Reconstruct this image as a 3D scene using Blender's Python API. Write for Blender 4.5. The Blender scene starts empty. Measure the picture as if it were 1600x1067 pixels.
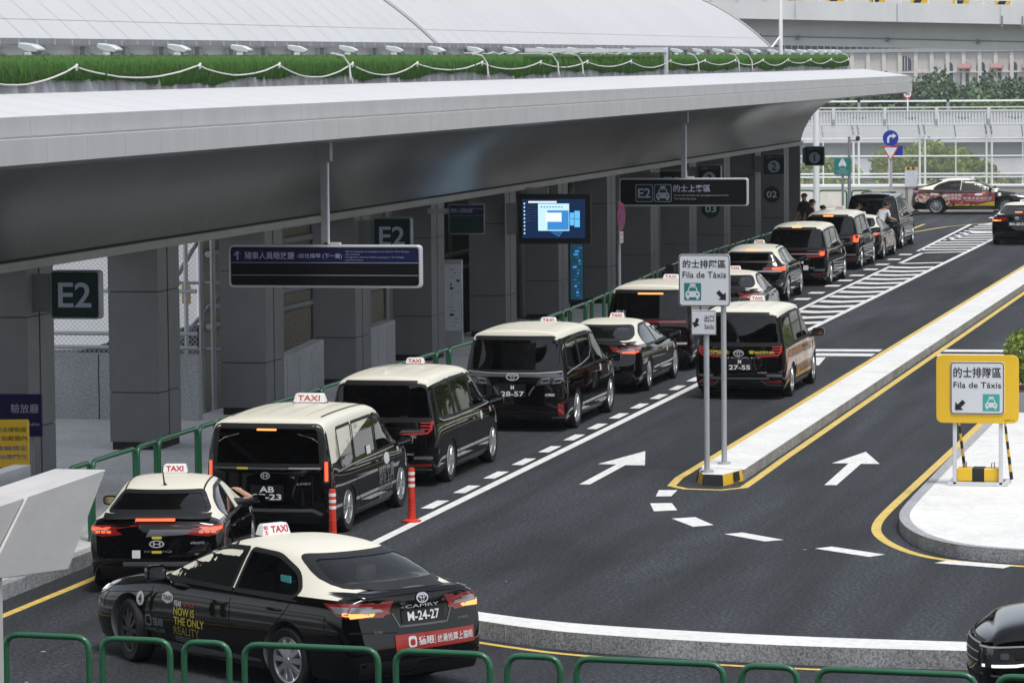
import bpy, bmesh, math, random
from mathutils import Vector, Matrix
from mathutils.bvhtree import BVHTree
from mathutils.geometry import tessellate_polygon
R = math.radians
random.seed(7)
scene = bpy.context.scene
C = scene.collection

# ------------------------------------------------------------------ materials
def new_mat(name):
    m = bpy.data.materials.new(name); m.use_nodes = True
    nt = m.node_tree
    return m, nt, nt.nodes['Principled BSDF'], nt.nodes['Material Output']

def mat(name, col, rough=0.5, metal=0.0, coat=0.0, var=0.0, vscale=3.0, bump=0.0, bscale=40.0, spec=0.5, stretch=None, emit=0.0, emit_col=None, coat_r=0.04):
    m, nt, p, out = new_mat(name)
    p.inputs['Base Color'].default_value = (*col, 1)
    p.inputs['Roughness'].default_value = rough
    p.inputs['Metallic'].default_value = metal
    p.inputs['Specular IOR Level'].default_value = spec
    p.inputs['Coat Weight'].default_value = coat
    p.inputs['Coat Roughness'].default_value = coat_r
    if emit:
        p.inputs['Emission Color'].default_value = (*(emit_col or col), 1)
        p.inputs['Emission Strength'].default_value = emit
    if var or bump:
        tc = nt.nodes.new('ShaderNodeTexCoord'); src = tc.outputs['Object']
        if stretch:
            mp = nt.nodes.new('ShaderNodeMapping'); mp.inputs['Scale'].default_value = stretch
            nt.links.new(src, mp.inputs['Vector']); src = mp.outputs['Vector']
    if var:
        n = nt.nodes.new('ShaderNodeTexNoise'); n.inputs['Scale'].default_value = vscale; n.inputs['Detail'].default_value = 6; n.inputs['Roughness'].default_value = .65
        nt.links.new(src, n.inputs['Vector'])
        r = nt.nodes.new('ShaderNodeMapRange'); r.inputs[1].default_value = .25; r.inputs[2].default_value = .75
        r.inputs[3].default_value = 1 - var; r.inputs[4].default_value = 1 + var
        nt.links.new(n.outputs['Fac'], r.inputs[0])
        mx = nt.nodes.new('ShaderNodeMix'); mx.data_type = 'RGBA'; mx.blend_type = 'MULTIPLY'; mx.inputs[0].default_value = 1
        mx.inputs[6].default_value = (*col, 1); nt.links.new(r.outputs[0], mx.inputs[7])
        nt.links.new(mx.outputs[2], p.inputs['Base Color'])
    if bump:
        n2 = nt.nodes.new('ShaderNodeTexNoise'); n2.inputs['Scale'].default_value = bscale; n2.inputs['Detail'].default_value = 4
        nt.links.new(src, n2.inputs['Vector'])
        b = nt.nodes.new('ShaderNodeBump'); b.inputs['Strength'].default_value = bump; b.inputs['Distance'].default_value = .02
        nt.links.new(n2.outputs['Fac'], b.inputs['Height']); nt.links.new(b.outputs['Normal'], p.inputs['Normal'])
    return m

def glass_mat(name, tint, refl=1.0):
    m, nt, p, out = new_mat(name)
    nt.nodes.remove(p)
    t = nt.nodes.new('ShaderNodeBsdfTransparent'); t.inputs[0].default_value = (*tint, 1)
    g = nt.nodes.new('ShaderNodeBsdfGlossy'); g.inputs['Roughness'].default_value = .02; g.inputs[0].default_value = (refl, refl, refl, 1)
    f = nt.nodes.new('ShaderNodeFresnel'); f.inputs[0].default_value = 1.5
    mx = nt.nodes.new('ShaderNodeMixShader')
    nt.links.new(f.outputs[0], mx.inputs[0]); nt.links.new(t.outputs[0], mx.inputs[1]); nt.links.new(g.outputs[0], mx.inputs[2])
    nt.links.new(mx.outputs[0], out.inputs[0])
    return m

def speckle_mat(name, base, dark, light, vs, rough, streak=None, patch=.0, bump=.25, pscale=.35, specks=False):
    """fine grain + large patches, for asphalt / granite / concrete"""
    m, nt, p, out = new_mat(name)
    tc = nt.nodes.new('ShaderNodeTexCoord')
    n = nt.nodes.new('ShaderNodeTexNoise'); n.inputs['Scale'].default_value = vs; n.inputs['Detail'].default_value = 3; n.inputs['Roughness'].default_value = .8
    nt.links.new(tc.outputs['Object'], n.inputs['Vector'])
    cr = nt.nodes.new('ShaderNodeValToRGB')
    cr.color_ramp.elements[0].position = .36; cr.color_ramp.elements[0].color = (*dark, 1)
    cr.color_ramp.elements[1].position = .66; cr.color_ramp.elements[1].color = (*light, 1)
    e = cr.color_ramp.elements.new(.5); e.color = (*base, 1)
    nt.links.new(n.outputs['Fac'], cr.inputs[0])
    n2 = nt.nodes.new('ShaderNodeTexNoise'); n2.inputs['Scale'].default_value = pscale; n2.inputs['Detail'].default_value = 7; n2.inputs['Roughness'].default_value = .62; n2.inputs['Distortion'].default_value = .6
    src = tc.outputs['Object']
    if streak:
        mp = nt.nodes.new('ShaderNodeMapping'); mp.inputs['Scale'].default_value = streak; nt.links.new(src, mp.inputs[0]); src = mp.outputs[0]
    nt.links.new(src, n2.inputs['Vector'])
    r = nt.nodes.new('ShaderNodeMapRange'); r.inputs[1].default_value = .3; r.inputs[2].default_value = .7; r.inputs[3].default_value = 1 - patch; r.inputs[4].default_value = 1 + patch
    nt.links.new(n2.outputs['Fac'], r.inputs[0])
    mx = nt.nodes.new('ShaderNodeMix'); mx.data_type = 'RGBA'; mx.blend_type = 'MULTIPLY'; mx.inputs[0].default_value = 1
    nt.links.new(cr.outputs[0], mx.inputs[6]); nt.links.new(r.outputs[0], mx.inputs[7])
    col_out = mx.outputs[2]
    if specks:      # grit and litter, repaired strips, oil spots
        vo = nt.nodes.new('ShaderNodeTexVoronoi'); vo.inputs['Scale'].default_value = .85; nt.links.new(tc.outputs['Object'], vo.inputs['Vector'])
        lt = nt.nodes.new('ShaderNodeMath'); lt.operation = 'LESS_THAN'; lt.inputs[1].default_value = .022; nt.links.new(vo.outputs['Distance'], lt.inputs[0])
        m2 = nt.nodes.new('ShaderNodeMix'); m2.data_type = 'RGBA'; nt.links.new(lt.outputs[0], m2.inputs[0]); nt.links.new(col_out, m2.inputs[6]); m2.inputs[7].default_value = (.45, .45, .44, 1)
        n3 = nt.nodes.new('ShaderNodeTexNoise'); n3.inputs['Scale'].default_value = .9; n3.inputs['Detail'].default_value = 5
        mp3 = nt.nodes.new('ShaderNodeMapping'); mp3.inputs['Scale'].default_value = (1.6, .10, 1); nt.links.new(tc.outputs['Object'], mp3.inputs[0]); nt.links.new(mp3.outputs[0], n3.inputs['Vector'])
        r3 = nt.nodes.new('ShaderNodeMapRange'); r3.inputs[1].default_value = .38; r3.inputs[2].default_value = .62; r3.inputs[3].default_value = .62; r3.inputs[4].default_value = 1.35; nt.links.new(n3.outputs['Fac'], r3.inputs[0])
        m3 = nt.nodes.new('ShaderNodeMix'); m3.data_type = 'RGBA'; m3.blend_type = 'MULTIPLY'; m3.inputs[0].default_value = 1; nt.links.new(m2.outputs[2], m3.inputs[6]); nt.links.new(r3.outputs[0], m3.inputs[7])
        col_out = m3.outputs[2]
    nt.links.new(col_out, p.inputs['Base Color'])
    p.inputs['Roughness'].default_value = rough
    if bump:
        b = nt.nodes.new('ShaderNodeBump'); b.inputs['Strength'].default_value = bump; b.inputs['Distance'].default_value = .01
        nt.links.new(n.outputs['Fac'], b.inputs['Height']); nt.links.new(b.outputs[0], p.inputs['Normal'])
    return m

def wrap_mat(name, cols, scale=2.2, seed=0.0):
    """printed advertising film: colour blotches"""
    m, nt, p, out = new_mat(name)
    tc = nt.nodes.new('ShaderNodeTexCoord')
    mp = nt.nodes.new('ShaderNodeMapping'); mp.inputs['Location'].default_value = (seed, seed * 2, seed * 3); mp.inputs['Scale'].default_value = (1, .8, 1.2)
    nt.links.new(tc.outputs['Object'], mp.inputs[0])
    n = nt.nodes.new('ShaderNodeTexNoise'); n.inputs['Scale'].default_value = scale; n.inputs['Detail'].default_value = 3; n.inputs['Distortion'].default_value = 2.2
    nt.links.new(mp.outputs[0], n.inputs['Vector'])
    cr = nt.nodes.new('ShaderNodeValToRGB'); els = cr.color_ramp.elements
    k = len(cols)
    for i, c in enumerate(cols):
        pos = .3 + .42 * i / (k - 1)
        if i < 2: e = els[i]; e.position = pos
        else: e = els.new(pos)
        e.color = (*c, 1)
    nt.links.new(n.outputs['Fac'], cr.inputs[0]); nt.links.new(cr.outputs[0], p.inputs['Base Color'])
    p.inputs['Roughness'].default_value = .3; p.inputs['Coat Weight'].default_value = .6; p.inputs['Coat Roughness'].default_value = .05
    return m

M = {}
M['asphalt'] = speckle_mat('asphalt', (.0170, .0198, .0245), (.0045, .0052, .0068), (.064, .072, .085), 20, .8, streak=(1.0, .25, 1), patch=.6, bump=.7, specks=True)
M['forecourt'] = mat('forecourt', (.018, .019, .02), .85, var=.3, vscale=1)
M['ground'] = speckle_mat('ground', (.12, .12, .11), (.09, .09, .085), (.16, .16, .15), 8, .9, patch=.3, bump=0)
M['white_paint'] = speckle_mat('white_paint', (.77, .77, .75), (.58, .58, .57), (.82, .82, .80), 11, .6, patch=.08, bump=.1, pscale=2.5)
M['yellow_paint'] = speckle_mat('yellow_paint', (.70, .50, .11), (.52, .38, .10), (.76, .56, .16), 11, .6, patch=.12, bump=.1, pscale=2.5)
M['pale_paving'] = speckle_mat('pale_paving', (.74, .74, .72), (.66, .66, .64), (.79, .79, .77), 9, .75, patch=.08, bump=.08, pscale=.9)
M['granite'] = speckle_mat('granite', (.30, .31, .33), (.13, .14, .15), (.50, .51, .53), 38, .7, patch=.30, bump=.15, pscale=1.3)
M['wall_granite'] = speckle_mat('wall_granite', (.36, .37, .385), (.22, .23, .24), (.5, .51, .52), 30, .6, patch=.12, bump=.0, pscale=1.0)
M['pavement'] = speckle_mat('pavement', (.62, .62, .61), (.52, .52, .51), (.70, .70, .69), 14, .75, patch=.14, bump=.05, pscale=.6)
M['column'] = mat('column', (.170, .172, .178), .55, var=.10, vscale=2.5, bump=.05, bscale=140)
M['column_side'] = M['column']
M['fascia_joint'] = mat('fascia_joint', (.56, .565, .57), .5)
M['board_blue'] = mat('board_blue', (.05, .16, .25), .3, emit=.10, emit_col=(.05, .25, .40))
M['joint'] = mat('joint', (.012, .012, .012), .8)
M['beam'] = mat('beam', (.30, .30, .29), .5, var=.12, vscale=2)
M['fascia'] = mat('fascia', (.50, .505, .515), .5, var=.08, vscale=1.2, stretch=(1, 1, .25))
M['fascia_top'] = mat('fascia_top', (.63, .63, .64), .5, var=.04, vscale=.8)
M['soffit'] = mat('soffit', (.17, .175, .185), .33, metal=.75, var=.18, vscale=.35, bump=.02, bscale=1.2)
M['seam'] = mat('seam', (.30, .30, .31), .5)
M['roof_skin'] = mat('roof_skin', (.56, .56, .57), .45, var=.05, vscale=.25)
M['roof_seam'] = mat('roof_seam', (.46, .45, .44), .6)
M['steel'] = mat('steel', (.26, .27, .29), .5, metal=.2, var=.15, vscale=4)
M['galv'] = mat('galv', (.45, .47, .5), .45, metal=.35, var=.1, vscale=5)
M['galv_light'] = mat('galv_light', (.62, .64, .67), .5, metal=.1, var=.08, vscale=5)
M['stained'] = mat('stained', (.52, .52, .53), .8, var=.45, vscale=2.6, stretch=(1, 1, .35))
M['turf'] = mat('turf', (.045, .13, .014), .85, var=.6, vscale=7, stretch=(6, 6, .9), bump=.6, bscale=30)
M['rope'] = mat('rope', (.66, .66, .64), .8, var=.1, vscale=20)
M['green_rail'] = mat('green_rail', (.020, .118, .054), .35, coat=.3, var=.1, vscale=6)
M['white_panel'] = mat('white_panel', (.54, .53, .52), .5, var=.10, vscale=3, stretch=(1, .4, 1.5), bump=.03, bscale=60)
M['gap'] = mat('gap', (.02, .02, .02), .9)
M['black_matt'] = mat('black_matt', (.012, .012, .013), .6)
M['sign_black'] = mat('sign_black', (.003, .0035, .005), .6, spec=.2)
M['sign_frame'] = mat('sign_frame', (.55, .56, .58), .4, metal=.2)
M['sign_navy'] = mat('sign_navy', (.006, .008, .055), .6, spec=.25)
M['sign_grey_text'] = mat('sign_grey_text', (.36, .38, .48), .6)
M['sign_green'] = mat('sign_green', (.008, .042, .032), .6, spec=.25)
M['sign_dark_green'] = mat('sign_dark_green', (.003, .022, .018), .6, spec=.25)
M['teal'] = mat('teal', (.02, .20, .18), .45)
M['teal_pale'] = mat('teal_pale', (.05, .38, .33), .45)
M['white'] = mat('white', (.80, .80, .80), .5)
M['sign_white'] = mat('sign_white', (.66, .68, .72), .45, var=.03, vscale=2)
M['ink'] = mat('ink', (.01, .01, .012), .6)
M['sign_yellow'] = mat('sign_yellow', (.80, .50, .03), .45, var=.04, vscale=4)
M['sign_blue'] = mat('sign_blue', (.015, .035, .33), .4)
M['sign_red'] = mat('sign_red', (.55, .03, .03), .45)
M['hazard_black'] = mat('hazard_black', (.015, .015, .015), .6)
M['red_plastic'] = mat('red_plastic', (.62, .04, .015), .45, var=.06, vscale=6)
M['red_text'] = mat('red_text', (.50, .02, .03), .5)
M['taxi_white'] = mat('taxi_white', (.80, .79, .79), .35, coat=.3)
# cars
M['paint'] = mat('paint', (.0018, .0018, .0022), .4, coat=1.0, coat_r=.03, spec=.0)
M['paint_maroon'] = mat('paint_maroon', (.008, .003, .004), .4, coat=1.0, coat_r=.03, spec=0)
M['cream'] = mat('cream', (.76, .73, .62), .45, coat=.15, coat_r=.1, spec=.3)
M['cabin'] = mat('cabin', (.015, .015, .016), .8)
M['cabin_light'] = mat('cabin_light', (.22, .22, .21), .8)
M['shelf'] = mat('shelf', (.40, .42, .40), .8)
M['seat'] = mat('seat', (.16, .155, .15), .8)
M['seat_grey'] = mat('seat_grey', (.42, .42, .40), .8)
M['trim'] = mat('trim', (.008, .008, .009), .5)
M['seam_dark'] = mat('seam_dark', (.002, .002, .002), .9)
M['tyre'] = mat('tyre', (.009, .009, .010), .75, bump=.2, bscale=60)
M['rim'] = mat('rim', (.55, .56, .58), .28, metal=.85)
M['rim_dark'] = mat('rim_dark', (.03, .03, .033), .5)
M['chrome'] = mat('chrome', (.62, .63, .65), .35, metal=.55)
M['grey_trim'] = mat('grey_trim', (.09, .095, .105), .35, coat=.5)
M['lamp_red'] = mat('lamp_red', (.22, .012, .010), .18, coat=1.0)
M['lamp_clear'] = mat('lamp_clear', (.30, .30, .31), .15, metal=.4, coat=1.0)
M['lamp_smoke'] = mat('lamp_smoke', (.05, .05, .055), .12, metal=.3, coat=1.0)
M['lit_red'] = mat('lit_red', (.9, .10, .03), .3, emit=1.1, emit_col=(1, .10, .035))
M['lit_orange'] = mat('lit_orange', (.95, .30, .08), .3, emit=1.7, emit_col=(1, .26, .07))
M['lit_white'] = mat('lit_white', (.9, .9, .85), .3, emit=.7, emit_col=(1, 1, .95))
M['glass'] = glass_mat('car_glass', (.20, .225, .225))
M['glass_clear'] = glass_mat('clear_glass', (.74, .80, .78))
M['glass_dark'] = glass_mat('privacy_glass', (.035, .038, .04))
M['mirror'] = mat('mirror', (.35, .38, .42), .05, metal=1.0)
M['plate'] = mat('plate', (.006, .006, .007), .4)
M['plate_text'] = mat('plate_text', (.72, .73, .74), .5)
M['ad_yellow'] = mat('ad_yellow', (.55, .46, .03), .5)
M['ad_yellow_dim'] = mat('ad_yellow_dim', (.20, .17, .02), .5)
M['ad_red'] = mat('ad_red', (.34, .018, .012), .35, coat=.4)
M['ad_white'] = mat('ad_white', (.66, .66, .66), .5)
M['ad_grey'] = mat('ad_grey', (.20, .20, .21), .5)
M['ad_cyan'] = mat('ad_cyan', (.07, .25, .36), .5)
M['wrap_gold'] = wrap_mat('wrap_gold', [(.03, .010, .008), (.20, .04, .015), (.60, .24, .04), (.05, .015, .01), (.45, .12, .02), (.70, .50, .22)], 3.4, 3.1)
M['wrap_red'] = wrap_mat('wrap_red', [(.38, .12, .14), (.32, .06, .07), (.24, .03, .035), (.30, .05, .05), (.65, .30, .12)], 1.4, 1.7)
M['wrap_grey'] = wrap_mat('wrap_grey', [(.02, .02, .022), (.3, .31, .33), (.6, .62, .65), (.12, .12, .13), (.5, .5, .52)], 3.2, 5.0)
M['wrap_warm'] = wrap_mat('wrap_warm', [(.03, .015, .012), (.30, .09, .03), (.70, .62, .54), (.06, .03, .025), (.58, .34, .08)], 3.0, 8.0)
# people
M['skin'] = mat('skin', (.52, .30, .21), .55)
M['hair'] = mat('hair', (.012, .010, .009), .6)
M['shirt_red'] = mat('shirt_red', (.13, .02, .018), .8)
M['shirt_white'] = mat('shirt_white', (.62, .64, .68), .8)
M['shirt_dark'] = mat('shirt_dark', (.03, .03, .035), .8)
M['trousers'] = mat('trousers', (.03, .035, .05), .8)
# background
M['leaf_a'] = mat('leaf_a', (.25, .32, .05), .6, var=.35, vscale=.8)
M['leaf_b'] = mat('leaf_b', (.11, .17, .035), .6, var=.35, vscale=.8)
M['leaf_c'] = mat('leaf_c', (.08, .13, .065), .6, var=.4, vscale=.1)  # lightened for the far wood, with distance haze put into the green
M['leaf_d'] = mat('leaf_d', (.07, .115, .075), .6, var=.4, vscale=.1)  # far green lifted and blued, standing in for haze
M['bark'] = mat('bark', (.10, .075, .05), .9, var=.3, vscale=6)
M['bridge_white'] = mat('bridge_white', (.72, .73, .73), .7, var=.10, vscale=.5, stretch=(1, 1, .3))
M['bridge_grey'] = mat('bridge_grey', (.36, .38, .40), .7, var=.12, vscale=.4)
M['rail_white'] = mat('rail_white', (.76, .77, .77), .55)
M['old_wall'] = mat('old_wall', (.60, .58, .52), .85, var=.22, vscale=1.2, stretch=(1, 1, .4))
M['hotel_wall'] = mat('hotel_wall', (.56, .54, .52), .8, var=.08, vscale=.2)  # paled wall, distance haze partly put into the colour
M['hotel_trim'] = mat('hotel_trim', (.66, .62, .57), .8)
M['awning'] = mat('awning', (.36, .20, .19), .8)  # red greyed and paled, partly painted haze
M['win_dark'] = mat('win_dark', (.06, .08, .10), .2)
M['net'] = mat('net', (.30, .27, .22), .9, var=.35, vscale=6, stretch=(1, 1, 4))
M['pale_wall'] = mat('pale_wall', (.70, .71, .73), .7, var=.06, vscale=.4)
M['grass'] = mat('grass', (.09, .14, .03), .9, var=.4, vscale=2)

# ------------------------------------------------------------------ mesh helpers
class MB:
    def __init__(s): s.v = []; s.f = []; s.m = []
    def add(s, vs, fs, m=0):
        o = len(s.v); s.v += [tuple(x) for x in vs]
        for f in fs: s.f.append([o + i for i in f]); s.m.append(m)
        return s
    def quad(s, a, b, c, d, m=0): return s.add([a, b, c, d], [(0, 1, 2, 3)], m)
    def box(s, c, size, m=0, rz=0.0, rot=None, taper=None):
        hx, hy, hz = size[0] / 2, size[1] / 2, size[2] / 2
        tx, ty = taper or (1, 1)
        vs = [(-hx, -hy, -hz), (hx, -hy, -hz), (hx, hy, -hz), (-hx, hy, -hz), (-hx * tx, -hy * ty, hz), (hx * tx, -hy * ty, hz), (hx * tx, hy * ty, hz), (-hx * tx, hy * ty, hz)]
        mt = rot if rot is not None else Matrix.Rotation(rz, 3, 'Z')
        vs = [mt @ Vector(v) + Vector(c) for v in vs]
        return s.add(vs, [(0, 3, 2, 1), (4, 5, 6, 7), (0, 1, 5, 4), (1, 2, 6, 5), (2, 3, 7, 6), (3, 0, 4, 7)], m)
    def b2(s, x0, x1, y0, y1, z0, z1, m=0):
        return s.box(((x0 + x1) / 2, (y0 + y1) / 2, (z0 + z1) / 2), (x1 - x0, y1 - y0, z1 - z0), m)
    def cyl(s, p0, p1, r0, r1=None, n=12, m=0, cap=True):
        r1 = r0 if r1 is None else r1
        p0, p1 = Vector(p0), Vector(p1); d = (p1 - p0).normalized()
        a = d.orthogonal().normalized(); b = d.cross(a)
        vs = []
        for p, r in ((p0, r0), (p1, r1)):
            for i in range(n):
                t = 2 * math.pi * i / n; vs.append(p + a * r * math.cos(t) + b * r * math.sin(t))
        fs = [(i, (i + 1) % n, n + (i + 1) % n, n + i) for i in range(n)]
        if cap: fs += [tuple(reversed(range(n))), tuple(range(n, 2 * n))]
        return s.add(vs, fs, m)
    def tube(s, path, r, n=8, m=0, cap=True):
        path = [Vector(p) for p in path]; k = len(path); vs = []
        prev = None
        for i, p in enumerate(path):
            t = (path[min(i + 1, k - 1)] - path[max(i - 1, 0)]).normalized()
            if prev is None: a = t.orthogonal().normalized()
            else:
                a = prev - t * prev.dot(t)
                a = a.normalized() if a.length > 1e-6 else t.orthogonal().normalized()
            prev = a; b = t.cross(a)
            rr = r[i] if isinstance(r, (list, tuple)) else r
            for j in range(n):
                q = 2 * math.pi * j / n; vs.append(p + a * rr * math.cos(q) + b * rr * math.sin(q))
        fs = []
        for i in range(k - 1):
            for j in range(n): fs.append((i * n + j, i * n + (j + 1) % n, (i + 1) * n + (j + 1) % n, (i + 1) * n + j))
        if cap: fs += [tuple(reversed(range(n))), tuple(range((k - 1) * n, k * n))]
        return s.add(vs, fs, m)
    def lathe(s, prof, origin=(0, 0, 0), axis='X', n=32, m=0):
        """prof: list of (along axis, radius)"""
        vs = []; o = Vector(origin)
        for (a, r) in prof:
            for j in range(n):
                t = 2 * math.pi * j / n; c, q = r * math.cos(t), r * math.sin(t)
                vs.append(o + Vector((a, c, q) if axis == 'X' else (c, q, a) if axis == 'Z' else (q, a, c)))
        fs = []
        for i in range(len(prof) - 1):
            for j in range(n): fs.append((i * n + j, i * n + (j + 1) % n, (i + 1) * n + (j + 1) % n, (i + 1) * n + j))
        return s.add(vs, fs, m)
    def prism(s, poly, fn, a, b, m=0):
        """poly 2D outline, fn(u,v,w)->xyz, extruded from w=a to w=b"""
        n = len(poly); vs = [fn(u, v, a) for u, v in poly] + [fn(u, v, b) for u, v in poly]
        fs = [(i, (i + 1) % n, n + (i + 1) % n, n + i) for i in range(n)] + [tuple(reversed(range(n))), tuple(range(n, 2 * n))]
        return s.add(vs, fs, m)
    def build(s, name, mats, parent=None, bevel=0.0, smooth=38, loc=None, seg=1):
        me = bpy.data.meshes.new(name); me.from_pydata(s.v, [], s.f)
        if not isinstance(mats, (list, tuple)): mats = [mats]
        for mm in mats: me.materials.append(mm)
        me.polygons.foreach_set('material_index', s.m)
        bm = bmesh.new(); bm.from_mesh(me)
        bmesh.ops.recalc_face_normals(bm, faces=bm.faces)
        if bevel:
            es = [e for e in bm.edges if len(e.link_faces) == 2 and e.calc_face_angle(0) > R(30)]
            bmesh.ops.bevel(bm, geom=es, offset=bevel, segments=seg, affect='EDGES', profile=.5)
        if smooth:
            for f in bm.faces: f.smooth = True
            lim = R(smooth)
            for e in bm.edges: e.smooth = len(e.link_faces) == 2 and e.calc_face_angle(0) < lim
        bm.to_mesh(me); bm.free()
        o = bpy.data.objects.new(name, me); C.objects.link(o)
        if parent: o.parent = parent
        if loc: o.location = loc
        return o

def tag(o, label, cat, group=None):
    o['label'] = label; o['category'] = cat
    if group: o['group'] = group
    return o
def thing(name, label, cat, loc=(0, 0, 0), rz=0.0, group=None):
    o = bpy.data.objects.new(name, None); C.objects.link(o); o.location = loc; o.rotation_euler = (0, 0, rz); o.empty_display_size = .2
    return tag(o, label, cat, group)
def structure(o): o['kind'] = 'structure'; return o
def stuff(o, label, cat): o['kind'] = 'stuff'; return tag(o, label, cat)

def round_poly(pts, r, n=4):
    out = []; k = len(pts)
    rs = r if isinstance(r, (list, tuple)) else [r] * k
    for i in range(k):
        p = Vector(pts[i]); a = Vector(pts[i - 1]); b = Vector(pts[(i + 1) % k])
        da, db = (a - p), (b - p)
        rr = min(rs[i], da.length * .45, db.length * .45)
        if rr < 1e-4: out.append(tuple(p)); continue
        s, e = p + da.normalized() * rr, p + db.normalized() * rr
        for j in range(n + 1):
            t = j / n; q = s * (1 - t) ** 2 + p * 2 * t * (1 - t) + e * t * t; out.append(tuple(q))
    return out
def rrect(w, h, r, cx=0, cy=0):
    return round_poly([(cx - w / 2, cy - h / 2), (cx + w / 2, cy - h / 2), (cx + w / 2, cy + h / 2), (cx - w / 2, cy + h / 2)], r)
def circle(r, n=28, cx=0, cy=0):
    return [(cx + r * math.cos(2 * math.pi * i / n), cy + r * math.sin(2 * math.pi * i / n)) for i in range(n)]

_tc = {}
def text2d(s, size=1.0, bold=0.0, width=None, align='C', height=None):
    """returns verts2d, faces; origin bottom-left or centred; width stretches to fit"""
    key = (s, bold)
    if key not in _tc:
        c = bpy.data.curves.new('t', 'FONT'); c.body = s; c.resolution_u = 3; c.offset = bold
        c.space_line = 1.0
        o = bpy.data.objects.new('t', c); C.objects.link(o)
        dg = bpy.context.evaluated_depsgraph_get(); dg.update()
        me = bpy.data.meshes.new_from_object(o.evaluated_get(dg))
        vs = [(v.co.x, v.co.y) for v in me.vertices]; fs = [tuple(p.vertices) for p in me.polygons]
        bpy.data.objects.remove(o); bpy.data.curves.remove(c); bpy.data.meshes.remove(me)
        _tc[key] = (vs, fs)
    vs, fs = _tc[key]
    x0 = min(v[0] for v in vs); x1 = max(v[0] for v in vs); y0 = min(v[1] for v in vs); y1 = max(v[1] for v in vs)
    sy = (height / (y1 - y0)) if height else size
    sx = (width / (x1 - x0)) if width else sy
    ox = {'C': (x0 + x1) / 2, 'L': x0, 'R': x1}[align]; oy = (y0 + y1) / 2
    return [((x - ox) * sx, (y - oy) * sy) for x, y in vs], fs

def flat_text(mb, s, x, z, y, m=0, size=1.0, width=None, height=None, align='C', bold=0.0, face=-1):
    """lettering standing in the local XZ plane, facing -Y (face=-1) or +Y"""
    vs, fs = text2d(s, size, bold, width, align, height)
    mb.add([((x + u) if face < 0 else (x - u), y, z + v) for u, v in vs], fs, m)
def flat_poly(mb, poly, y, m=0, face=-1):
    tri = tessellate_polygon([[Vector((u, v, 0)) for u, v in poly]])
    mb.add([((u if face < 0 else -u), y, v) for u, v in poly], tri, m)

def dup_tree(root, label, loc=None, rz=None, skip=()):
    r = root.copy(); C.objects.link(r); r['label'] = label
    if loc is not None: r.location = loc
    if rz is not None: r.rotation_euler = (0, 0, rz)
    for ch in list(root.children):
        if ch.name.split('.')[0] in skip: continue
        c = ch.copy(); C.objects.link(c); c.parent = r
        for gch in list(ch.children):
            d = gch.copy(); C.objects.link(d); d.parent = c
    return r
# ------------------------------------------------------------------ vehicles
NCOL = [-.55, 0, .55]
def cage(st, cream_segs, cream_rng, crown=.02, rear_bulge=.10, front_bulge=.16):
    """st: list of dicts from nose to tail -> bmesh-ready verts, faces, mats"""
    vs, fs, ms = [], [], []; rings = []; creases = []
    def lv(s):  # levels 2..7 : (halfwidth, z)
        zb, w = s['zb'], s['w']; zbelt = s['zbelt']
        return {2: (w * .93, zb), 3: (w * .985, zb + .14), 4: (w, zb + (zbelt - zb) * .50), 5: (w * s.get('sh', .985), zb + (zbelt - zb) * .86), 6: (s['wb'], zbelt), 7: (s['wr'], s['zr'])}
    for s in st:
        L = lv(s); y = s['y']; dy = s.get('dy', {})
        P = lambda k, sgn: (sgn * L[k][0], y + dy.get(k, 0), L[k][1])
        top = s['zt']; d7 = dy.get(7, 0); d2 = dy.get(2, 0)
        w8 = s.get('w8', .78) * s['wr']
        z8 = s['zr'] + (top - s['zr']) * .72
        ring = [P(2, -1), (-.5 * s['w'], y + d2, s['zb'] - .01), (0, y + d2, s['zb'] - .01), (.5 * s['w'], y + d2, s['zb'] - .01), P(2, 1), P(3, 1), P(4, 1), P(5, 1), P(6, 1), P(7, 1),
                (w8, y + dy.get(8, d7), z8), (0, y + dy.get(9, dy.get(8, d7)), top), (-w8, y + dy.get(8, d7), z8), P(7, -1), P(6, -1), P(5, -1), P(4, -1), P(3, -1)]
        rings.append(list(range(len(vs), len(vs) + 18))); vs += ring
    for i in range(len(st) - 1):
        a, b = rings[i], rings[i + 1]
        for j in range(18):
            k = (j + 1) % 18
            fs.append((a[j], b[j], b[k], a[k])); ms.append(1 if (j in cream_segs and cream_rng[0] <= i < cream_rng[1]) else 0)
    def cap(ri, s, sgn, bulge):
        L = lv(s); r = rings[ri]; dy = s.get('dy', {})
        rows = [[r[0], r[1], r[2], r[3], r[4]]]
        left = {3: 17, 4: 16, 5: 15, 6: 14}; right = {3: 5, 4: 6, 5: 7, 6: 8}
        for k in (3, 4, 5, 6):
            row = [r[left[k]]]
            for fr in NCOL:
                row.append(len(vs)); vs.append((fr * L[k][0], s['y'] + dy.get(k, 0) + sgn * bulge * (1 - fr * fr), L[k][1]))
            row.append(r[right[k]]); rows.append(row)
        rows.append([r[13], r[12], r[11], r[10], r[9]])
        for a in range(5):
            for c in range(4):
                q = (rows[a][c], rows[a][c + 1], rows[a + 1][c + 1], rows[a + 1][c])
                fs.append(q if sgn < 0 else tuple(reversed(q))); ms.append(0)
    cap(0, st[0], 1, front_bulge); cap(len(st) - 1, st[-1], -1, rear_bulge)
    for i in range(len(st) - 1):
        for j, c in ((8, .45), (14, .45), (9, .25), (13, .25), (4, .5), (0, .5)): creases.append((rings[i][j], rings[i + 1][j], c))
    for j, c in st[-1].get('crease', {}).items():
        creases.append((rings[-1][j], rings[-1][(j + 1) % 18], c))
    return vs, fs, ms, creases

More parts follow.
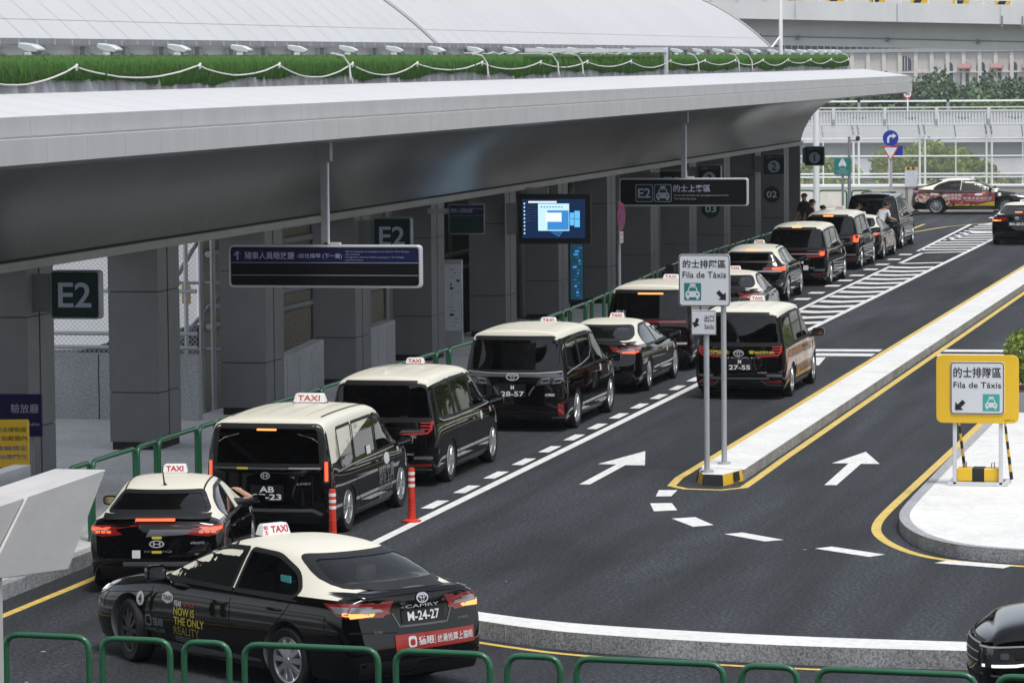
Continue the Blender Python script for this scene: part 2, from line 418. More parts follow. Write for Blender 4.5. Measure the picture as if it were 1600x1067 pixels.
def eval_mesh(o):
    dg = bpy.context.evaluated_depsgraph_get(); dg.update()
    return bpy.data.meshes.new_from_object(o.evaluated_get(dg))

class Skin:
    """smooth reference surface of a body: details are laid on it"""
    def __init__(s, me):
        s.v = [v.co.copy() for v in me.vertices]; s.n = [v.normal.copy() for v in me.vertices]
        s.t = []
        for p in me.polygons:
            q = p.vertices
            for i in range(1, len(q) - 1): s.t.append((q[0], q[i], q[i + 1]))
        s.b = BVHTree.FromPolygons(s.v, s.t)
    def hit(s, view, u, v):
        o, d = {'R': ((3, u, v), (-1, 0, 0)), 'L': ((-3, u, v), (1, 0, 0)), 'B': ((u, -6, v), (0, 1, 0)), 'F': ((u, 6, v), (0, -1, 0)), 'T': ((u, v, 4), (0, 0, -1))}[view]
        loc, n, i, dist = s.b.ray_cast(Vector(o), Vector(d))
        if loc is None:
            near = {'R': (1.0, u, v), 'L': (-1.0, u, v), 'B': (u, -2.4, v), 'F': (u, 2.4, v), 'T': (u, v, 1.7)}[view]
            loc, n, i, dist = s.b.find_nearest(Vector(near))
        a, b, c = s.t[i]; A, B, Cc = s.v[a], s.v[b], s.v[c]
        v0, v1, v2 = B - A, Cc - A, loc - A
        d00, d01, d11, d20, d21 = v0.dot(v0), v0.dot(v1), v1.dot(v1), v2.dot(v0), v2.dot(v1)
        den = d00 * d11 - d01 * d01
        if abs(den) < 1e-14: return loc, n
        w1 = (d11 * d20 - d01 * d21) / den; w2 = (d00 * d21 - d01 * d20) / den
        nn = s.n[a] * (1 - w1 - w2) + s.n[b] * w1 + s.n[c] * w2
        return loc, nn.normalized()
    def lay(s, view, vs2, fs, off, name, m, parent):
        co, no = [], []
        for u, v in vs2:
            p, n = s.hit(view, u, v); co.append(p + n * off); no.append(n)
        me = bpy.data.meshes.new(name)
        out = []
        for f in fs:
            a, b, c = co[f[0]], co[f[1]], co[f[2]]
            nf = (b - a).cross(c - a)
            out.append(f if nf.dot(no[f[0]]) >= 0 else tuple(reversed(f)))
        me.from_pydata(co, [], out); me.materials.append(m)
        me.polygons.foreach_set('use_smooth', [True] * len(out))
        me.normals_split_custom_set_from_vertices(no)
        o = bpy.data.objects.new(name, me); C.objects.link(o); o.parent = parent
        return o
    def patch(s, view, poly, off, name, m, parent, step=.07):
        bm = bmesh.new(); vv = [bm.verts.new((u, v, 0)) for u, v in poly]; bm.faces.new(vv)
        bmesh.ops.triangulate(bm, faces=bm.faces[:])
        for ax in (0, 1):
            lo = min(p[ax] for p in poly); hi = max(p[ax] for p in poly)
            k = int((hi - lo) / step)
            for i in range(1, k + 1):
                c = lo + (hi - lo) * i / (k + 1)
                co = [0, 0, 0]; co[ax] = c; no = [0, 0, 0]; no[ax] = 1
                bmesh.ops.bisect_plane(bm, geom=bm.verts[:] + bm.edges[:] + bm.faces[:], plane_co=co, plane_no=no)
        bm.verts.index_update()
        vs = [(v.co.x, v.co.y) for v in bm.verts]; fs = [tuple(v.index for v in f.verts) for f in bm.faces]
        bm.free()
        return s.lay(view, vs, fs, off, name, m, parent)
    def ring(s, view, outer, inner, off, name, m, parent):
        """strip between two outlines of the same count"""
        k = len(outer); vs = list(outer) + list(inner)
        fs = [(i, (i + 1) % k, k + (i + 1) % k, k + i) for i in range(k)]
        return s.lay(view, vs, fs, off, name, m, parent)
    def line(s, view, pts, w, off, name, m, parent, closed=False, step=.08):
        P = []
        k = len(pts)
        for i in range(k if closed else k - 1):
            a, b = Vector(pts[i]), Vector(pts[(i + 1) % k]); n = max(1, int((b - a).length / step))
            P += [a.lerp(b, j / n) for j in range(n)]
        if not closed: P.append(Vector(pts[-1]))
        vs = []; n = len(P)
        for i in range(n):
            a = P[i - 1] if (i or closed) else P[i]; b = P[(i + 1) % n] if (i < n - 1 or closed) else P[i]
            t = (b - a).normalized() if (b - a).length > 1e-9 else Vector((1, 0)); q = Vector((-t.y, t.x)) * w / 2
            vs += [tuple(P[i] + q), tuple(P[i] - q)]
        rng = range(n if closed else n - 1)
        fs = [(2 * i, 2 * i + 1, 2 * ((i + 1) % n) + 1, 2 * ((i + 1) % n)) for i in rng]
        return s.lay(view, vs, fs, off, name, m, parent)
    def text(s, view, txt, u, v, name, m, parent, off=.006, **kw):
        vs, fs = text2d(txt, **kw)
        sg = -1 if view in ('L', 'F') else 1
        return s.lay(view, [(u + sg * x, v + y) for x, y in vs], fs, off, name, m, parent)

def resample(poly, step=.06):
    out = []; k = len(poly)
    for i in range(k):
        a, b = Vector(poly[i]), Vector(poly[(i + 1) % k]); n = max(1, int((b - a).length / step))
        out += [tuple(a.lerp(b, j / n)) for j in range(n)]
    return out
def inset(poly, d):
    k = len(poly); P = [Vector(p) for p in poly]
    area = sum(P[i].x * P[(i + 1) % k].y - P[(i + 1) % k].x * P[i].y for i in range(k))
    sg = 1 if area > 0 else -1; out = []
    for i in range(k):
        t = (P[(i + 1) % k] - P[i - 1])
        t = t.normalized() if t.length > 1e-9 else Vector((1, 0))
        out.append(tuple(P[i] + Vector((-t.y, t.x)) * d * sg))
    return out

def wheel(parent, x, y, r, side, style, steer=0.0, rimm='rim'):
    o = bpy.data.objects.new('wheel', None); C.objects.link(o); o.parent = parent; o.location = (x, y, r); o.empty_display_size = .1
    o.rotation_euler = (0, 0, steer)
    key = (round(r, 3), side, style)
    if key in wheel.cache:
        for me, nm in zip(wheel.cache[key], ('tyre', 'rim')):
            c = bpy.data.objects.new(nm, me); C.objects.link(c); c.parent = o
        return o
    s = 1 if side == 'R' else -1; w = .105; rr = r * .69
    t = MB(); t.lathe([(s * -w, rr), (s * -w, r * .93), (s * -w * .8, r * .985), (s * -w * .3, r), (s * w * .3, r), (s * w * .8, r * .985), (s * w, r * .93), (s * w * .96, r * .80), (s * w * .80, rr * 1.02), (s * w * .7, rr)], n=40)
    ty = t.build('tyre', M['tyre'], o)
    b = MB()
    b.lathe([(s * w * .82, rr * 1.03), (s * w * .92, rr * 1.0), (s * w * .85, rr * .93), (s * w * .2, rr * .90), (s * -w * .5, rr * .9)], n=40, m=0)
    b.lathe([(s * w * .15, rr * .9), (s * w * .12, 0.0)], n=24, m=1)
    b.lathe([(s * w * .95, 0.0), (s * w * .95, rr * .14), (s * w * .75, rr * .2), (s * w * .2, rr * .22)], n=20, m=0)
    nsp = {'ten': 10, 'multi': 14, 'five': 5, 'six': 12}[style]
    for i in range(nsp):
        a = 2 * math.pi * i / nsp
        for dd in ((-.16, .16) if style == 'five' else (0,)):
            aa = a + dd * .55; ab = a + dd
            hw0 = .030 if style != 'multi' else .018; hw1 = .034 if style == 'ten' else .02
            def pt(rad, ang, hw, xx): return [(xx, rad * math.cos(ang) - hw * math.sin(ang), rad * math.sin(ang) + hw * math.cos(ang)), (xx, rad * math.cos(ang) + hw * math.sin(ang), rad * math.sin(ang) - hw * math.cos(ang))]
            p = pt(rr * .15, aa, hw0 * .6, s * w * .90) + pt(rr * .95, ab, hw1 * .75, s * w * .80) + pt(rr * .15, aa, hw0 * 1.1, s * w * .45) + pt(rr * .95, ab, hw1 * 1.2, s * w * .40)
            b.add(p, [(0, 1, 3, 2), (0, 2, 6, 4), (1, 5, 7, 3), (4, 6, 7, 5)], 0)
    ri = b.build('rim', [M[rimm], M['rim_dark']], o)
    wheel.cache[key] = (ty.data, ri.data)
    return o
wheel.cache = {}

def door_mirror(sk, parent, side, y, z, scale=1.0, lit=False):
    s = 1 if side == 'R' else -1
    p, n = sk.hit(side, y, z)
    b = MB()
    # housing: rounded shell, deeper in the middle
    pr = rrect(.235 * scale, .165 * scale, .06 * scale)
    rings = [(0.06, .82), (0.03, 1.0), (-.03, 1.0)]
    o = Vector((p.x + s * .155, p.y + .02, p.z + .085))
    k = len(pr); vs = []
    for (yy, sc) in rings:
        for u, v in pr: vs.append((o.x + u * sc, o.y + yy, o.z + v * sc))
    vs.append((o.x, o.y + .10, o.z)); vs.append((o.x, o.y - .022, o.z))
    fs = []
    for i in range(2):
        for j in range(k): fs.append((i * k + j, i * k + (j + 1) % k, (i + 1) * k + (j + 1) % k, (i + 1) * k + j))
    fs += [(3 * k, (j + 1) % k, j) for j in range(k)]
    fs += [(3 * k + 1, 2 * k + j, 2 * k + (j + 1) % k) for j in range(k)]
    b.add(vs, fs, 0)
    b.tube([(p.x - s * .02, p.y + .02, p.z - .01), (p.x + s * .05, p.y + .02, p.z + .02), (p.x + s * .10, p.y + .02, p.z + .05)], [.035, .03, .028], 8, 0)
    mo = b.build('door_mirror', M['paint'], parent)
    g = MB(); flat = inset(pr, .018)
    g.add([(o.x + u, o.y - .034, o.z + v) for u, v in flat], tessellate_polygon([[Vector((u, v, 0)) for u, v in flat]]))
    g.build('mirror_glass', M['mirror'], mo)
    if lit:
        q = MB(); q.box((o.x + s * .02, o.y - .03, o.z - .085 * scale), (.15, .03, .025)); q.build('indicator_lamp', M['lit_orange'], mo, bevel=.005)
    return mo

def taxi_sign(sk, parent, y, w=.29, h=.105, outline=False, cn=False):
    p, n = sk.hit('T', 0, y); z = p.z - .012
    d = h * .62
    b = MB()
    pr = round_poly([(-w / 2, 0), (w / 2, 0), (w / 2 * .86, h), (-w / 2 * .86, h)], [0, 0, .03, .03])
    b.prism(pr, lambda u, v, t: (u, y + t * (1 - v / h * .45), z + .02 + v), -d, d)
    o = b.build('taxi_sign', M['taxi_white'], parent, bevel=.006)
    f = MB(); f.box((0, y, z + .012), (w * 1.02, d * 2.15, .022)); f.build('sign_base', M['black_matt'], o, bevel=.004)
    for face in (-1, 1):
        t = MB()
        vs, fs = text2d('TAXI', 1, .012 if outline else .03, w * (.70 if not cn else .60), 'C', h * .60)
        sx = 1 if face < 0 else -1; dx = .04 if cn else 0
        t.add([(sx * (u + dx), y + face * (d * (1 - (v + h * .5) / h * .45) + .003), z + .02 + h * .5 + v) for u, v in vs], fs)
        t.build('lettering', M['red_text'], o)
        if cn:
            for s_, zz in (('的', .20), ('士', -.20)):
                t = MB()
                vs, fs = text2d(s_, 1, .02, .055, 'C', .045)
                t.add([(sx * (u - w * .36), y + face * (d * (1 - (v + h * (.5 + zz)) / h * .45) + .003), z + .02 + h * (.5 + zz) + v) for u, v in vs], fs)
                t.build('small_lettering', M['red_text'], o)
    return o

def number_plate(sk, parent, lines, u, v, w=.46, h=.13, view='B', hs=.075, gap=.1):
    o = sk.patch(view, rrect(w, h, .012, u, v), .010, 'number_plate', M['plate'], parent, .1)
    k = len(lines)
    for i, (t, wd, hh) in enumerate(lines):
        zz = v + ((k - 1) / 2 - i) * gap
        sk.text(view, t, u, zz, 'plate_characters', M['plate_text'], o, off=.015, width=wd, height=hh, bold=.02)
    return o

def emblem(sk, parent, u, v, w, h, kind, view='B'):
    vs = []; 
    o = sk.ring(view, resample(circle(1, 24), 9), resample(circle(.8, 24), 9), 0, 'tmp', M['chrome'], parent); bpy.data.objects.remove(o)
    out = [(u + x * w / 2, v + y * h / 2) for x, y in circle(1, 28)]; inn = [(u + x * w / 2 * .78, v + y * h / 2 * .72) for x, y in circle(1, 28)]
    e = sk.ring(view, out, inn, .014, 'emblem', M['chrome'], parent)
    if kind == 'ovals':
        a = [(u + x * w * .16, v + y * h * .40) for x, y in circle(1, 20)]; b = [(u + x * w * .10, v + y * h * .30) for x, y in circle(1, 20)]
        sk.ring(view, a, b, .015, 'emblem_inner', M['chrome'], e)
        a = [(u + x * w * .34, v + h * .14 + y * h * .16) for x, y in circle(1, 20)]; b = [(u + x * w * .27, v + h * .14 + y * h * .09) for x, y in circle(1, 20)]
        sk.ring(view, a, b, .016, 'emblem_inner', M['chrome'], e)
    elif kind == 'H':
        sk.text(view, 'H', u, v, 'emblem_inner', M['chrome'], e, off=.015, width=w * .5, height=h * .5, bold=.03)
    return e

def make_vehicle(spec, name, label, cat, group=None, loc=(0, 0, 0), rz=0.0, paint='paint', has_cream=True, wheels=True, steer=0.0):
    t = thing(name, label, cat, loc, rz, group)
    vs, fs, ms, cr = cage(spec['st'], spec['cream_segs'] if has_cream else (), spec['cream_rng'], rear_bulge=spec.get('rb', .10), front_bulge=spec.get('fb', .16))
    me = bpy.data.meshes.new('cage'); me.from_pydata(vs, [], fs); me.polygons.foreach_set('material_index', ms)
    for k in (paint, 'cream', spec.get('cabin_mat', 'cabin')): me.materials.append(M[k])
    bm = bmesh.new(); bm.from_mesh(me); bmesh.ops.recalc_face_normals(bm, faces=bm.faces)
    cl = bm.edges.layers.float.new('crease_edge'); bm.verts.ensure_lookup_table()
    for a, b, c in cr:
        e = bm.edges.get((bm.verts[a], bm.verts[b]))
        if e: e[cl] = c
    bm.to_mesh(me); bm.free()
    o = bpy.data.objects.new('cage', me); C.objects.link(o)
    sd = o.modifiers.new('s', 'SUBSURF'); sd.levels = 3; sd.render_levels = 3
    sm = eval_mesh(o); bpy.data.objects.remove(o)
    # fit to the real outside dimensions
    xs = [v.co.x for v in sm.vertices]; ys = [v.co.y for v in sm.vertices]; zs = [v.co.z for v in sm.vertices]
    W, L, H, zb = spec['W'], spec['L'], spec['H'], spec['zb']
    fx = W / (max(xs) - min(xs)); fy = L / (max(ys) - min(ys)); yc = (max(ys) + min(ys)) / 2; yo = 0.0
    if 'ymax' in spec: fy = (spec['ymax'] - spec['ymin']) / (max(ys) - min(ys)); yo = (spec['ymax'] + spec['ymin']) / 2
    fz = (H - zb) / (max(zs) - min(zs)); z0 = min(zs)
    for v in sm.vertices: v.co = (v.co.x * fx, (v.co.y - yc) * fy + yo, zb + (v.co.z - z0) * fz)
    sm.polygons.foreach_set('use_smooth', [True] * len(sm.polygons)); sm.update()
    sk = Skin(sm)
    # hollow cabin, arches, window openings
    r = spec['r']; (fa, ra) = spec['axles']
    cut = MB()
    for y in (fa, ra):
        for s in (-1, 1):
            cut.cyl((s * (W / 2 - .30), y, r + .01), (s * (W / 2 + .12), y, r + .01), r + .055, n=40, m=2)
    cab = MB(); rows = []
    for (y, zf, wf, zbelt, wb, zr, wr, zt) in spec['cabin']:
        rows.append([(-wf, y, zf), (wf, y, zf), (wb, y, zbelt), (wr, y, zr), (wr * .5, y, zt), (-wr * .5, y, zt), (-wr, y, zr), (-wb, y, zbelt)])
    vsq = [p for q in rows for p in q]; n = 8; fq = []
    for i in range(len(rows) - 1):
        for j in range(n): fq.append((i * n + j, i * n + (j + 1) % n, (i + 1) * n + (j + 1) % n, (i + 1) * n + j))
    fq += [tuple(reversed(range(n))), tuple(range((len(rows) - 1) * n, len(rows) * n))]
    cab.add(vsq, fq, 2)
    win = MB()
    for poly in spec['side']:
        p = resample(poly, .2)
        for s in (-1, 1): win.prism(inset(p, .012), lambda u, v, w_, s=s: (s * w_, u, v), W / 2 - .36, W / 2 + .1, 2)
    for poly, ya, yb in spec['ends']:
        win.prism(inset(resample(poly, .2), .012), lambda u, v, w_: (u, w_, v), ya, yb, 2)
    tmp = []
    body = bpy.data.objects.new('body', sm); C.objects.link(body)
    for i, k in enumerate((cut, cab, win)):
        c = k.build('cutter', [M[paint], M['cream'], M[spec.get('cabin_mat', 'cabin')]], smooth=0); tmp.append(c)
        bo = body.modifiers.new('b%d' % i, 'BOOLEAN'); bo.operation = 'DIFFERENCE'; bo.solver = 'EXACT'; bo.object = c; bo.use_self = (i == 2)
    bm_ = eval_mesh(body)
    body.modifiers.clear(); body.data = bm_; bpy.data.meshes.remove(sm)
    for c in tmp: bpy.data.objects.remove(c)
    # split off the roof panel as its own part; keep outer normals smooth
    def finish(ob, keep):
        b = bmesh.new(); b.from_mesh(ob.data)
        bmesh.ops.delete(b, geom=[f for f in b.faces if not keep(f)], context='FACES')
        for f in b.faces: f.smooth = True
        for e in b.edges: e.smooth = len(e.link_faces) == 2 and e.calc_face_angle(0) < R(32)
        b.to_mesh(ob.data); b.free()
    if has_cream:
        rf = bpy.data.objects.new('roof', body.data.copy()); C.objects.link(rf); rf.parent = t
        finish(rf, lambda f: f.material_index == 1)
        finish(body, lambda f: f.material_index != 1)
    else: finish(body, lambda f: True)
    body.parent = t; body.name = 'body'
    # glass and its dark surround
    for poly, gm in zip(spec['side'], spec['side_glass']):
        p = resample(poly, .07)
        for s in ('R', 'L'):
            g = sk.patch(s, p, .001, 'side_window', M[gm], t, .10)
            sk.ring(s, inset(p, -spec.get('trim', .028)), inset(p, .014), .004, 'window_frame', M['trim'], g)
    for (poly, ya, yb), view, nm, gm in zip(spec['ends'], ('F', 'B'), ('windscreen', 'rear_window'), spec['end_glass']):
        p = resample(poly, .07)
        g = sk.patch(view, p, .001, nm, M[gm], t, .10)
        sk.ring(view, inset(p, -spec.get('frit_out', .015)), inset(p, spec.get('frit_in', .03)), .004, 'window_frame', M['trim'], g)
    # cabin furniture
    for (x, y, zs_, hb) in spec['seats']:
        b = MB(); b.box((x, y + .22, zs_), (.48, .50, .16)); b.box((x, y - .06, zs_ + .08 + hb / 2), (.46, .13, hb), rot=Matrix.Rotation(R(10), 3, 'X')); b.box((x, y - .13, zs_ + .18 + hb), (.24, .09, .17), rot=Matrix.Rotation(R(8), 3, 'X'))
        b.build('seat', M['seat_grey' if spec.get('light_seats') else 'seat'], t, bevel=.045, seg=2)
    # wheels
    if wheels:
        for y, st_ in ((fa, steer), (ra, 0)):
            for s, sd_ in ((1, 'R'), (-1, 'L')): wheel(t, s * (W / 2 - .118), y, r, sd_, spec['rimstyle'], st_)
    # doors: shut lines and handles
    for poly in spec['doors']:
        for s in ('R', 'L'):
            d = sk.line(s, poly, .011, .0025, 'door', M['seam_dark'], t, closed=False)
    for (y, z) in spec['handles']:
        for s in ('R', 'L'):
            p, n = sk.hit(s, y, z); sg = 1 if s == 'R' else -1
            b = MB(); b.tube([(p.x - sg * .004, y - .10, z), (p.x + sg * .03, y - .07, z), (p.x + sg * .036, y, z), (p.x + sg * .03, y + .07, z), (p.x - sg * .004, y + .10, z)], [.010, .014, .016, .014, .010], 8)
            b.build('door_handle', M[spec.get('handle_mat', 'paint')], t)
    my, mz = spec['mirror']
    for s in ('R', 'L'): door_mirror(sk, t, s, my, mz, spec.get('mirror_scale', 1.0))
    # sills, lower bumper
    for s in ('R', 'L'):
        sk.patch(s, [(ra + r + .12, .20), (fa - r - .12, .20), (fa - r - .12, .30), (ra + r + .12, .30)], .004, 'sill', M['grey_trim'], t, .2)
    sk.patch('B', [(-W / 2 * .78, .22), (W / 2 * .78, .22), (W / 2 * .80, .40), (-W / 2 * .80, .40)], .004, 'bumper', M['trim'], t, .15)
    return t, sk

# ---- type data (half-widths, heights in metres; y forward)
def S(y, w, wb, wr, zbelt, zr, zt, zb=.22, **k): return dict(y=y, w=w, wb=wb, wr=wr, zbelt=zbelt, zr=zr, zt=zt, zb=zb, **k)
SEDAN = dict(W=1.84, L=4.885, ymin=-2.4425, ymax=2.58, H=1.445, zb=.17, r=.335, axles=(1.47, -1.355), rimstyle='ten', cream_segs=(8, 9, 10, 11, 12, 13), cream_rng=(3, 9), light_seats=True, cabin_mat='cabin_light',
    st=[S(2.58, .66, .62, .55, .62, .68, .72, zb=.24, dy={2: -.03, 6: -.12, 7: -.22}), S(2.34, .83, .77, .67, .72, .79, .82, zb=.2), S(1.80, .91, .84, .70, .82, .88, .92), S(1.10, .92, .85, .70, .92, .955, 1.00),
        S(.88, .92, .85, .685, .935, 1.05, 1.10), S(.22, .92, .85, .59, .95, 1.34, 1.43), S(-.55, .92, .85, .585, .965, 1.37, 1.46), S(-1.30, .92, .85, .585, .985, 1.32, 1.415), S(-2.06, .90, .825, .615, 1.01, 1.06, 1.11),
        S(-2.16, .89, .81, .62, 1.015, 1.05, 1.09), S(-2.33, .87, .78, .64, 1.00, 1.055, 1.105), S(-2.44, .80, .72, .62, .97, 1.035, 1.09, zb=.25, dy={2: .04, 3: -.02, 4: .0, 5: .06, 6: .06, 7: .02, 8: .0})],
    cabin=[(1.15, .35, .66, .88, .70, .92, .62, .94), (.80, .30, .74, .90, .76, .98, .60, 1.02), (.25, .28, .76, .93, .78, 1.28, .53, 1.345), (-.45, .28, .76, .94, .78, 1.31, .52, 1.375), (-1.26, .40, .74, .95, .76, 1.26, .51, 1.33), (-2.02, .80, .60, .97, .66, 1.00, .53, 1.02)],
    side=[round_poly([(.98, .965), (.40, 1.265), (.02, 1.325), (-.30, 1.335), (-.34, .955)], [.05, .12, .08, .02, .02]), round_poly([(-.42, .957), (-.38, 1.335), (-.85, 1.32), (-1.28, 1.185), (-1.46, 1.03), (-1.40, .975)], [.02, .02, .1, .12, .05, .03])],
    side_glass=['glass', 'glass'],
    ends=[(round_poly([(-.68, 1.04), (.68, 1.04), (.56, 1.36), (-.56, 1.36)], .08), 1.6, -.1), (round_poly([(-.68, 1.092), (.68, 1.092), (.535, 1.345), (-.535, 1.345)], [.14, .14, .08, .08]), -2.6, -.8)], end_glass=['glass_clear', 'glass_clear'], frit_out=.012, frit_in=.03,
    seats=[(.37, .0, .45, .52), (-.37, .0, .45, .52), (.37, -.88, .48, .42), (-.37, -.88, .48, .42)],
    doors=[[(1.02, .93), (1.05, .60), (.98, .32), (-.20, .32), (-.38, .50), (-.38, .94)], [(-.38, .50), (-.30, .32), (-.88, .32), (-1.02, .55), (-1.30, .80), (-1.42, .94)]],
    handles=[(-.18, .80), (-1.15, .835)], mirror=(.80, .93))
VAN = dict(W=1.73, L=4.70, H=1.87, zb=.18, r=.325, axles=(1.47, -1.38), rimstyle='six', cream_segs=(9, 10, 11, 12), cream_rng=(3, 10),
    st=[S(2.36, .66, .62, .56, .86, .92, .96, zb=.26, dy={2: -.03, 6: -.08, 7: -.14}), S(2.20, .82, .77, .70, .94, 1.0, 1.03), S(1.75, .865, .81, .72, 1.04, 1.09, 1.13), S(1.42, .87, .82, .74, 1.07, 1.15, 1.19),
        S(1.22, .87, .82, .735, 1.08, 1.27, 1.31), S(.62, .87, .828, .70, 1.09, 1.71, 1.80, w8=.84), S(.1, .87, .83, .705, 1.09, 1.77, 1.87, w8=.84), S(-1.2, .87, .83, .705, 1.10, 1.78, 1.89, w8=.84), S(-2.05, .866, .825, .705, 1.10, 1.755, 1.86, w8=.84),
        S(-2.26, .86, .82, .70, 1.10, 1.73, 1.835), S(-2.35, .835, .80, .685, 1.09, 1.73, 1.825, zb=.24, dy={2: .05, 3: -.02, 5: .01, 6: .02, 7: .09, 8: .05, 9: .03})],
    cabin=[(1.50, .45, .64, 1.0, .66, 1.05, .62, 1.06), (1.15, .35, .70, 1.03, .74, 1.18, .64, 1.20), (.62, .30, .72, 1.04, .76, 1.62, .61, 1.70), (0, .30, .72, 1.05, .76, 1.68, .60, 1.77), (-1.2, .30, .72, 1.05, .76, 1.69, .60, 1.78), (-2.12, .40, .70, 1.05, .73, 1.62, .58, 1.70)],
    side=[round_poly([(1.34, 1.10), (1.10, 1.30), (1.02, 1.10)], .03), round_poly([(.96, 1.10), (.98, 1.36), (.66, 1.60), (.20, 1.66), (.16, 1.10)], [.03, .04, .12, .03, .03]), round_poly([(.06, 1.10), (.08, 1.67), (-.98, 1.68), (-1.0, 1.10)], .03), round_poly([(-1.10, 1.10), (-1.08, 1.68), (-1.98, 1.64), (-2.04, 1.14)], [.03, .03, .10, .06])],
    side_glass=['glass', 'glass', 'glass_dark', 'glass_dark'], trim=.035,
    ends=[(round_poly([(-.68, 1.24), (.68, 1.24), (.58, 1.70), (-.58, 1.70)], .08), 2.3, 0.2), (round_poly([(-.77, 1.13), (.77, 1.13), (.69, 1.715), (-.69, 1.715)], [.06, .06, .08, .08]), -2.7, -1.5)], end_glass=['glass', 'glass_dark'], frit_out=.05, frit_in=.03,
    seats=[(.38, .25, .62, .58), (-.38, .25, .62, .58), (.36, -.75, .62, .58), (-.36, -.75, .62, .58), (.36, -1.62, .66, .50), (-.36, -1.62, .66, .50)],
    doors=[[(1.10, 1.07), (1.12, .62), (.98, .34), (.12, .34), (.11, 1.08)], [(.11, .34), (-.78, .34), (-.98, .62), (-1.05, .95), (-1.05, 1.08)], [(-1.05, .96), (-1.9, .97)]],
    handles=[(.26, .93), (-.04, .93)], mirror=(1.12, 1.04))
import copy
def scaled(sp, **k):
    s = copy.deepcopy(sp); s.update(k); return s
BIGVAN = scaled(VAN, W=1.85, L=4.93, H=1.91, r=.35, axles=(1.50, -1.47), rimstyle='multi')
BIGVAN['st'][-1].update(dy={2: .05, 3: -.03, 5: -.02, 6: .02, 7: .14, 8: .06, 9: .02})
BIGVAN['st'][-1].update(zr=1.765, zt=1.855); BIGVAN['st'][-2].update(zr=1.77, zt=1.87)
BIGVAN['ends'][1] = (round_poly([(-.80, 1.13), (.80, 1.13), (.72, 1.735), (-.72, 1.735)], [.06, .06, .10, .10]), -2.8, -1.5)
BIGVAN['side'][3] = round_poly([(-1.10, 1.10), (-1.08, 1.68), (-1.95, 1.62), (-2.12, 1.20), (-1.6, 1.13)], [.03, .03, .10, .10, .1])
BOXVAN = scaled(VAN, W=1.76, L=4.80, H=1.87, r=.33, axles=(1.47, -1.42), rimstyle='multi', cream_segs=(9, 10, 11, 12), cream_rng=(3, 10))
for s_ in BOXVAN['st'][5:]: s_['wr'] = .755; s_['w8'] = .86
BOXVAN['st'][-1].update(w=.86, wb=.84, wr=.76, zr=1.715, zt=1.79, dy={2: .05, 3: -.02, 5: .0, 6: .0, 7: .03, 8: .03, 9: .02}, crease={8: .6, 13: .6})
BOXVAN['st'][-2].update(w=.868, wb=.845, wr=.765, zr=1.735, zt=1.83)
BOXVAN['st'][-3].update(wb=.84, wr=.76)
BOXVAN['ends'][1] = (round_poly([(-.74, 1.12), (.74, 1.12), (.70, 1.70), (-.70, 1.70)], [.05, .05, .06, .06]), -2.7, -1.5)
BOXVAN['side'] = [round_poly([(1.34, 1.10), (1.10, 1.30), (1.02, 1.10)], .03), round_poly([(.96, 1.08), (.98, 1.36), (.66, 1.58), (.20, 1.62), (.16, 1.06)], [.03, .04, .12, .03, .03]), round_poly([(.06, 1.05), (.08, 1.63), (-.98, 1.63), (-1.0, 1.03)], .03), round_poly([(-1.10, 1.02), (-1.08, 1.63), (-1.78, 1.62), (-1.78, 1.10), (-1.70, 1.0)], [.03, .03, .04, .06, .04])]
HATCH = scaled(SEDAN, ymin=-2.235, ymax=2.235, W=1.82, L=4.47, H=1.47, zb=.17, r=.325, axles=(1.36, -1.34), rimstyle='five', light_seats=False, cabin_mat='cabin')
HATCH['st'] = [S(2.22, .62, .58, .52, .62, .68, .72, zb=.24, dy={2: -.05, 6: -.12, 7: -.22}), S(2.02, .82, .76, .66, .72, .79, .82, zb=.2), S(1.60, .90, .84, .70, .82, .88, .92), S(1.10, .91, .85, .70, .92, .955, 1.00),
    S(.88, .91, .85, .685, .935, 1.05, 1.10), S(.22, .91, .85, .60, .95, 1.34, 1.43), S(-.45, .91, .85, .60, .965, 1.38, 1.47), S(-1.05, .91, .85, .60, .985, 1.34, 1.43), S(-1.62, .90, .83, .61, 1.00, 1.18, 1.25),
    S(-1.98, .895, .82, .62, 1.0, 1.05, 1.085), S(-2.16, .87, .80, .60, .98, 1.02, 1.04), S(-2.25, .80, .73, .56, .92, .96, .98, zb=.25, dy={2: .06, 3: -.02, 4: .0, 5: .03, 6: .05, 7: .04})]
HATCH['cream_rng'] = (3, 9)
HATCH['cabin'] = [(1.15, .35, .66, .88, .70, .92, .62, .94), (.80, .30, .74, .90, .76, .98, .60, 1.02), (.25, .28, .76, .93, .78, 1.28, .54, 1.345), (-.45, .28, .76, .94, .78, 1.32, .54, 1.385), (-1.05, .40, .74, .95, .76, 1.28, .53, 1.345), (-1.88, .75, .60, .93, .66, .99, .54, 1.01)]
HATCH['side'] = [round_poly([(.98, .965), (.40, 1.265), (.02, 1.335), (-.30, 1.345), (-.34, .955)], [.05, .12, .08, .02, .02]), round_poly([(-.42, .957), (-.38, 1.345), (-.82, 1.32), (-1.22, 1.20), (-1.42, 1.06), (-1.32, .975)], [.02, .02, .1, .12, .05, .03])]
HATCH['ends'] = [SEDAN['ends'][0], (round_poly([(-.68, 1.10), (.68, 1.10), (.53, 1.335), (-.53, 1.335)], [.05, .05, .06, .06]), -2.6, -.9)]
HATCH['mirror'] = (.80, .87); HATCH['mirror_scale'] = .8
HATCH['end_glass'] = ['glass', 'glass_dark']
SUV = scaled(SEDAN, ymin=-2.23, ymax=2.23, W=1.83, L=4.46, H=1.62, zb=.22, r=.345, axles=(1.36, -1.28), rimstyle='five', light_seats=False, cabin_mat='cabin')
